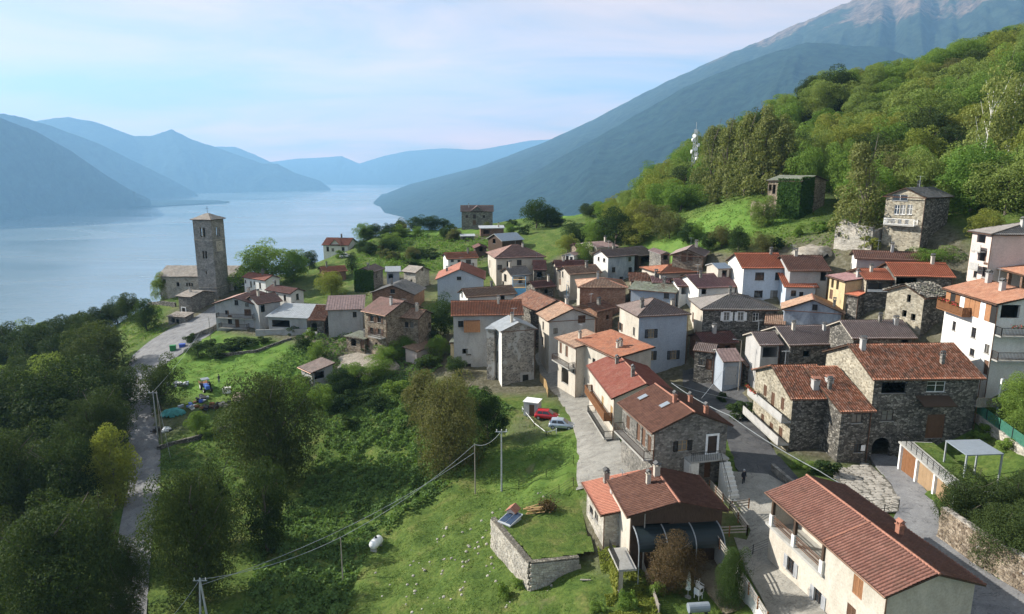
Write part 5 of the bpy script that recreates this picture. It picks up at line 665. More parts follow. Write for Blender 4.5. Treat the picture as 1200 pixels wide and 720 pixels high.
zone[...,2]=np.clip(np.clip((-GX-62)/12,0,1)*np.clip((190-GY)/20,0,1)*np.clip((125-GY)/20,0,1)+np.clip((GX-60-(GY-150)*.1)/12,0,1)*np.clip((GY-128)/10,0,1)*(1-np.clip(zone[...,0]*2,0,1)),0,1)*.9
ny,nx=GX.shape; I=np.arange(nx*ny).reshape(ny,nx)
Q=np.stack([I[:-1,:-1],I[:-1,1:],I[1:,1:],I[1:,:-1]],-1).reshape(-1,4)
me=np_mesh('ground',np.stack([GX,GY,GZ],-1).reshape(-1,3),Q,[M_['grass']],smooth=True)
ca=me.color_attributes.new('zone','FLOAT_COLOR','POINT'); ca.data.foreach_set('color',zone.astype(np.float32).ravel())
tag(link('ground',me),kind='structure')
def gheight(x,y):
    """height of the ground mesh itself"""
    i=np.clip(np.searchsorted(xs,x)-1,0,nx-2); j=np.clip(np.searchsorted(ys,y)-1,0,ny-2); fx=(x-xs[i])/(xs[i+1]-xs[i]); fy=(y-ys[j])/(ys[j+1]-ys[j])
    return (GZ[j,i]*(1-fx)+GZ[j,i+1]*fx)*(1-fy)+(GZ[j+1,i]*(1-fx)+GZ[j+1,i+1]*fx)*fy
def ribbon(name,key,m,lift=.02,kerb=0):
    P=M[key]; V=[];rows=[]
    for k in range(len(P)-1):
        (l0,r0),(l1,r1)=P[k],P[k+1]; n=max(1,int(max(math.dist(l0,l1),math.dist(r0,r1))/1.3))
        for i in range(n+(k==len(P)-2)):
            f=i/n; rows.append(((l0[0]+(l1[0]-l0[0])*f,l0[1]+(l1[1]-l0[1])*f),(r0[0]+(r1[0]-r0[0])*f,r0[1]+(r1[1]-r0[1])*f)))
    m_=max(3,int(max(math.dist(a,b) for a,b in rows)/1.1))
    X=np.array([[[a[0]+(b[0]-a[0])*j/m_,a[1]+(b[1]-a[1])*j/m_] for j in range(m_+1)] for a,b in rows])
    Z=terr(X[...,0],X[...,1])+lift
    e0=X[:,:1]; e1=X[:,-1:]; X=np.concatenate([e0,X,e1],1); Z=np.concatenate([Z[:,:1]-.35,Z,Z[:,-1:]-.35],1)
    a,b=Z.shape; J=np.arange(a*b).reshape(a,b); q=np.stack([J[:-1,:-1],J[:-1,1:],J[1:,1:],J[1:,:-1]],-1).reshape(-1,4)
    return tag(link(name,np_mesh(name,np.concatenate([X,Z[...,None]],-1).reshape(-1,3),q,[M_[m]],smooth=False)),kind='structure')
ribbon('road','road','asphalt'); ribbon('lane','lane','lane_concrete',.03); ribbon('street','street','asphalt_dark',.02); ribbon('square','piazza','paved',.035); ribbon('driveway','driveway','paved',.05); ribbon('side_road','side_road','asphalt',.045)
sp_=ribbon('stone_paving','stone_patch','joint',.06); ribbon('patio','patio','dirt',.03); ribbon('courtyard','courtyard','rubble_ground',.05); ribbon('church_square','church_path','dirt',.03) if 0 else None
# flagstones, one object each
random.seed(3); P=M['stone_patch']; fm=None
poly=ribpoly('stone_patch'); bx=[p[0] for p in poly]; by=[p[1] for p in poly]; cnt=0; y=min(by)
while y<max(by):
    x=min(bx)+random.uniform(0,.4); rowh=random.uniform(.5,.7)
    while x<max(bx):
        w=random.uniform(.6,1.1)
        if inpoly(np.array([x]),np.array([y]),poly)[0] and cnt<230:
            mb=MB(); k=random.choice((5,6,6,7)); vs=[]; off=random.uniform(0,6)
            pts=[]
            for i in range(k):
                a_=2*math.pi*i/k+off+random.uniform(-.2,.2); pts.append((math.cos(a_)*(w-.06)*.56,math.sin(a_)*(rowh-.05)*.62))
            hh=random.uniform(.0,.03)
            mb.add([(px,py,-.08) for px,py in pts]+[(px*.95,py*.95,.02+hh) for px,py in pts],[list(range(k,2*k))]+[(i,(i+1)%k,k+(i+1)%k,k+i) for i in range(k)])
            mb.obj('flagstone',M_['flag'],sp_,loc=(x,y,tz(x,y)+.065)); cnt+=1
        x+=w
    y+=rowh
# terrace lawn block
mb=MB(); k=len(tp); cx=sum(p[0] for p in tp)/k; cy=sum(p[1] for p in tp)/k
from mathutils.geometry import tessellate_polygon
def lawn():
    xs_=np.arange(min(p[0] for p in tp),max(p[0] for p in tp),.35); ys_=np.arange(min(p[1] for p in tp),max(p[1] for p in tp),.35)
    X,Y=np.meshgrid(xs_,ys_); sx=np.array(tp)
    # shrink slightly so the lawn stays inside the wall
    inn=inpoly(X,Y,[(cx+(p[0]-cx)*.985,cy+(p[1]-cy)*.985) for p in tp]); Z=-37.42+(fbm(X*.8,Y*.8,3)-.5)*.25
    J=np.arange(X.size).reshape(X.shape); q=np.stack([J[:-1,:-1],J[:-1,1:],J[1:,1:],J[1:,:-1]],-1).reshape(-1,4); ok=inn.ravel()[q].all(1)
    me=np_mesh('terrace_lawn',np.stack([X,Y,Z],-1).reshape(-1,3),q[ok],[M_['grass']],smooth=True); tag(link('terrace_lawn',me),kind='structure')
lawn()
mb=MB(); rr_=[(math.cos(2*math.pi*i/64)*19000,math.sin(2*math.pi*i/64)*19000,-400) for i in range(64)]; mb.add(rr_,[list(range(64))]); tag(mb.obj('lake_water',M_['water']),kind='structure')
def resample(P,n):
    P=np.array(P,float); d=np.r_[0,np.cumsum(np.linalg.norm(np.diff(P,axis=0),axis=1))]; s=np.linspace(0,d[-1],n); return np.stack([np.interp(s,d,P[:,i]) for i in range(3)],1)
def mountain(name,Rg,Ft,h,seed,n,m_):
    k=len(Rg); t0=np.linspace(0,1,k); tt=np.linspace(0,1,n); Rg=np.array(Rg,float); Ft=np.array(Ft,float)
    A=np.stack([np.interp(tt,t0,Rg[:,i]) for i in range(3)],1); B=np.stack([np.interp(tt,np.linspace(0,1,len(Ft)),Ft[:,i]) for i in range(3)],1)
    L_=np.linalg.norm(A[-1]-A[0]); rel=(A[:,2]+402)
    s=np.linspace(0,1,m_); u=tt[None,:]*L_/900.; v=s[:,None]*np.ones_like(u)
    gul=1-np.abs(2*fbm(u*1.6+seed+v*.7,v*1.3+seed,5)-1); big=fbm(u*.6+seed*3,v*.9+seed,4)
    P=A[None]*(1-v[...,None])+B[None]*v[...,None]
    prof=(1-v)**1.0
    z=-402+rel[None]*prof+rel[None]*np.sin(np.pi*np.clip(v,0,1))**.8*((gul-.75)*(.15 if name=='back' else .22)+(big-.5)*.24)
    jag=(fbm(u*9+seed,u*0+seed,5)-.5)*rel[None]*.02*(1-v)**3; z=z+jag
    P[...,2]=z
    back=A+(A-B)*np.array([.7,.7,0]); back[:,2]=-420; bk=(A*.5+back*.5); bk[:,2]=A[:,2]*.55-180
    P=np.concatenate([back[None],bk[None],P],0); a,b=P.shape[:2]; J=np.arange(a*b).reshape(a,b); q=np.stack([J[:-1,:-1],J[1:,:-1],J[1:,1:],J[:-1,1:]],-1).reshape(-1,4)
    me=np_mesh('mountain',P.reshape(-1,3),q,[M_['mountain_high' if name=='back' else 'mountain_forest']],smooth=True)
    tag(link('mountain',me),kind='structure')
for a in M['mts']: mountain(*a)
mb=MB(); pp=M['penin']; k=len(pp); mb.add([(x,y,-402) for x,y,z in pp]+[(x,y,-388) for x,y,z in pp],[list(range(k,2*k))]+[(i,(i+1)%k,k+(i+1)%k,k+i) for i in range(k)]); tag(mb.obj('peninsula',M_['mountain_forest']),kind='structure')
# haze box round everything
mb=MB(); mb.box((0,0,0),(38200,38200,2)); hz=mb.obj('haze',[]); me=hz.data
for v in me.vertices: v.co.z=-460 if v.co.z<0 else 2150
hm=bpy.data.materials.new('haze_air'); hm.use_nodes=True; t=hm.node_tree; t.nodes.clear(); pv=N(t,'ShaderNodeVolumePrincipled'); pv.inputs['Color'].default_value=(.33,.63,.98,1); pv.inputs['Density'].default_value=HAZE_DENSITY; pv.inputs['Anisotropy'].default_value=.12; oo=N(t,'ShaderNodeOutputMaterial'); t.links.new(pv.outputs[0],oo.inputs['Volume'])
me.materials.append(hm); tag(hz,kind='stuff')
# ------------------------------------------------------------------ roofs
def slope_mesh(E0,E1,R1,R0,style,seed,near_):
    E0,E1,R1,R0=[np.array(p,float) for p in(E0,E1,R1,R0)]; e=E1-E0; Ls=np.linalg.norm(e); e/=Ls
    def st(p): d=p-E0; s=d@e; r=d-s*e; return s,np.linalg.norm(r)
    sR0,T=st(R0); sR1,T1=st(R1); T=max(T,T1); ref=R0 if T1<=T else R1
    r=(R0-E0)-((R0-E0)@e)*e; up=r/np.linalg.norm(r); nrm=np.cross(e,up); 
    if nrm[2]<0: nrm=-nrm
    rs=np.random.RandomState(seed)
    if style=='tile': tw=.30; ns=6 if near_ else 4; rh=.36 if near_ else .5; amp=.085; step=.035
    elif style=='slab': tw=.5; ns=2; rh=.42; amp=0; step=.05
    elif style=='metal': tw=.55; ns=4; rh=3.; amp=0; step=0
    else: tw=.35; ns=2; rh=.35; amp=0; step=.1
    rows=max(1,int(round(T/rh))); cs=np.arange(-1,int(Ls/tw*ns)+2)*tw/ns
    if style=='metal': 
        base=np.arange(0,int(Ls/tw)+2)*tw; cs=np.sort(np.r_[base-.03,base-.029,base+.029,base+.03])
    ts=[];lift=[]
    for i in range(rows): ts+=[i*T/rows-(.02 if i else .05),(i+1)*T/rows-.02]; lift+=[step,0]
    ts=np.array(ts); lift=np.array(lift); 
    xl=np.clip(ts/T,0,1)*sR0; xr=Ls+(sR1-Ls)*np.clip(ts/T,0,1)
    S=np.clip(cs[None,:],xl[:,None],xr[:,None]); TT=np.repeat(ts[:,None],S.shape[1],1)
    if style=='tile': h=amp*np.abs(np.sin(np.pi*S/tw))**.6
    elif style=='metal': h=np.where(np.abs(((S+.1)%tw)-.1)<.0295,.06,0)
    else: h=rs.rand(*S.shape)*(.05 if style=='slab' else .22)
    if style in('tile','slab'):
        sag=(fbm(S*.25+seed,TT*.3+seed*1.7,3)-.5)*(.14 if style=='tile' else .2); h=h+sag+ (rs.rand(*S.shape)*.012)
    H_=h+lift[:,None]+.06
    V=E0+S[...,None]*e+TT[...,None]*up+H_[...,None]*nrm
    a,b=S.shape; J=np.arange(a*b).reshape(a,b); q=np.stack([J[:-1,:-1],J[:-1,1:],J[1:,1:],J[1:,:-1]],-1); keep=(S[:-1,1:]-S[:-1,:-1]>1e-4)|(S[1:,1:]-S[1:,:-1]>1e-4)
    return V.reshape(-1,3),q[keep],np.stack([S,TT],-1).reshape(-1,2)
def slopes(kind,w,d,z,rise):
    p=lambda x,y,f: (x,y,z+rise*f)
    if kind=='gu': return [(p(0,0,0),p(w,0,0),p(w,d/2,1),p(0,d/2,1)),(p(w,d,0),p(0,d,0),p(0,d/2,1),p(w,d/2,1))]
    if kind=='gv': return [(p(0,d,0),p(0,0,0),p(w/2,0,1),p(w/2,d,1)),(p(w,0,0),p(w,d,0),p(w/2,d,1),p(w/2,0,1))]
    if kind in('s','flat','flatruin'): return [(p(0,0,0),p(w,0,0),p(w,d,1),p(0,d,1))]
    if kind=='hipv': hd=min(w/2,d*.45); A=(w/2,hd); B=(w/2,d-hd)
    else: hd=w/2-.3 if kind=='hipu' else min(d/2,w*.45); A=(hd,d/2); B=(w-hd,d/2)
    a=p(*A,1); b=p(*B,1); c=[p(0,0,0),p(w,0,0),p(w,d,0),p(0,d,0)]
    if kind=='hipv': return [(c[0],c[1],a,a),(c[1],c[2],b,a),(c[2],c[3],b,b),(c[3],c[0],a,b)]
    return [(c[0],c[1],b,a),(c[1],c[2],b,b),(c[2],c[3],a,b),(c[3],c[0],a,a)]
def roofz(kind,w,d,rise,x,y):
    if kind=='gu': return rise*(1-abs(y-d/2)/(d/2))
    if kind=='gv': return rise*(1-abs(x-w/2)/(w/2))
    if kind=='s': return rise*y/d
    if kind in('flat','flatruin'): return 0
    if kind=='hipv': hd=min(w/2,d*.45); return rise*min(x/(w/2),(w-x)/(w/2),y/hd,(d-y)/hd,1)
    hd=w/2-.3 if kind=='hipu' else min(d/2,w*.45); return rise*min(y/(d/2),(d-y)/(d/2),x/hd,(w-x)/hd,1)
# ------------------------------------------------------------------ windows and doors (cached meshes)
CACHE={}
RN=random.Random(99)
def cached(key,fn):
    if key not in CACHE: CACHE[key]=fn()
    return CACHE[key]
def framemesh(w,h,m,t=.07,mull=True,dep=.07):
    def f():
        b=MB(); b.box((-w/2+t/2,0,0),(t,dep,h)); b.box((w/2-t/2,0,0),(t,dep,h)); b.box((0,0,h/2-t/2),(w-2*t,dep*.98,t)); b.box((0,0,-h/2+t/2),(w-2*t,dep*.98,t))
        if mull and w>.6: b.box((0,0,0),(t*.9,dep*.9,h-2*t))
        if h>1.1 and mull: b.box((-w/4,0,h*.12),(w/2-1.6*t,dep*.7,t*.5)); b.box((w/4,0,h*.12),(w/2-1.6*t,dep*.7,t*.5))
        return b.mesh('window_frame',M_[m])
    return cached(('fr',w,h,m,t,mull),f)
def boxmesh(nm,w,dp,h,m,slats=0):
    def f():
        b=MB()
        if slats:
            b.box((-w/2+.03,0,0),(.06,dp,h)); b.box((w/2-.03,0,0),(.06,dp,h)); b.box((0,0,h/2-.03),(w-.12,dp,.06)); b.box((0,0,-h/2+.03),(w-.12,dp,.06)); n=int((h-.12)/.09)
            for i in range(n): b.box((0,0,-h/2+.1+i*(h-.18)/max(1,n-1)),(w-.12,dp*.6,.05))
        else: b.box((0,0,0),(w,dp,h))
        return b.mesh(nm,M_[m])
    return cached((nm,w,dp,h,m,slats),f)
FACE={'F':(0,0,0),'R':(math.pi/2,1,0),'B':(math.pi,1,1),'L':(-math.pi/2,0,1)}
def facexf(f,w,d,oh):
    return {'F':((oh,oh),(1,0),(0,-1),0),'R':((w-oh,oh),(0,1),(1,0),math.pi/2),'B':((w-oh,d-oh),(-1,0),(0,1),math.pi),'L':((oh,d-oh),(0,-1),(-1,0),-math.pi/2)}[f]
def add_window(e,f,s,z,kd,ww,hh,w,d,oh):
    (ox,oy),(dx,dy),(nx_,ny_),rz=facexf(f,w,d,oh)
    def at(off,ds=0,dz=0): return (ox+dx*(s+ds)+nx_*off,oy+dy*(s+ds)+ny_*off,z+dz)
    def put(nm,me,off,ds=0,dz=0,par=None,ry=0):
        o=link(nm,me); o.parent=e; o.location=at(off,ds,dz); o.rotation_euler=(0,0,rz+ry)
        if par:
            o.parent=par; d_=Vector(o.location)-Vector(par.location); o.location=Matrix.Rotation(-rz,4,'Z')@d_; o.rotation_euler=(0,0,ry)
        return o
    ww=round(ww,1); hh=round(hh,1)
    if kd in('w','ww','wd','wd2','s','sb','sw','s2','wl','t'):
        fm={'ww':'white_paint','wd':'white_paint','t':'white_paint','sw':'white_paint','sb':'wood_yellow'}.get(kd,'dark_frame')
        o=put('window',framemesh(ww,hh,fm),-.12); put('pane',boxmesh('pane',ww-.1,.02,hh-.1,RN.choice(('glass_dark','glass_dark','glass_curtain')) if kd not in('sb','sw') else 'glass_curtain'),-.14,par=o)
        put('sill',boxmesh('sill',ww+.2,.3,.06,'concrete'),-.02,0,-hh/2-.03,par=o)
        if kd=='sw' or kd=='dw': put('surround',framemesh(ww+.3,hh+.3,'white_paint',.15,False,.04),.03,par=o)
        if kd in('s','sb','sw','s2'):
            sm={'s':'shutter_brown','sb':'black_paint','sw':'white_paint','s2':'shutter_grey'}[kd]
            for q in(-1,1): put('shutter',boxmesh('shutter',round(ww/2,2),.05,hh,sm,1 if kd!='sw' else 0),.05,q*(ww*.75+.02),0,par=o)
        if kd=='wl': put('parapet',boxmesh('parapet',ww,.1,.35,'white_paint'),.06,0,-hh/2-.1,par=o)
    elif kd in('c','cb','cy'):
        sm={'c':'shutter_brown' if w<11.9 or d<11 else 'wood_grey','cb':'wood_orange','cy':'wood_yellow'}[kd]
        o=put('shutter',boxmesh('shutter',round(ww/2-.01,2),.05,hh,sm,1),-.05,-ww/4); put('shutter',boxmesh('shutter',round(ww/2-.01,2),.05,hh,sm,1),-.05,ww/4)
    elif kd in('d','dw','dw2','g'):
        dm={'d':'shutter_brown','dw':'dark_frame','dw2':'black_paint','g':'shutter_grey'}[kd]
        o=put('door',boxmesh('door',ww,.06,hh,dm),-.14); put('handle',boxmesh('handle',.04,.06,.14,'iron'),-.08,ww*.36,-.05,par=o)
        if kd!='g': put('door_panel',boxmesh('door_panel',round(ww*.7,2),.03,round(hh*.35,2),dm),-.10,0,-hh*.22,par=o); put('door_panel',boxmesh('door_panel',round(ww*.7,2),.03,round(hh*.35,2),dm),-.10,0,hh*.22,par=o)
        if kd in('dw','dw2'): put('door_surround',framemesh(ww+(.5 if kd=='dw' else .9),hh+.3,'white_paint' if kd=='dw' else 'plaster_grey2',.24 if kd=='dw' else .44,False,.05),.028,par=o)
    elif kd=='a':
        def f_():
            b=MB(); n=10; k=ww/2; zt=hh/2; vs=[]
            for i in range(n+1): a_=math.pi*i/n; vs.append((k*math.cos(a_),zt-k+k*math.sin(a_)))
            for i in range(n):
                (x0,z0),(x1,z1)=vs[i],vs[i+1]; q=[(x0,z0),(x1,z1),(x1,zt+.01),(x0,zt+.01)]
                b.add([(x,-.0,z_) for x,z_ in q]+[(x,.3,z_) for x,z_ in q],[(0,1,2,3),(7,6,5,4),(0,4,5,1)])
            return b.mesh('arch',M_['stone_grey'])
        put('arch',cached(('arch',ww,hh),f_),-.0-.004)
    elif kd=='sign': put('sign_plate',boxmesh('sign_plate',ww,.04,hh,'white_paint'),.03)
def balcony(e,f,s0,s1,z,w,d,oh,Lf,style='plain',dep=1.1):
    (ox,oy),(dx,dy),(nx_,ny_),rz=facexf(f,w,d,oh); a=s0*Lf; b_=s1*Lf; L_=b_-a; mid=(a+b_)/2
    loc=(ox+dx*mid+nx_*dep/2,oy+dy*mid+ny_*dep/2,z)
    m=MB(); m.box((0,0,-.08),(L_,dep,.16)); sl_=m.obj('balcony',M_['concrete' if style!='wood' else 'wood_brown'],e,loc,(0,0,rz))
    m=MB(); hh=1.0; y=-dep/2+.05; xs_=[-L_/2+.05,L_/2-.05]
    if style=='panel':
        m.box((0,y,.5),(L_,.08,.95)); mt_='plaster_grey2'
    else:
        mt_={'plain':'dark_frame','wood':'wood_brown','iron':'iron','white':'white_paint'}[style]; t_=.05
        m.box((0,y,hh),(L_,.06,.06)); m.box((0,y,.12),(L_,.05,.05)); 
        for x in xs_: m.box((x,0,hh),(.06,dep-.1,.06)); m.box((x,y,.5),(.07,.07,.96)); m.box((x,dep/2-.1,.5),(.06,.06,.96)); m.box((x,0,.12),(.05,dep-.2,.05))
        gap=.16 if style!='wood' else .17; bw=.025 if style!='wood' else .12; n=int((L_-.2)/gap)
        for i in range(n): m.box((-L_/2+.15+i*(L_-.3)/max(1,n-1),y+.01,.55),(bw,.025,.84))
        for x in xs_:
            for i in range(int(dep/gap)): m.box((x,-dep/2+.15+i*gap,.55),(.025,bw,.84))
    m.obj('railing',M_[mt_],sl_,(0,0,0))
    return sl_
# ------------------------------------------------------------------ houses
CATS={'bell_tower':'bell tower','church':'church','shed':'shed','hut':'hut','barn':'barn','yard_shed':'shed','open_barn':'barn','garage':'garage','shelter':'shelter','ruined_shed':'shed','ivy_ruin':'ruin','ruined_house':'ruin','open_porch':'porch','annex':'annex','orange_annex':'annex','narrow_annex':'annex','stone_annex':'annex'}
def style_of(r): return 'rubble' if r=='rubble' else 'tile' if r.startswith('tile') else 'slab' if r.startswith('slab') else 'metal'
def ivy_sheet(e,pts,seed,nm='ivy',n=2600,size=.22,out=.25):
    """leaves spread over a rectangle p0 + a*pa + b*pb"""
    p0,pa,pb,nr=[np.array(q,float) for q in pts]; rs=np.random.RandomState(seed); a=rs.rand(n,1); b=rs.rand(n,1)
    c=p0+a*pa+b*pb+nr*(rs.rand(n,1)*out); return leafcloud(c,rs,size,nr)
def leafcloud(c,rs,size,bias=None,nb=.8):
    n=len(c); nn=rs.normal(size=(n,3)); 
    if bias is not None: nn=nn*nb+bias
    nn/=np.linalg.norm(nn,axis=1,keepdims=True); t_=np.cross(nn,rs.normal(size=(n,3))); t_/=np.linalg.norm(t_,axis=1,keepdims=True); u_=np.cross(nn,t_)
    s=size*(.6+.8*rs.rand(n,1)); V=np.stack([c-t_*s-u_*s*.5,c+t_*s*.2-u_*s*.8,c+t_*s+u_*s*.5,c-t_*s*.2+u_*s*.8],1).reshape(-1,3)
    return V,np.arange(4*n).reshape(n,4)
def house(h,idx):
    name,label,x,y,zb,H,w,d,yaw,kind,rise,wm,rm,wins,opt=h
    cat=CATS.get(name,'house'); e=empty(name,(x,y,zb),R(yaw),label,cat); oh=.45 if w>3.5 and d>3.5 else .25
    dist=math.hypot(x,y); near_=dist<112; st=style_of(rm); wallm=wm if wm!='open' else 'brick'
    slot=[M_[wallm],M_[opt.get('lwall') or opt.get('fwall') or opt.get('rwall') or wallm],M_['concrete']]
    # walls with real openings
    V=[];Fc=[];MI=[]
    if wm=='open':
        mb=MB()
        for px in np.linspace(oh,w-oh,4):
            for py in(oh,d-oh): mb.box((px,py,H/2+(rise*py/d)/2),(.45,.45,H+rise*py/d)); mb.obj('pillar',M_['brick'],e); mb=MB()
        mb.box((w/2,d-oh,.9),(w-1.4,.2,1.6)); mb.obj('parapet',M_['plaster_cream'],e)
    else:
        for f in 'FLRB':
            Lf=(w if f in'FB' else d)-2*oh; (ox,oy),(dx,dy),(nx_,ny_),rz=facexf(f,w,d,oh)
            ops=[[max(.02,s-ww/2),min(Lf-.02,s+ww/2),z+H-hh/2,z+H+hh/2,kd] for ff,s,z,kd,ww,hh in wins if ff==f and kd!='sign']
            if opt.get('loggia') and f=='F': ops=[[.4,Lf*.52,H-2.9,H-.35,'LG']]+[o for o in ops if not(o[0]<Lf*.52 and o[3]>H-2.9)]
            for i in range(len(ops)):           # keep openings apart
                for j in range(i):
                    a,b=ops[i],ops[j]
                    if a[0]<b[1] and b[0]<a[1] and a[2]<b[3] and b[2]<a[3]: a[3]=min(a[3],b[2]-.05) if a[2]<b[2] else a[3]; a[2]=max(a[2],b[3]+.05) if a[2]>=b[2] else a[2]
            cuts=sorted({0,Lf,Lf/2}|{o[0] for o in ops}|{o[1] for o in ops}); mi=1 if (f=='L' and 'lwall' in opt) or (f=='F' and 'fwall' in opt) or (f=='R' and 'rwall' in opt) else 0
            def P3(s,z,dep=0): return (ox+dx*s-nx_*dep,oy+dy*s-ny_*dep,z)
            def top(s): 
                p=P3(s,0); return H+roofz(kind,w,d,rise,p[0],p[1])+(0 if kind!='flatruin' else (.9*math.sin(s*2.3+idx)+.5*math.sin(s*5.1)))
            def quad(a,b,c,e_,m_): 
                o=len(V); V.extend([a,b,c,e_]); Fc.append((o,o+1,o+2,o+3)); MI.append(m_)
            for a,b in zip(cuts[:-1],cuts[1:]):
                if b-a<1e-4: continue
                mid=(a+b)/2; zc=0.; col_=sorted([o for o in ops if o[0]<=mid<=o[1] and o[3]>o[2]],key=lambda o:o[2])
                for o in col_:
                    if o[2]>zc: quad(P3(a,zc),P3(b,zc),P3(b,o[2]),P3(a,o[2]),mi)
                    zc=max(zc,o[3])
                quad(P3(a,zc),P3(b,zc),P3(b,max(top(b),zc)),P3(a,max(top(a),zc)),mi)
            for a,b,z0,z1,kd in ops:
                if z1<=z0: continue
                z0=max(z0,0); dp=.34 if kd in'oag' else .2
                if kd=='LG': dp=2.2
                quad(P3(a,z0),P3(a,z0,dp),P3(a,z1,dp),P3(a,z1),mi); quad(P3(b,z0,dp),P3(b,z0),P3(b,z1),P3(b,z1,dp),mi)
                quad(P3(a,z1),P3(a,z1,dp),P3(b,z1,dp),P3(b,z1),mi); quad(P3(a,z0),P3(b,z0),P3(b,z0,dp),P3(a,z0,dp),2)
                if kd=='LG': quad(P3(a,z0,dp),P3(b,z0,dp),P3(b,z1,dp),P3(a,z1,dp),mi)
            if kind=='flatruin':
                for a,b in zip(cuts[:-1],cuts[1:]): quad(P3(a,top(a)),P3(b,top(b)),P3(b,top(b),.5),P3(a,top(a),.5),mi); quad(P3(a,0,.5),P3(a,top(a),.5),P3(b,top(b),.5),P3(b,0,.5),mi)
        me=np_mesh('wall',V,Fc,slot,mi=MI); link('wall',me,e)
        if kind!='flatruin' and dist<9999: mb=MB(); mb.box((w/2,d/2,H*.5),(w-2*oh-.9,d-2*oh-.9,.1)); mb.obj('inner_floor',M_['dark_inside'],e)
    for f,s,z,kd,ww,hh in wins:
        z1=z+H
        if kd=='o': continue
        add_window(e,f,s,z1,kd,ww,hh,w,d,oh)
    # roof
    if kind!='flatruin':
        S=slopes(kind,w,d,H,rise); mb=MB(); tk=.13 if kind!='flat' else .2
        for a,b,c,g_ in S:
            tri=(Vector(c)-Vector(g_)).length<1e-4; q=[a,b,c] if tri else [a,b,c,g_]; k=len(q)
            lo=[(p[0],p[1],p[2]-tk+.055) for p in q]; hi=[(p[0],p[1],p[2]+.055) for p in q]
            mb.add(lo+hi,[list(range(k))[::-1],list(range(k,2*k))]+[(i,(i+1)%k,k+(i+1)%k,k+i) for i in range(k)])
        rf=mb.obj('roof',M_['wood_dark' if st!='metal' and 'verge' not in opt else 'concrete'] if not rm in('tile_brown3',) else M_['plaster_cream'],e)
        VV=[];QQ=[];UU=[];o=0
        for i,s_ in enumerate(S):
            v,q,u=slope_mesh(*s_,st,idx*7+i,near_); VV.append(v); QQ.append(q+o); UU.append(u+np.array([i*40,i*24])); o+=len(v)
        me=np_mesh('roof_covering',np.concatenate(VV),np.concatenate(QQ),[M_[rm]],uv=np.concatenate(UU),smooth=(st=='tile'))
        o_=link('roof_covering',me,rf); tag(o_,kind='stuff')
        if st=='tile':
            ridges={'gu':[((0,d/2),(w,d/2))],'gv':[((w/2,0),(w/2,d))]}.get(kind,[])
            if kind in('hip','hipu','hipv'):
                if kind=='hipv': hd=min(w/2,d*.45); A=(w/2,hd);B=(w/2,d-hd); ridges=[(A,B),((0,0),A),((w,0),A),((0,d),B),((w,d),B)]
                else: hd=w/2-.3 if kind=='hipu' else min(d/2,w*.45); A=(hd,d/2);B=(w-hd,d/2); ridges=[(A,B),((0,0),A),((0,d),A),((w,0),B),((w,d),B)]
            mb=MB()
            for a,b in ridges:
                za=H+roofz(kind,w,d,rise,*a)+.1; zb_=H+roofz(kind,w,d,rise,*b)+.1; pa=Vector((*a,za)); pb=Vector((*b,zb_)); n=max(1,int((pb-pa).length/.4))
                for i in range(n): mb.tube(pa.lerp(pb,i/n),pa.lerp(pb,(i+1.12)/n),.13,.10,6)
            if mb.v: o_=mb.obj('ridge_tiles',M_['ridge_tile' if rm in('tile_choc','tile_dkbrown','tile_brick','tile_tan','tile_salmon') else rm],rf); tag(o_,kind='stuff')
            for rm2 in [0]:
                pass
        if opt.get('loggia'):
            mb=MB(); zr=H+rise+.1
            n=24
            for i in range(n): 
                f0=i/n; y0=d/2*(1-f0); mb.tube((w*.55,y0,H+rise*(y0/(d/2))+.16),(w*.55,y0-d/2/n*1.1,H+rise*(y0/(d/2))-rise/n*1.1+.16),.12,.12,6)
            tag(mb.obj('ridge_tiles',M_['ridge_tile'],rf),kind='stuff')
        # gutter
        if dist<150 and kind not in('flat',):
            mb=MB(); mb.tube((-.02,-.08,H+.0),(w+.02,-.08,H+.0),.075,.075,6); mb.obj('gutter',M_['copper'],rf)
            mb=MB(); mb.tube((w-oh+.1,oh-.08,0.2),(w-oh+.1,oh-.08,H-.1),.05,.05,6); mb.bar((w-oh+.1,oh-.08,H-.1),(w-.1,-.05,H),.08); mb.obj('downpipe',M_['copper'],e)
        if near_ and kind in('gu','s','gv') and st=='tile':
            mb=MB()
            for q in S[:1]:
                a,b,c,g_=[Vector(p) for p in q]; n=int((b-a).length/.7)
                for i in range(n):
                    p=a.lerp(b,(i+.5)/n); r_=(g_-a).normalized(); mb.bar(p+Vector((0,0,-.14))+r_*.02,p+Vector((0,0,-.14))+r_*.7,.09,.12)
            tag(mb.obj('rafter_ends',M_['wood_dark'],rf),kind='stuff')
        # chimneys
        if cat=='house' and w>4 and not('pyramid' in label and 0):
            nch=2 if (near_ and w>7) else 1
            if 'two chimneys' in label: spots=[(w*.62,d*.14),(w*.93,d*.16)]
            elif 'arched' in label: spots=[(w*.1,d*.42),(w*.72,d*.2)]
            elif 'skylights' in label: spots=[(w*.62,d*.45),(w*.5,d*.72),(w*.9,d*.7)]
            elif 'loggia in the foreground' in label: spots=[(w*.62,d*.72)]
            else: spots=[(RN.uniform(.15,.85)*w,RN.uniform(.3,.48)*d if kind!='gv' else RN.uniform(.2,.8)*d) for _ in range(nch)]
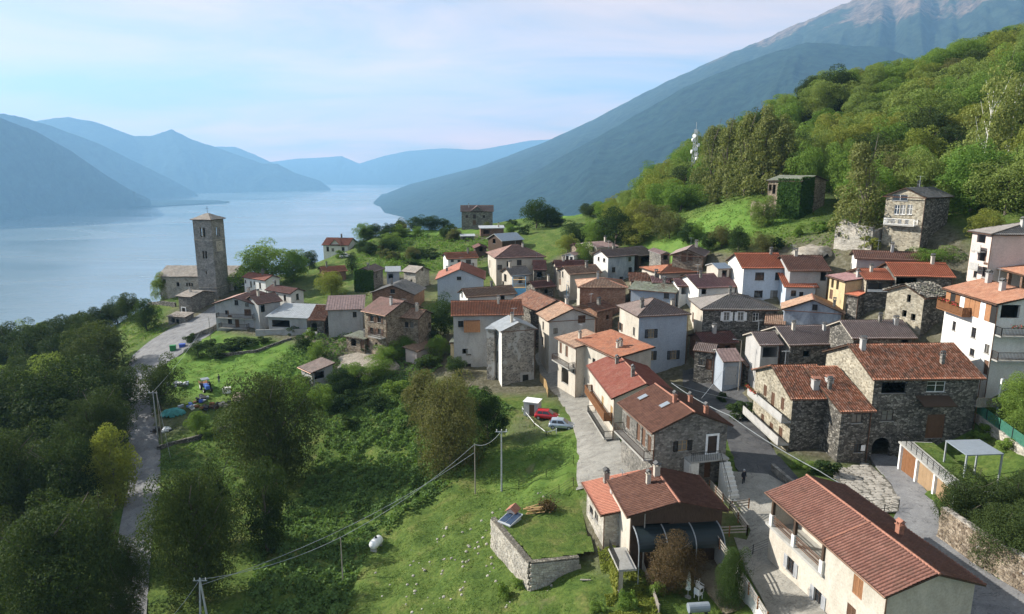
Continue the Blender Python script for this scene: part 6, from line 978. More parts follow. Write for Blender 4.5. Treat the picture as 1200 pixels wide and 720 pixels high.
            for cx_,cy_ in spots:
                zr=H+roofz(kind,w,d,rise,cx_,cy_); hc=RN.uniform(.9,1.4); cw=RN.choice((.4,.45,.55)) if 'skylights' not in label else .4
                if 'two chimneys' in label: cw=.75; hc=1.2
                pm=RN.choice(('plaster_grey2','plaster_cream','stone_grey')) if 'skylights' not in label and 'foreground' not in label else 'tile_choc'
                if 'two chimneys' in label: pm='plaster_grey2'
                mb=MB(); mb.box((0,0,hc/2-.25),(cw,cw,hc+.5)); mb.box((0,0,hc+.02),(cw+.14,cw+.14,.07)); ch=mb.obj('chimney',M_[pm] if pm!='tile_choc' else M_['ridge_tile'],rf,(cx_,cy_,zr))
                mb=MB()
                # small pitched cap on four legs
                for a_ in(-1,1):
                    for b_ in(-1,1): mb.box((a_*cw*.38,b_*cw*.38,hc+.17),(.08,.08,.26))
                mb.add([(-cw*.62,-cw*.62,hc+.3),(cw*.62,-cw*.62,hc+.3),(cw*.62,cw*.62,hc+.3),(-cw*.62,cw*.62,hc+.3),(-cw*.62,0,hc+.52),(cw*.62,0,hc+.52)],[(0,3,2,1),(0,1,5,4),(2,3,4,5),(1,2,5),(3,0,4)])
                mb.obj('chimney_cap',M_['slab_dark' if 'foreground' not in label and 'two chimneys' not in label else 'ridge_tile'],rf,(cx_,cy_,zr))
        if cat=='house' and idx%3==0:
            zr=H+rise; px_=w*.5 if kind!='gu' else w*.3; py_=d*.5; mb=MB(); mb.bar((px_,py_,zr-.3),(px_,py_,zr+2.0),.045); mb.bar((px_-.55,py_,zr+1.9),(px_+.55,py_,zr+1.9),.03)
            for q in range(6): mb.bar((px_-.5+q*.2,py_-.25,zr+1.9),(px_-.5+q*.2,py_+.25,zr+1.9),.02)
            mb.obj('aerial',M_['metal_grey'],rf)
        if opt.get('sky'):
            sl_=rise/(d/2); an=math.atan(sl_)
            for sx,sy in opt['sky']:
                mb=MB(); mt=Matrix.Rotation(an,4,'X'); mb.box((0,0,.05),(.95,1.3,.14)); o_=mb.obj('skylight',M_['copper'],rf,(sx,sy,H+sl_*sy+.14),(an,0,0)); mb=MB(); mb.box((0,0,.13),(.75,1.1,.03)); mb.obj('skylight_pane',M_['sheet_grey'],rf,(sx,sy,H+sl_*sy+.14),(an,0,0))
    else:
        pass
    Lf=w-2*oh; Ll=d-2*oh
    zf=lambda dr:H-dr
    for f,s0,s1,dr in opt.get('balc',[]):
        sty='white' if name in('stone_chalet',) else 'wood' if 'timber' in label else 'plain' if 'chalet' in label or 'skylights' in label else 'panel' if 'yellowish' in label else 'plain'
        balcony(e,f,s0,s1,zf(dr),w,d,oh,Lf if f=='F' else Ll,sty,1.2)
    for f,s0,s1,dr in opt.get('woodbalc',[]): balcony(e,f,s0,s1,zf(dr),w,d,oh,Lf if f=='F' else Ll,'wood',1.2)
    for f,s0,s1,dr in opt.get('ironbalc',[]): balcony(e,f,s0,s1,zf(dr),w,d,oh,Lf if f=='F' else Ll,'iron',1.3)
    if opt.get('balc2'): balcony(e,'L',.0,1.0,H-5.9,w,d,oh,Ll,'panel',1.4)
    if opt.get('stackbalc'):
        for dr in(1.6+1.0,5.4): balcony(e,'F',.35,.8,H-dr,w,d,oh,Lf,'panel',.9)
    if opt.get('rbalc'):
        b_=balcony(e,'R',.0,.9,H-3.6,w,d,oh,Ll,'iron',1.2); flowerbox(e,'R',.1,.8,H-2.6,w,d,oh,Ll,1.3)
        balcony(e,'R',.0,.9,H-6.6,w,d,oh,Ll,'plain',1.2)
    if opt.get('timber'):
        mb=MB(); zt=H-.25; z0=H-2.35
        (ox,oy),(dx,dy),(nx_,ny_),rz=facexf('F',w,d,oh)
        bm_=['wood_orange','plaster_white','wood_orange','dark_inside','wood_orange','white_paint','wood_brown','wood_orange']
        n=int(Lf/1.0); 
        for i in range(n):
            mb=MB(); mb.box((oh+Lf*(i+.5)/n,oh-.05,(zt+z0)/2),(Lf/n-.06,.1,zt-z0)); mb.obj('facade_panel',M_[bm_[(i*3)%8]],e)
        flowerbox(e,'F',.05,.5,H-1.35,w,d,oh,Lf,1.25)
    if 'two chimneys' in label: flowerbox(e,'L',.05,.35,H-2.0,w,d,oh,Ll,1.3)
    if opt.get('bay'):
        bx_,bz_=opt['bay']; mb=MB(); n=9
        for i in range(n): mb.box((bx_-1.5+3.*(i+.5)/n,oh-.45,H+bz_),(3./n-.03,.9,2.1))
        mb.obj('boarded_bay',M_['wood_orange'],e)
    if opt.get('dorm'):
        hw=w*.2; zr=H+rise*.95; mb=MB(); mb.add([(w/2-hw,oh-.1,H-.05),(w/2+hw,oh-.1,H-.05),(w/2,oh-.1,zr),(w/2-hw,d*.4,H-.05),(w/2+hw,d*.4,H-.05),(w/2,d*.45,zr)],[(0,1,2)]); mb.obj('gable_wall',slot[0],e)
        mb=MB()
        for q in(-1,1): mb.add([(w/2+q*(hw+.35),-.25,H-.2),(w/2,-.25,zr+.1),(w/2,d*.47,zr+.1),(w/2+q*(hw+.35),d*.3,H-.2),(w/2+q*(hw+.35),-.25,H-.05),(w/2,-.25,zr+.25),(w/2,d*.47,zr+.25),(w/2+q*(hw+.35),d*.3,H-.05)],[(0,1,2,3),(7,6,5,4),(0,4,5,1),(1,5,6,2),(2,6,7,3),(3,7,4,0)])
        mb.obj('gable_roof',M_[rm] if not rm.startswith('tile') else M_['ridge_tile'] if 'white villa' in label else M_['metal_brown'],e)
    if opt.get('loggia'):
        zf_=H-2.9; La=Lf*.52
        for s in(.35,La*.5,La+.1): 
            mb=MB(); mb.box((oh+s,oh-.02,zf_+.55),(.42,.42,1.1)); mb.obj('pillar_base',M_['plaster_white'],e); mb=MB(); mb.box((oh+s,oh-.02,zf_+1.75),(.26,.26,1.35)); mb.obj('post',M_['wood_dark'],e)
        mb=MB()
        for z_ in(.35,.6,.85,1.05): mb.bar((oh+.5,oh-.04,zf_+z_),(oh+La,oh-.04,zf_+z_),.05,.07)
        mb.obj('railing',M_['shutter_brown'],e)
        mb=MB(); mb.box((oh+La/2,oh-.08,zf_-.12),(La+.8,.3,.25)); mb.obj('ledge',M_['concrete'],e)
    if opt.get('canopy'):
        mb=MB(); cx_=w*.56; zc_=H-2.9
        mb.add([(cx_-1.9,-1.3,zc_),(cx_+2.0,-1.3,zc_),(cx_+2.0,oh,zc_+.7),(cx_-1.9,oh,zc_+.7),(cx_-1.9,-1.3,zc_+.14),(cx_+2,-1.3,zc_+.14),(cx_+2,oh,zc_+.84),(cx_-1.9,oh,zc_+.84)],[(3,2,1,0),(4,5,6,7),(0,1,5,4),(1,2,6,5),(3,0,4,7)]); mb.obj('door_canopy',M_['tile_dkbrown'] if 0 else M_['wood_dark'],e)
    if opt.get('bal42'):
        mb=MB(); mb.box((w+.9,1.2,H-3.4),(3.0,2.2,.18)); b_=mb.obj('balcony',M_['wood_grey'],e); mb=MB(); n=14
        for i in range(n): mb.box((w-.55+3.0*i/n,.12,H-2.85),(.16,.05,.95))
        mb.box((w+.9,.1,H-2.35),(3.0,.09,.08)); mb.obj('railing',M_['wood_grey'],b_); mb=MB(); mb.box((w+2.2,.3,H/2),(.2,.2,H-.2)); mb.obj('post',M_['white_paint'],e)
    if opt.get('ivy'):
        mode=opt['ivy']
        if mode=='F': 
            v,q=ivy_sheet(e,((0,oh-.1,0),(w,0,0),(0,0,H+rise*.5),(0,-1,0)),idx,n=5000,size=.2,out=.5)
        else:
            v1,q1=ivy_sheet(e,((w*.35,oh-.1,.3),(w*.62,0,0),(0,0,H+.2),(0,-1,0)),idx,n=4200,size=.2,out=.35); v2,q2=ivy_sheet(e,((w-oh+.1,oh,0),(0,d*.42,0),(0,0,H+.9),(1,0,0)),idx+1,n=3600,size=.2,out=.35); v=np.r_[v1,v2]; q=np.r_[q1,q2+len(v1)]
        link('ivy',np_mesh('ivy',v,q,[M_['leaf_ivy']]),e)
    return e
def flowerbox(e,f,s0,s1,z,w,d,oh,Lf,out):
    (ox,oy),(dx,dy),(nx_,ny_),rz=facexf(f,w,d,oh); a=s0*Lf; b=s1*Lf; rs=np.random.RandomState(5); n=420; s=a+(b-a)*rs.rand(n)
    c=np.stack([ox+dx*s+nx_*(out+rs.rand(n)*.3),oy+dy*s+ny_*(out+rs.rand(n)*.3),z+rs.rand(n)*.45],1); v,q=leafcloud(c,rs,.07); link('flowers',np_mesh('flowers',v,q,[M_['flowers'],M_['leaf_ivy']],mi=(rs.rand(n)>.45).astype(int)),e)
HE=[house(h,i) for i,h in enumerate(HOUSES)]
def hfind(key):
    for h,e in zip(HOUSES,HE):
        if key in h[1]: return h,e
# ------------------------------------------------------------------ bell tower details
h,e=hfind('bell tower with'); 
h,e=[(h,e) for h,e in zip(HOUSES,HE) if h[0]=='bell_tower'][0]; H=h[5]; w=h[6]
for f in 'FRLB':
    (ox,oy),(dx,dy),(nx_,ny_),rz=facexf(f,w,w,.45); mb=MB()
    mb.box((0,0,0),(w-.9+.16,.16,.2)); mb.obj('string_course',M_['stone_pale'],e,(ox+dx*2.7+nx_*.03,oy+dy*2.7+ny_*.03,H-5.3),(0,0,rz))
    mb=MB(); mb.box((0,0,0),(w-.9+.16,.16,.2)); mb.obj('string_course',M_['stone_pale'],e,(ox+dx*2.7+nx_*.03,oy+dy*2.7+ny_*.03,H-18),(0,0,rz))
    mb=MB(); mb.tube((0,0,-1.2),(0,0,1.0),.09,.09,8); mb.box((0,0,1.1),(.3,.35,.2)); mb.obj('column',M_['stone_pale'],e,(ox+dx*2.7-nx_*.0,oy+dy*2.7-ny_*.0,H-3.3))
(ox,oy),(dx,dy),(nx_,ny_),rz=facexf('R',w,w,.45)
mb=MB(); mb.box((0,0,0),(2.6,.08,2.7)); cf=mb.obj('clock_face',M_['plaster_cream'],e,(ox+dx*2.7+nx_*.05,oy+dy*2.7+ny_*.05,H-7.1),(0,0,rz))
mb=MB(); n=20
for i in range(n):
    a=2*math.pi*i/n; mb.box((math.sin(a)*.95,-.06,math.cos(a)*.95),(.1,.03,.1))
mb.bar((0,-.08,0),(.35,-.08,.5),.08,.03,(0,1,0)); mb.bar((0,-.08,0),(-.3,-.08,.72),.06,.03,(0,1,0)); mb.obj('clock_hands',M_['iron'],cf)
mb=MB(); mb.bar((0,0,0),(0,0,2.0),.07); mb.bar((-.45,0,1.4),(.45,0,1.4),.07); mb.obj('cross',M_['iron'],e,(w/2,w/2,H+1.4))
# church porch roof
h,e=hfind('stone church nave'); (ox,oy),(dx,dy),(nx_,ny_),rz=facexf('R',h[6],h[7],.45)
mb=MB(); mb.add([(-1.9,0,0),(1.9,0,0),(0,0,1.3),(-1.9,-1.6,0),(1.9,-1.6,0),(0,-1.6,1.3)],[(0,2,1),(3,4,5),(0,3,5,2),(1,2,5,4),(0,1,4,3)])
for q in(-1,1): mb.box((q*1.6,-1.4,-1.4),(.25,.25,2.8))
mb.obj('porch',M_['slab_dark'],e,(ox+dx*5,oy+dy*5,h[5]-2.9),(0,0,rz))
# ------------------------------------------------------------------ skylight house stair, veranda
h,e=hfind('two skylights'); H=h[5]; w,d=h[6],h[7]; (ox,oy),(dx,dy),(nx_,ny_),rz=facexf('R',w,d,.45)
wd=[q for q in h[13] if q[3]=='dw'][0]; zl=H+wd[2]-wd[5]/2; s=wd[1]
def RP(out,ss,z): return (w-.45+out,.45+ss,z)
g0=tz(*(Matrix.Rotation(R(h[8]),3,'Z')@Vector(RP(2,s,0))+Vector((h[2],h[3],0)))[:2])-h[4]
mb=MB(); mb.box(RP(.75,s-1.0,zl-.1),(1.5,4.6,.2)); ld=mb.obj('landing',M_['concrete'],e)
for c_,d_ in((RP(.7,s+1.15,(g0+zl-.2)/2),(1.3,.2,zl-.2-g0)),(RP(.7,s-3.2,(g0+zl-.2)/2),(1.3,.2,zl-.2-g0)),(RP(1.38,s-2.7,(g0+zl-.2)/2),(.15,.9,zl-.2-g0))): mb=MB(); mb.box(c_,d_); mb.obj('porch_wall',M_['plaster_white'],e)
ns=9
for i in range(ns):
    mb=MB(); zt=zl-(zl-g0)*(i+1)/ns; mb.box(RP(1.5+.3*(i+.5),s+.75,zt/2+g0/2-.1),(.3,1.2,zt-g0+.2)); mb.obj('step',M_['plaster_white'],e)
mb=MB()
for ss in np.arange(s-3.2,s+.1,.22): mb.bar(RP(1.45,ss,zl),RP(1.45,ss,zl+.95),.03)
mb.bar(RP(1.45,s-3.3,zl+.97),RP(1.45,s+.15,zl+.97),.05); mb.bar(RP(1.5,s+.15,zl+.97),RP(1.5+.3*ns,s+.15,g0+1),.04)
for i in range(ns): mb.bar(RP(1.5+.3*(i+.5),s+.15,zl-(zl-g0)*(i+1)/ns),RP(1.5+.3*(i+.5),s+.15,zl-(zl-g0)*(i+.5)/ns+.95),.025)
mb.obj('stair_railing',M_['iron'],e)
h,e=hfind('glass veranda'); H=h[5]; w,d=h[6],h[7]
def arc(t): a=t*math.pi/2; return (2.1*math.sin(a),-1.4*(1-math.cos(a)))
vz=H-1.1
for k in range(3):
    mb=MB(); y0=.7+k*(d-1.6)/3; y1=y0+(d-1.6)/3-.12; n=8
    for i in range(n):
        (x0,z0),(x1,z1)=arc(i/n),arc((i+1)/n); mb.add([(w-.45+x0,y0,vz+z0),(w-.45+x1,y0,vz+z1),(w-.45+x1,y1,vz+z1),(w-.45+x0,y1,vz+z0),(w-.45+x0,y0,vz+z0-.03),(w-.45+x1,y0,vz+z1-.03),(w-.45+x1,y1,vz+z1-.03),(w-.45+x0,y1,vz+z0-.03)],[(0,1,2,3),(7,6,5,4)])
    mb.obj('veranda_pane',M_['glass_green'],e)
for k in range(4):
    mb=MB(); y0=.64+k*(d-1.6)/3; n=8
    for i in range(n):
        (x0,z0),(x1,z1)=arc(i/n),arc((i+1)/n); mb.bar((w-.45+x0,y0,vz+z0+.02),(w-.45+x1,y0,vz+z1+.02),.09)
    mb.bar((w-.45+2.1,y0,vz-1.4),(w-.45+2.1,y0,0),.07); mb.obj('veranda_rib',M_['metal_grey'],e)
# balcony deck at the front-left of the veranda house
mb=MB(); mb.box((w+.3,-.5,2.6),(3.6,1.7,.2)); dk=mb.obj('deck',M_['concrete'],e); mb=MB()
for x in np.arange(w-1.4,w+2.1,.15): mb.box((x,-1.3,3.15),(.03,.03,.9))
mb.box((w+.3,-1.3,3.6),(3.6,.06,.06)); mb.obj('railing',M_['iron'],dk)
mb=MB(); mb.box((w+1.9,-1.1,1.2),(.4,.4,2.7)); mb.obj('deck_pillar',M_['plaster_cream'],e)
v,q=ivy_sheet(e,((w+.2,-1.4,-.4),(2.2,0,0),(0,0,3.0),(0,-1,0)),77,n=1300,size=.1,out=.2); link('climbing_plant',np_mesh('climbing_plant',v,q,[M_['leaf_broadY']]),e)
# ------------------------------------------------------------------ trees
def crownmesh(seed,N_,rx,rz_,zc,nb,size,shape='round'):
    rs=np.random.RandomState(seed); B=[]; ph=rs.rand(4)*6.28
    lob=lambda v: 1+.22*math.sin(2*math.atan2(v[1],v[0])+ph[0])*(1-abs(v[2]))+.16*math.sin(3*math.atan2(v[1],v[0])+ph[1]+3*v[2])
    while len(B)<nb:
        v=rs.normal(size=3); v/=np.linalg.norm(v); 
        if v[2]<-.93: continue
        k=rs.uniform(.35,.95)*lob(v); rr=rs.uniform(.17,.42)*rx
        if shape=='larch': zt=rs.rand(); ra=(1-zt**2.4)*rx+.15; a=rs.rand()*6.28; q=rs.uniform(.2,.85); B.append((ra*q*math.cos(a),ra*q*math.sin(a),zc-rz_+2*rz_*zt,rs.uniform(.35,.8),1.5)); continue
        if shape=='cyp': zt=rs.rand(); ra=math.sin(math.pi*(.15+.8*zt))*rx*.55; a=rs.rand()*6.28; B.append((ra*math.cos(a),ra*math.sin(a),zc-rz_+2*rz_*zt,rx*.5,1.2)); continue
        B.append((v[0]*rx*k,v[1]*rx*k,zc+v[2]*rz_*k,rr,rs.uniform(.75,1.0)))
    B=np.array(B); w_=B[:,3]**2; idx=rs.choice(len(B),N_,p=w_/w_.sum()); d_=rs.normal(size=(N_,3)); d_/=np.linalg.norm(d_,axis=1,keepdims=True)
    d_[:,2]=np.where(rs.rand(N_)<.45,np.abs(d_[:,2]),d_[:,2]); r_=B[idx,3:4]*(rs.rand(N_,1)**.35*.42+.66); r_*=1+.25*(vnoise(d_[:,0]*3+idx,d_[:,1]*3+d_[:,2]*5)[:,None]-.5)
    c=B[idx,:3]+d_*r_*np.c_[np.ones((N_,2)),B[idx,4]]
    lo=np.percentile(c,2,axis=0); hi=np.percentile(c,98,axis=0); hx=(hi[:2]-lo[:2])/2; c[:,:2]=(c[:,:2]-(hi[:2]+lo[:2])/2)*(rx/max(hx)); zl=zc-rz_; c[:,2]=zl+(c[:,2]-lo[2])/(hi[2]-lo[2])*2*rz_
    V,Q_=leafcloud(c,rs,size,d_,.75); return np_mesh('crown',V,Q_,[M_['leaf_broad']])
def trunkmesh(seed,hz_,r0,spread,m='bark'):
    rs=random.Random(seed); b=MB(); p=Vector((0,0,-.6)); pts=[p]
    for i in range(4): p=p+Vector((rs.uniform(-.25,.25),rs.uniform(-.25,.25),(hz_+.6)/4)); pts.append(p)
    for i in range(4): b.tube(pts[i],pts[i+1],r0*(1-i*.19),r0*(1-(i+1)*.19),7)
    for i in range(9):
        k=rs.randint(1,3); q0=pts[k].lerp(pts[k+1],rs.random()); a=i*2.4+rs.random(); q1=q0+Vector((math.cos(a)*spread*.5,math.sin(a)*spread*.5,hz_*.16)); q2=q1+Vector((math.cos(a+.3)*spread*.4,math.sin(a+.3)*spread*.4,hz_*.2))
        b.tube(q0,q1,r0*.4,r0*.24,5); b.tube(q1,q2,r0*.24,r0*.08,5)
    return b.mesh('trunk',M_[m])
CR={'broad':[crownmesh(s,17000,4.1,4.7,5.2,60,.105) for s in(1,2,3,4,5,6)],'big':[crownmesh(s,46000,4.1,4.8,5.1,110,.072) for s in(11,12,13)],'larch':[crownmesh(s,9000,2.6,4.8,5.2,80,.10,'larch') for s in(21,22,23)],'birch':[crownmesh(s,4200,3.2,3.2,6.9,26,.11) for s in(31,32)],'cyp':[crownmesh(41,5000,4.,4.7,5,30,.16,'cyp')],'bush':[crownmesh(s,3200,4.2,5.0,4.4,20,.25) for s in(51,52,53)]}
TKM={'broad':[trunkmesh(s,7.4,.27,3.6) for s in(1,2,3)],'big':[trunkmesh(4,7.8,.3,3.8)],'larch':[trunkmesh(5,9,.2,1.2)],'birch':[trunkmesh(6,9,.15,2,'bark_birch')],'cyp':[trunkmesh(7,6,.2,1)]}
TR_=random.Random(17)
def tree(kind,label,group,x,y,hh,ww):
    z=float(gheight(np.array([x]),np.array([y]))[0])-.05
    lk={'larch':'leaf_larch','birch':'leaf_birch','cypress':'leaf_cypress'}.get(kind,'leaf_'+kind)
    bush=hh<3.2 and kind not in('cypress',)
    key='larch' if kind=='larch' else 'birch' if kind=='birch' else 'cyp' if kind=='cypress' else 'bush' if bush else 'big' if (ww>8.6 and y<112) or (y<75) else 'broad'
    s=(ww/8.2,ww/8.2,hh/10.); 
    if key in('larch',): s=(ww/5.6,ww/5.6,hh/10)
    if key=='birch': s=(ww/6.6,ww/6.6,hh/10)
    rz=TR_.uniform(0,6.28); me=TR_.choice(CR[key]); nm='bush' if bush else 'tree'
    if bush:
        o=link('bush',me,None,(x,y,z-hh*.08),(0,0,rz),s); tag(o,label,'bush' ,group)
    else:
        nm={'larch':'larch_tree','birch':'birch_tree','cypress':'cypress_tree'}.get(kind,'leafy_tree'); r_=empty(nm,(x,y,z),rz,label,'tree',group)
        tk=link('trunk',TR_.choice(TKM[key]),r_,scale=((s[0]+s[2])/2 if key=='broad' else min(s[0],s[2]),)*2+(s[2],)); o=link('crown',me,r_,scale=s)
    o.material_slots[0].link='OBJECT'; o.material_slots[0].material=M_[lk]
for kind,label,group,L_ in TREES:
    for x,y,hh,ww in L_: tree(kind,label,group,x,y,hh,ww)
# ------------------------------------------------------------------ brambles and grass tufts
def patch(name,poly,n,size,hgt,m,seed,thr=.0,sc_=.8):
    rs=np.random.RandomState(seed); P=np.array(poly); x=rs.uniform(P[:,0].min(),P[:,0].max(),n*3); y=rs.uniform(P[:,1].min(),P[:,1].max(),n*3)
    k=fbm(x*sc_+seed,y*sc_,3); ok=inpoly(x,y,poly)&(k>thr+rs.rand(len(x))*.12)
    for key in RIB: ok&=~inpoly(x,y,ribpoly(key))
    ok&=~inpoly(x,y,M['terrace']) if name!='lawn_tufts' else True
    for h in HOUSES:
        a=R(h[8]); ux,uy=math.cos(a),math.sin(a); lx=(x-h[2])*ux+(y-h[3])*uy; ly=-(x-h[2])*uy+(y-h[3])*ux; ok&=~((lx>0)&(lx<h[6])&(ly>0)&(ly<h[7]))
    x=x[ok][:n]; y=y[ok][:n]; k=k[ok][:n]; z=gheight(x,y)+hgt*np.clip((k-thr)*2.2,0,1)*(.35+.65*rs.rand(len(x))**.5)
    V,Q_=leafcloud(np.stack([x,y,z],1),rs,size,np.array([0,0,.7]),1); o=link(name,np_mesh(name,V,Q_,[M_[m]])); tag(o,kind='stuff')
for i,(poly,n,size,hg,m,thr) in enumerate(M['patches']): patch('brambles' if m!='leaf_grass' else 'grass_tufts',poly,n,size,hg,m,60+i,thr)
# ------------------------------------------------------------------ walls
def stoneface(mb,a,b,th,side):
    """irregular blocks standing proud of one face of a wall"""
    ax,ay,at_,ab=a; bx,by,bt,bb=b; L_=math.hypot(bx-ax,by-ay); ux,uy=(bx-ax)/L_,(by-ay)/L_; nx_,ny_=uy*side,-ux*side; rz=math.atan2(uy,ux); z=min(ab,bb)
    while z<max(at_,bt):
        rh=random.uniform(.16,.27); s=random.uniform(-.2,0)
        while s<L_:
            w_=random.uniform(.22,.5); c=s+w_/2; zt=at_+(bt-at_)*c/L_
            if z+rh<zt and 0<c<L_: mb.box((ax+ux*c+nx_*(th/2-.04+random.uniform(0,.05)),ay+uy*c+ny_*(th/2-.04+random.uniform(0,.05)),z+rh/2),(w_-.03,.14,rh-.03),rz+random.uniform(-.04,.04))
            s+=w_
        z+=rh
for name,label,m,pts,th in M['walls']:
    cx,cy=pts[0][0],pts[0][1]; e=empty(name,(cx,cy,pts[0][3]),0,label,'wall'); mb=MB(); bl=MB()
    for a,b in zip(pts[:-1],pts[1:]):
        ux,uy=b[0]-a[0],b[1]-a[1]; L_=math.hypot(ux,uy); nx_,ny_=-uy/L_*th/2,ux/L_*th/2
        n=max(1,int(L_/1.2))
        for i in range(n):
            f0,f1=i/n,(i+1)/n; q=[]
            for f in(f0,f1):
                x,y=a[0]+ux*f,a[1]+uy*f; zt=a[2]+(b[2]-a[2])*f+(random.uniform(-.05,.05) if m.startswith('stone') and 0<f<1 else 0); zb=a[3]+(b[3]-a[3])*f; q.append((x,y,zt,zb))
            (x0,y0,t0,b0),(x1,y1,t1,b1)=q
            v=[(x0-nx_,y0-ny_,b0),(x0+nx_,y0+ny_,b0),(x1+nx_,y1+ny_,b1),(x1-nx_,y1-ny_,b1),(x0-nx_,y0-ny_,t0),(x0+nx_,y0+ny_,t0),(x1+nx_,y1+ny_,t1),(x1-nx_,y1-ny_,t1)]
            mb.add([(p[0]-cx,p[1]-cy,p[2]-pts[0][3]) for p in v],[(0,1,2,3),(7,6,5,4),(0,4,5,1),(1,5,6,2),(2,6,7,3),(3,7,4,0)])
        if m in('stone_rubble','stone_wall'): stoneface(bl,a,b,th,1 if 'lawn terrace' in label else -1); stoneface(bl,a,b,th,-1 if 'lawn terrace' in label else 1)
    mb.obj('wall_core',M_[m],e)
    if bl.v: tag(bl.obj('facing_stones',M_['stone_brown' if 'side road' in label else 'stone_pale'],e,(-cx,-cy,-pts[0][3])),kind='stuff')
# ------------------------------------------------------------------ fences
for name,label,kind,pts,hh in M['fences']:
    x0,y0,z0=pts[0]; e=empty(name,(x0,y0,z0),0,label,'fence')
    mt_={'rail':'wood_grey','rail2':'wood_yellow','wire':'iron','board':'wood_grey','tape':'white_paint','mesh':'mesh_green','bamboo':'wood_yellow'}[kind]
    for a,b in zip(pts[:-1],pts[1:]):
        A=Vector(a)-Vector(pts[0]); B=Vector(b)-Vector(pts[0]); L_=(B-A).length
        st=1.6 if kind in('rail','rail2') else 2.2; n=max(1,int(L_/st))
        for i in range(n+1):
            p=A.lerp(B,i/n); mb=MB(); mb.box((p.x,p.y,p.z+hh/2),(.11 if kind!='wire' else .06,.11 if kind!='wire' else .06,hh+.1)); mb.obj('post',M_['wood_brown' if kind=='rail' else mt_ if kind!='mesh' else 'iron'],e)
        if kind in('rail','rail2'):
            for z in(.35,.65,.95):
                mb=MB(); mb.bar(A+Vector((0,0,z*hh)),B+Vector((0,0,z*hh)),.045,.12); mb.obj('rail',M_['wood_grey'],e)
        elif kind=='wire':
            mb=MB()
            for z in(.25,.5,.75,1): mb.bar(A+Vector((0,0,z*hh)),B+Vector((0,0,z*hh)),.02)
            mb.obj('wires',M_['iron'],e)
        elif kind=='tape': mb=MB(); mb.bar(A+Vector((0,0,hh*.8)),B+Vector((0,0,hh*.8)),.03,.09); mb.obj('tape',M_[mt_],e)
        elif kind=='mesh':
            mb=MB(); 
            for i in range(int(L_/.12)): p=A.lerp(B,i/int(L_/.12)); mb.bar(p,p+Vector((0,0,hh)),.035)
            for j in range(10): mb.bar(A+Vector((0,0,hh*j/9)),B+Vector((0,0,hh*j/9)),.035)
            mb.obj('mesh_panel',M_[mt_],e)
        else:
            n=int(L_/.2)
            for i in range(n): p=A.lerp(B,(i+.5)/n); mb=MB(); mb.box((p.x,p.y,p.z+hh/2+random.uniform(-.05,.05)),(.16,.05,hh),math.atan2(B.y-A.y,B.x-A.x)); mb.obj('board',M_[mt_],e)
# ------------------------------------------------------------------ poles and wires
for label,x,y,z,hh,kind in M['poles']:
    e=empty('utility_pole' if kind!='lamp' else 'street_lamp',(x,y,z),0,label,'pole' if kind!='lamp' else 'lamp'); mb=MB(); wd_='wood_grey'
    if kind=='aframe': mb.tube((-.5,0,-.5),(0,0,hh),.14,.09,8); mb.tube((.5,0,-.5),(0,0,hh),.14,.09,8); mb.obj('pole_shaft',M_['metal_pale'],e)
    else: mb.tube((0,0,-.5),(0,0,hh),.13 if kind=='tee' else .08,.08 if kind=='tee' else .05,8); mb.obj('pole_shaft',M_['metal_grey' if kind=='tee' else wd_],e)
    if kind in('tee','aframe'):
        mb=MB(); mb.box((0,0,hh-.25),(1.5,.1,.1)); mb.obj('crossarm',M_['metal_grey'],e); mb=MB()
        for q in(-.6,0,.6): mb.tube((q,0,hh-.2),(q,0,hh+.08),.05,.04,6)
        mb.obj('insulators',M_['white_paint'],e)
    if kind=='lamp': mb=MB(); mb.bar((0,0,hh),(-.9,0,hh+.15),.05); mb.box((-1.1,0,hh+.15),(.5,.16,.08)); mb.obj('lamp_head',M_['metal_grey'],e)
for label,pts,sag in M['wires']:
    mb=MB(); p0=Vector(pts[0])
    for a,b in zip(pts[:-1],pts[1:]):
        a=Vector(a)-p0; b=Vector(b)-p0; n=12; pr=a
        for i in range(1,n+1): f=i/n; c=a.lerp(b,f)-Vector((0,0,sag*4*f*(1-f))); mb.tube(pr,c,.028 if 'thick' not in label else .045,None,5,False); pr=c
    o=mb.obj('overhead_cable',M_['metal_grey'],None,p0); tag(o,label,'cable')
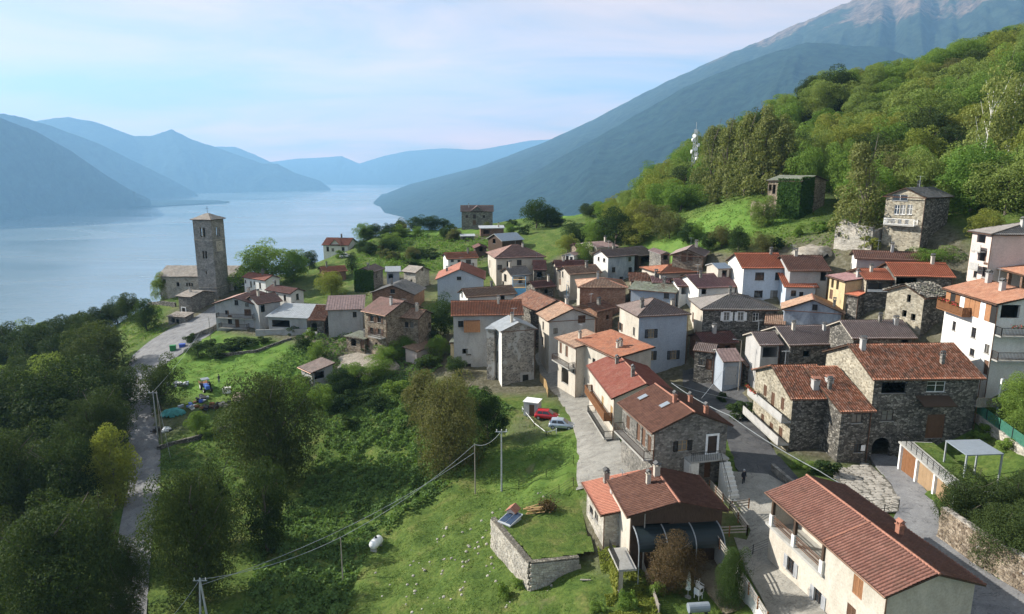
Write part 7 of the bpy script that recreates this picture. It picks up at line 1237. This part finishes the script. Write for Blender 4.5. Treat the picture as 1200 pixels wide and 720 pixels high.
# ------------------------------------------------------------------ cars
def car(x,y,z,rz,paint,label):
    e=empty('parked_car',(x,y,z),rz,label,'car'); L_=3.75
    S=[(-1.86,.42,.62,.70,.70),(-1.80,.30,.86,.80,.74),(-1.62,.25,.92,.82,.70),(-1.3,.25,.93,.83,.70),(-.2,.25,.92,.83,.72),(.75,.25,.90,.82,.72),(1.25,.25,.80,.80,.70),(1.7,.28,.66,.74,.6),(1.86,.38,.55,.62,.55)]
    V=[];F=[]
    for (px,zb,zt,hw,hb) in S:
        V+=[(px,-hb,zb),(px,-hw,zb+.15),(px,-hw,zt-.08),(px,-hw*.9,zt),(px,hw*.9,zt),(px,hw,zt-.08),(px,hw,zb+.15),(px,hb,zb)]
    for i in range(len(S)-1):
        for j in range(8): F.append((i*8+j,i*8+(j+1)%8,(i+1)*8+(j+1)%8,(i+1)*8+j))
    F+=[tuple(range(8))[::-1],tuple(range(64,72))]; b=MB(); b.add(V,F); body=b.obj('body',M_[paint],e,smooth=True)
    # cabin
    C_=[(-1.72,.9,.74),(-1.45,1.38,.62),(-.6,1.47,.60),(.25,1.44,.60),(1.0,.88,.72)]; V=[];F=[]
    for px,zt,hw in C_: V+=[(px,-hw,.86 if zt>.95 else zt-.02),(px,-(hw-.05) if zt>.95 else -hw,zt),(px,(hw-.05) if zt>.95 else hw,zt),(px,hw,.86 if zt>.95 else zt-.02)]
    # widen belt
    for i,v in enumerate(V):
        if i%4 in(0,3): V[i]=(v[0],math.copysign(.74,v[1]),v[2])
    for i in range(len(C_)-1):
        for j in range(4): F.append((i*4+j,i*4+(j+1)%4,(i+1)*4+(j+1)%4,(i+1)*4+j))
    b=MB(); b.add(V,F); b.obj('roof_shell',M_[paint],e)
    for sd in(-1,1):
        for (xa,xb,xc,xd) in ((-1.42,-.62,-.66,-1.25),(-.54,.55,.18,-.54)):
            b=MB(); q=[(xa,.735,.93),(xb,.735,.93),(xc,.625,1.35),(xd,.625,1.35)]; b.add([(u,sd*(v+.015),w_) for u,v,w_ in q],[(0,1,2,3) if sd<0 else (3,2,1,0)]); b.obj('side_window',M_['glass_dark'],e)
    b=MB(); b.add([(.95,-.62,.94),(.95,.62,.94),(.32,.54,1.41),(.32,-.54,1.41)],[(0,1,2,3)]); b.v=[(x_+.03,y_,z_+.02) for x_,y_,z_ in b.v]; b.obj('windscreen',M_['glass_dark'],e)
    b=MB(); b.add([(-1.70,-.6,.98),(-1.70,.6,.98),(-1.48,.52,1.34),(-1.48,-.52,1.34)],[(3,2,1,0)]); b.v=[(x_-.03,y_,z_) for x_,y_,z_ in b.v]; b.obj('rear_window',M_['glass_dark'],e)
    for sx in(-1.2,1.18):
        for sy in(-.74,.74):
            b=MB(); b.tube((0,-.1,0),(0,.1,0),.3,.3,18); wh=b.obj('wheel',M_['rubber'],e,(sx,sy,.3)); b=MB(); b.tube((0,-.108,0),(0,.108,0),.19,.19,12); b.obj('rim',M_['metal_pale'],wh)
    for sy in(-.55,.55):
        b=MB(); b.box((0,0,0),(.1,.26,.13)); b.obj('headlight',M_['headlight_glass'],e,(1.78,sy,.6)); b=MB(); b.box((0,0,0),(.06,.14,.26)); b.obj('tail_light',M_['car_red'],e,(-1.8,sy*1.2,.78)); b=MB(); b.box((0,0,0),(.12,.12,.1)); b.obj('wing_mirror',M_[paint],e,(.62,sy*1.5,1.0))
    for sx in(-1.86,1.86): b=MB(); b.box((0,0,0),(.08,1.2,.16)); b.obj('bumper',M_['black_paint'],e,(sx,0,.42))
def G(k,dz=0): x,y,z=M[k]; return (x,y,float(gheight(np.array([x]),np.array([y]))[0])+dz)
car(*G('red_car',.03),R(-14),'car_red','red hatchback parked on the verge above the grass bank'); car(*G('silver_car',.03),R(-10),'car_silver','silver-blue hatchback parked in front of the red car'); 
x,y,z=G('car_hill'); car(x,y,z+.1,R(15),'plaster_white','white car parked beside the isolated white villa')
# cabin, tank
x,y,z=G('cabin'); e=empty('storage_cabin',(x,y,z),R(-20),'grey box cabin with white flat roof parked behind the red car','cabin'); mb=MB(); mb.box((0,0,1.1),(2.3,2.0,2.2)); mb.obj('body',M_['shutter_grey'],e); mb=MB(); mb.box((0,0,2.26),(2.5,2.2,.12)); mb.obj('roof',M_['white_paint'],e); mb=MB(); mb.box((.2,-1.02,1.0),(.8,.05,1.8)); mb.obj('door',M_['wood_dark'],e)
x,y,z=G('tank'); e=empty('gas_tank',(x,y,z),R(70),'white cylindrical gas tank lying in the brambles at the lawn edge','tank'); mb=MB(); mt=Matrix.Rotation(R(90),3,'Y'); mb.lathe((0,0,.85),[(0.001,-1.05),(.3,-.98),(.52,-.78),(.58,-.5),(.58,.5),(.52,.78),(.3,.98),(.001,1.05)],16,mt); mb.obj('tank_shell',M_['white_paint'],e,smooth=True); mb=MB(); mb.tube((0,0,1.38),(0,0,1.58),.16,.14,10); mb.obj('valve_cover',M_['black_paint'],e)
for q in(-.6,.6): mb=MB(); mb.box((q,0,.18),(.15,.8,.5)); mb.obj('foot',M_['concrete'],e)
# tractor
x,y,z=G('tractor'); e=empty('tractor',(x,y,z),R(-55),'blue tractor with pale roof standing among the scrap','tractor')
mb=MB(); mb.box((.9,0,1.0),(1.7,.7,.7)); mb.obj('bonnet',M_['blue_paint'],e,bevel=.08); mb=MB(); mb.box((-.5,0,.85),(1.3,.9,.5)); mb.obj('chassis',M_['blue_paint'],e)
mb=MB(); mb.box((-.5,0,2.15),(1.5,1.35,.12)); mb.obj('cab_roof',M_['sheet_grey'],e)
for a_ in(-1.1,.1):
    for b_ in(-.55,.55): mb=MB(); mb.bar((a_,b_,1.0),(a_,b_,2.1),.08); mb.obj('cab_post',M_['black_paint'],e)
for sx,sy,r_ in((-.8,-.75,.72),(-.8,.75,.72),(1.4,-.6,.42),(1.4,.6,.42)):
    mb=MB(); mb.tube((sx,sy-.17,r_),(sx,sy+.17,r_),r_,r_,18); wh=mb.obj('wheel',M_['rubber'],e); mb=MB(); mb.tube((sx,sy-.18,r_),(sx,sy+.18,r_),r_*.5,r_*.5,12); mb.obj('rim',M_['white_paint'],wh)
mb=MB(); mb.box((-2.6,0,.75),(1.8,1.3,.2)); mb.box((-2.6,-.62,1),(1.8,.06,.4)); mb.box((-2.6,.62,1),(1.8,.06,.4)); mb.obj('trailer_bed',M_['wood_brown'],e)
# covered heap and scrap
def heap(key,m,label,cat,name,rx,ry,hh,seed):
    x,y,z=G(key); n=26; X,Y=np.meshgrid(np.linspace(-1,1,n),np.linspace(-1,1,n)); r_=np.sqrt(X**2+Y**2); Z=np.clip(1-r_**2.4,0,None)**.6*(.7+.6*fbm(X*2+seed,Y*2,3))*hh-.08
    J=np.arange(n*n).reshape(n,n); q=np.stack([J[:-1,:-1],J[:-1,1:],J[1:,1:],J[1:,:-1]],-1).reshape(-1,4); o=link(name,np_mesh(name,np.stack([X*rx,Y*ry,Z],-1).reshape(-1,3),q[(r_.ravel()[q]<1.02).all(1)],[M_[m]],smooth=True),None,(x,y,z),(0,0,seed)); tag(o,label,cat)
heap('teal','tarp_teal','teal tarpaulin thrown over a long heap beside the scrap yard pole','tarpaulin','covered_heap',2.2,1.1,1.3,.3)
heap('woodpile','stone_brown','grey heap of stacked branches and firewood right of the tractor','woodpile','wood_heap',1.9,1.4,1.1,2); heap('boulder','stone_grey','flat grey boulder lying on the overgrown slope','boulder','boulder',1.6,.9,.7,1.2)
heap('rubble','rubble_ground','pale heap of rubble stones below the roofless ruin','rubble','rubble_heap',5.5,3.5,1.6,.6)
x,y,z=G('whitebox'); mb=MB(); mb.box((0,0,.45),(1.3,1.1,.9)); mb.box((0,0,.93),(1.4,1.2,.08)); tag(mb.obj('storage_chest',M_['plaster_white'],None,(x,y,z),(0,0,.2),bevel=.04),'cream coloured chest in the field beside the woodpile','chest')
SC=[('junk1','scrap pile with pale and rusty sheets behind the teal tarpaulin',['car_silver','wood_brown','white_paint','blue_paint']),('junk2','scrap pile with light blue crates between tarpaulin and tractor',['plastic_blue','white_paint','iron','sheet_grey']),('junk3','dark scrap pile with brown boards below the tractor',['wood_brown','iron','wood_dark']),('junk4','few white sacks lying beside the round roadside tree',['white_paint','sheet_grey']),('junk5','pile of dark planks below the woodpile',['wood_dark','wood_grey','iron']),('whitevan','white covered trailer and dark cart at the foot of the roadside pole',['white_paint','iron','black_paint'])]
for si,(k,label,ms) in enumerate(SC):
    x,y,z=G(k); e=empty('scrap_pile',(x,y,z),0,label,'scrap pile'); rs=random.Random(si+3)
    for i in range(12):
        mb=MB(); dx_,dy_=rs.gauss(0,.9),rs.gauss(0,.6); l_=rs.uniform(.4,1.3); mb.box((0,0,0),(l_,rs.uniform(.3,.8),rs.uniform(.15,.5)),M=Matrix.Rotation(rs.uniform(-.5,.5),4,'X')@Matrix.Rotation(rs.uniform(0,3),4,'Z')); mb.obj('piece',M_[rs.choice(ms)],e,(dx_,dy_,rs.uniform(.15,.6)))
x,y,z=G('bins')
for i,(m_,lb) in enumerate((('plastic_green','green waste bin beside the road bend, left of the blue one'),('plastic_blue','blue waste bin beside the road bend, behind the green one'))):
    e=empty('waste_bin',(x+i*1.5,y+i*1.2,z),.3,lb,'bin'); mb=MB(); mb.box((0,0,.65),(1.2,.9,1.1)); mb.obj('body',M_[m_],e,bevel=.06); mb=MB(); mb.box((0,-.02,1.27),(1.3,1.0,.14)); mb.obj('lid',M_[m_],e,bevel=.04)
# things on the lawn terrace
x,y,z=M['kennel']; e=empty('dog_kennel',(x,y,z),R(-25),'small wooden dog kennel with reddish roof on the lawn terrace','kennel'); mb=MB(); mb.box((0,0,.4),(.9,1.1,.8)); mb.add([(-.45,-.55,.8),(.45,-.55,.8),(0,-.55,1.15),(-.45,.55,.8),(.45,.55,.8),(0,.55,1.15)],[(0,1,2),(3,5,4)]); mb.obj('kennel_wall',M_['plaster_pink'],e)
mb=MB(); 
for q in(-1,1): mb.add([(0,-.7,1.2),(q*.65,-.7,.72),(q*.65,.7,.72),(0,.7,1.2),(0,-.7,1.26),(q*.65,-.7,.78),(q*.65,.7,.78),(0,.7,1.26)],[(0,1,2,3),(7,6,5,4),(0,4,5,1),(1,5,6,2),(2,6,7,3)])
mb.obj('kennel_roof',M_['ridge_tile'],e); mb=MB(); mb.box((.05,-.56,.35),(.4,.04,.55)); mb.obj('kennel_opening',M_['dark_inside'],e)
x,y,z=M['frame']; e=empty('cold_frame',(x,y,z+.35),R(-38),'dark blue glazed panel in pale frame at the corner of the lawn terrace','panel'); mt=Matrix.Rotation(.18,4,'X'); mb=MB(); mb.box((0,0,0),(1.7,2.3,.12),M=mt); mb.box((0,0,-.25),(1.4,2.0,.35)); mb.obj('panel_frame',M_['metal_pale'],e)
for q in(-.4,.4): mb=MB(); mb.box((q,0,.08),(.7,2.0,.04),M=mt); mb.obj('glazing',M_['solar'],e)
x,y,z=M['planks']; e=empty('plank_pile',(x,y,z),R(25),'pile of yellow planks and dark branches on the lawn terrace','planks'); rs=random.Random(4)
for i in range(9): mb=MB(); mb.box((0,0,0),(2.1,.16,.05)); mb.obj('plank',M_['wood_yellow'],e,(rs.uniform(-.3,.3),rs.uniform(-.5,.5),.1+i*.06),(rs.uniform(-.15,.15),rs.uniform(-.2,.2),rs.uniform(-.5,.5)))
v,q=leafcloud(np.random.RandomState(4).normal(size=(900,3))*np.array([.5,.5,.3])+np.array([1.5,-.1,.45]),np.random.RandomState(5),.09); link('branches',np_mesh('branches',v,q,[M_['leaf_bushR']]),e)
x,y,z=M['plank']; mb=MB(); mb.box((0,0,0),(1.0,.16,.08)); tag(mb.obj('plank',M_['wood_grey'],None,(x,y,tz(x,y)+.2),(0,0,-.05)),'single pale plank lying on the near lawn','plank')
# loose stones on the near slope
rs=random.Random(8); mb=MB()
for i in range(260):
    x=rs.uniform(-16,6); y=rs.uniform(54,76)
    if inpoly(np.array([x]),np.array([y]),M['terrace'])[0] or fbm(np.array([x*.3]),np.array([y*.3]),2)[0]<.5: continue
    r_=rs.uniform(.05,.2); z=float(gheight(np.array([x]),np.array([y]))[0]); mb.lathe((x,y,z),[(r_*.9,-.05),(r_,r_*.3),(r_*.6,r_*.75),(.01,r_*.85)],6,Matrix.Rotation(rs.uniform(-.4,.4),3,'X'))
tag(mb.obj('loose_stones',M_['stone_pale']),kind='stuff')
# garden furniture
x,y,z=G('parasol'); e=empty('parasol',(x,y,z),0,'closed pale green parasol in the patio garden','parasol'); mb=MB(); mb.tube((0,0,0),(0,0,2.6),.03,.03,8); mb.obj('pole',M_['metal_pale'],e); mb=MB(); mb.lathe((0,0,0),[(.1,.75),(.24,.85),(.17,1.3),(.2,1.7),(.1,2.3),(.01,2.65)],10); mb.obj('canopy',M_['canvas'],e); mb=MB(); mb.tube((0,0,0),(0,0,.1),.3,.28,14); mb.obj('base',M_['concrete'],e)
def chair(x,y,z,rz,label):
    e=empty('garden_chair',(x,y,z),rz,label,'chair'); mb=MB(); mb.box((0,0,.45),(.55,.55,.05)); mb.obj('seat',M_['white_paint'],e); mb=MB(); mb.box((0,.27,.75),(.55,.05,.6)); mb.obj('backrest',M_['white_paint'],e)
    for a_ in(-.24,.24):
        for b_ in(-.24,.24): mb=MB(); mb.box((a_,b_,.21),(.05,.05,.43)); mb.obj('leg',M_['white_paint'],e)
    for a_ in(-.28,.28): mb=MB(); mb.box((a_,0,.66),(.06,.5,.04)); mb.obj('armrest',M_['white_paint'],e)
chair(x+1.3,y+.9,z,.6,'white plastic garden chair nearest the patio path'); chair(x+.9,y-.1,z,2.2,'white plastic garden chair beside the closed parasol')
x,y,z=G('grill'); e=empty('barrel_grill',(x,y,z),.1,'dark barrel shaped grill at the bottom of the patio garden','grill'); mb=MB(); mb.tube((-.9,0,.9),(.9,0,.9),.42,.42,16); mb.obj('barrel',M_['sheet_grey'],e)
for a_ in(-.7,.7): mb=MB(); mb.box((a_,0,.3),(.08,.5,.9)); mb.obj('leg',M_['iron'],e)
# pergola, table
P=[Vector(p) for p in M['pergola']]; c=sum(P,Vector())/4; e=empty('pergola',(c.x,c.y,tz(c.x,c.y)),0,'open garden shelter with flat pale blue-grey sheet roof above the garages','pergola'); zt=c.z; zg=tz(c.x,c.y); mb=MB(); k=4; top_=[(p.x-c.x,p.y-c.y,zt-zg) for p in P]; mb.add([(a,b_,z_-.1) for a,b_,z_ in top_]+top_,[(0,1,2,3),(7,6,5,4)]+[(i,i+4,(i+1)%4+4,(i+1)%4) for i in range(4)]); mb.obj('roof_sheet',M_['sheet_grey'],e)
for a,b_,z_ in top_: mb=MB(); f_=.95; mb.box((a*f_,b_*f_,(z_-.1)/2-.25),(.14,.14,z_-.1+.5)); mb.obj('post',M_['metal_grey'],e)
e2=empty('garden_table',(c.x-1.2,c.y-1.3,zg),.2,'reddish wooden table with benches beside the garden shelter','table'); mb=MB(); mb.box((0,0,.74),(1.8,.8,.06)); mb.obj('table_top',M_['wood_orange'],e2)
for a_ in(-.7,.7): mb=MB(); mb.box((a_,0,.36),(.1,.6,.72)); mb.obj('leg',M_['wood_orange'],e2)
for b_ in(-.75,.75): mb=MB(); mb.box((0,b_,.44),(1.8,.3,.05)); mb.box((-.7,b_,.2),(.08,.25,.42)); mb.box((.7,b_,.2),(.08,.25,.42)); mb.obj('bench',M_['wood_orange'],e2)
# garage wall with orange panels
P=[Vector(p) for p in M['garagewall']]; zt=P[0].z; e=empty('garage_wall',(P[0].x,P[0].y,zt-3.2),0,'garage front of orange panels between white pillars along the side road','garage')
p0=P[0]; D=(P[-1]-P[0]); D.z=0; L_=D.length+1.5; D.normalize(); nrm=Vector((-D.y,D.x,0)); rz=math.atan2(D.y,D.x)
def gw(s,off,z_): q=D*s+nrm*off; return (q.x,q.y,z_)
mb=MB(); mb.box(gw(L_/2,1.6,1.55),(L_,3,3.1),rz); mb.obj('garage_block',M_['concrete'],e); mb=MB(); mb.box(gw(L_/2,1.5,3.2),(L_+.4,3.6,.2),rz); mb.obj('roof_slab',M_['concrete'],e); mb=MB(); mb.box(gw(L_/2,2.3,3.34),(L_-.3,2.0,.1),rz); mb.obj('planted_strip',M_['grass'],e)
ps=[.2,L_*.34,L_*.66,L_-.2]
for s in ps: mb=MB(); mb.box(gw(s,-.06,1.5),(.3,.3,3.0),rz); mb.obj('pillar',M_['white_paint'],e)
for a,b_ in zip(ps[:-1],ps[1:]):
    n=4
    for i in range(n): mb=MB(); s=a+.25+(b_-a-.5)*(i+.5)/n; mb.box(gw(s,.06,1.5),((b_-a-.5)/n-.02,.08,2.9),rz); mb.obj('panel' ,M_['orange_paint' if a>.3 else 'wood_brown'],e)
mb=MB()
for s in np.arange(0,L_,1.2): mb.box(gw(s,-.1,3.75),(.05,.05,.9),rz)
mb.bar(gw(0,-.1,4.2),gw(L_,-.1,4.2),.05); mb.bar(gw(0,-.1,3.8),gw(L_,-.1,3.8),.03); mb.obj('railing',M_['iron'],e)
# scaffolding
for key,label,lv in(('scaff','light blue scaffolding with sheeting in front of the half-built gable house',4),('scaff2','light blue sheeting on scaffold beside the cream gabled house',2)):
    a,b_=[Vector(p) for p in M[key]]; z0=tz(a.x,a.y); e=empty('scaffolding',(a.x,a.y,z0),math.atan2(b_.y-a.y,b_.x-a.x),label,'scaffolding'); L_=(b_-a).length; n=max(1,int(L_/1.8))
    for i in range(n+1):
        for dy_ in(0,1.0): mb=MB(); mb.tube((L_*i/n,dy_,-.3),(L_*i/n,dy_,lv*1.9),.05,.05,6); mb.obj('standard',M_['scaffold_blue'],e)
    for k in range(1,lv+1): mb=MB(); mb.box((L_/2,.5,k*1.75),(L_,.9,.06)); mb.obj('platform',M_['wood_yellow'],e); mb=MB(); mb.bar((0,-.02,k*1.75+.9),(L_,-.02,k*1.75+.9),.05); mb.bar((0,-.02,k*1.75-1.7),(L_*.5,-.02,k*1.75),.04); mb.obj('guard_rail',M_['scaffold_blue'],e)
    for k in range(lv):
        for i in range(n):
            if (i+k)%2==0: mb=MB(); mb.box((L_*(i+.5)/n,-.06,k*1.75+.85),(L_/n-.1,.02,1.6)); mb.obj('sheeting',M_['scaffold_blue' if (i+k)%4 else 'white_paint'],e)
# antenna mast
x,y,z=M['mast']; hh=M['mast_h']; z=min(z,tz(x,y)+9); zb=tz(x,y); hh=hh+(M['mast'][2]-zb); e=empty('antenna_mast',(x,y,zb),.4,'white lattice antenna mast with drum dishes rising from the hillside trees','mast'); mb=MB(); r0=.9;r1=.35; n=14
cs=[(1,1),(-1,1),(-1,-1),(1,-1)]
for i in range(n):
    f0,f1=i/n,(i+1)/n; a=r0+(r1-r0)*f0; b_=r0+(r1-r0)*f1
    for j in range(4):
        p,q=cs[j],cs[(j+1)%4]; mb.bar((p[0]*a,p[1]*a,hh*f0),(p[0]*b_,p[1]*b_,hh*f1),.12); mb.bar((p[0]*a,p[1]*a,hh*f0),(q[0]*b_,q[1]*b_,hh*f1),.07); mb.bar((p[0]*b_,p[1]*b_,hh*f1),(q[0]*b_,q[1]*b_,hh*f1),.07)
mb.obj('lattice',M_['metal_pale'],e)
for f,a in((.55,0),(.62,2),(.7,-.6),(.76,1.2),(.84,3.4),(.9,-1.2),(.66,4.2)):
    mb=MB(); rr_=1.0-.4*f; c=Vector((math.cos(a-1.5)*rr_,math.sin(a-1.5)*rr_,hh*f)); mb.tube(c,c+Vector((math.cos(a-1.5),math.sin(a-1.5),0))*.5,.55,.6,14); mb.obj('dish',M_['white_paint'],e)
mb=MB(); mb.bar((0,0,hh),(0,0,hh+2.2),.08); mb.obj('aerial',M_['metal_pale'],e)
# people
def person(x,y,z,rz,label,top_,legs,hr):
    J={'pel':(0,0,.95,.15),'sp':(0,.01,1.18,.145),'ch':(0,0,1.38,.165),'nk':(0,-.01,1.52,.06),'hd0':(0,-.02,1.60,.085),'hd':(0,-.03,1.70,.10),'ht':(0,-.01,1.79,.06)}
    E=[('pel','sp'),('sp','ch'),('ch','nk'),('nk','hd0'),('hd0','hd'),('hd','ht')]
    for s,n_ in((-1,'l'),(1,'r')):
        J.update({n_+'sh':(s*.19,0,1.43,.075),n_+'el':(s*.27,.03,1.15,.05),n_+'wr':(s*.27,-.08,.92,.035),n_+'pm':(s*.265,-.1,.85,.04),n_+'hp':(s*.1,0,.88,.11),n_+'kn':(s*.12,-.03+s*.03,.5,.07),n_+'an':(s*.13,.02+s*.04,.1,.045),n_+'to':(s*.14,-.15+s*.04,.04,.04)})
        E+=[('ch',n_+'sh'),(n_+'sh',n_+'el'),(n_+'el',n_+'wr'),(n_+'wr',n_+'pm'),('pel',n_+'hp'),(n_+'hp',n_+'kn'),(n_+'kn',n_+'an'),(n_+'an',n_+'to')]
        for k,(fx,fl) in enumerate(((-.03,.07),(-.01,.085),(.012,.08),(.03,.06))):
            J[n_+'f%d'%k]=(s*.265+fx*.4,-.1+fx,.85-fl*.6,.012); J[n_+'g%d'%k]=(s*.26+fx*.4,-.115+fx,.85-fl*1.1,.009); E+=[(n_+'pm',n_+'f%d'%k),(n_+'f%d'%k,n_+'g%d'%k)]
        J[n_+'t']=(s*.235,-.14,.86,.012); E.append((n_+'pm',n_+'t'))
    ks=list(J); me=bpy.data.meshes.new('person'); me.from_pydata([J[k][:3] for k in ks],[(ks.index(a),ks.index(b)) for a,b in E],[])
    for m_ in(top_,legs,'skin'): me.materials.append(M_[m_])
    e=empty('person',(x,y,z),rz,label,'person'); o=link('body',me,e); md=o.modifiers.new('skin','SKIN'); 
    for i,k in enumerate(ks): me.skin_vertices[0].data[i].radius=(J[k][3],)*2
    me.skin_vertices[0].data[0].use_root=True; s2=o.modifiers.new('sub','SUBSURF'); s2.levels=1; s2.render_levels=1
    dg=bpy.context.evaluated_depsgraph_get(); ev=o.evaluated_get(dg); nm=bpy.data.meshes.new_from_object(ev); o.modifiers.clear(); o.data=nm
    if len(nm.materials)<3:
        nm.materials.clear(); [nm.materials.append(M_[m_]) for m_ in(top_,legs,'skin')]
    for p in nm.polygons: c=p.center; p.material_index=2 if c.z>1.53 or (c.z<.93 and abs(c.x)>.2) else 0 if c.z>.9 else 1; p.use_smooth=True
    mb=MB(); mb.lathe((0,.0,1.70),[(.105,-.06),(.118,.02),(.10,.09),(.05,.13),(.001,.14)],14); mb.obj('hair',M_[hr],e,smooth=True)
    mb=MB(); mb.lathe((0,-.115,1.685),[(.001,-.03),(.016,-.01),(.001,.03)],6); mb.obj('nose',M_['skin'],e)
    for s in(-1,1): mb=MB(); mb.lathe((s*.035,-.112,1.715),[(.001,-.012),(.012,0),(.001,.012)],8); mb.obj('eye',M_['black_paint'],e)
    mb=MB(); mb.box((0,-.118,1.635),(.05,.012,.012)); mb.obj('mouth',M_['ridge_tile'],e)
person(*G('person1',.02),.3,'person in dark clothes standing on the square beside the white outside stair','cloth_dark','cloth_dark','hair_grey')
person(*G('person2'),-.6,'person in dark clothes standing in the meadow right of the tractor','cloth_dark','cloth_blue','hair')
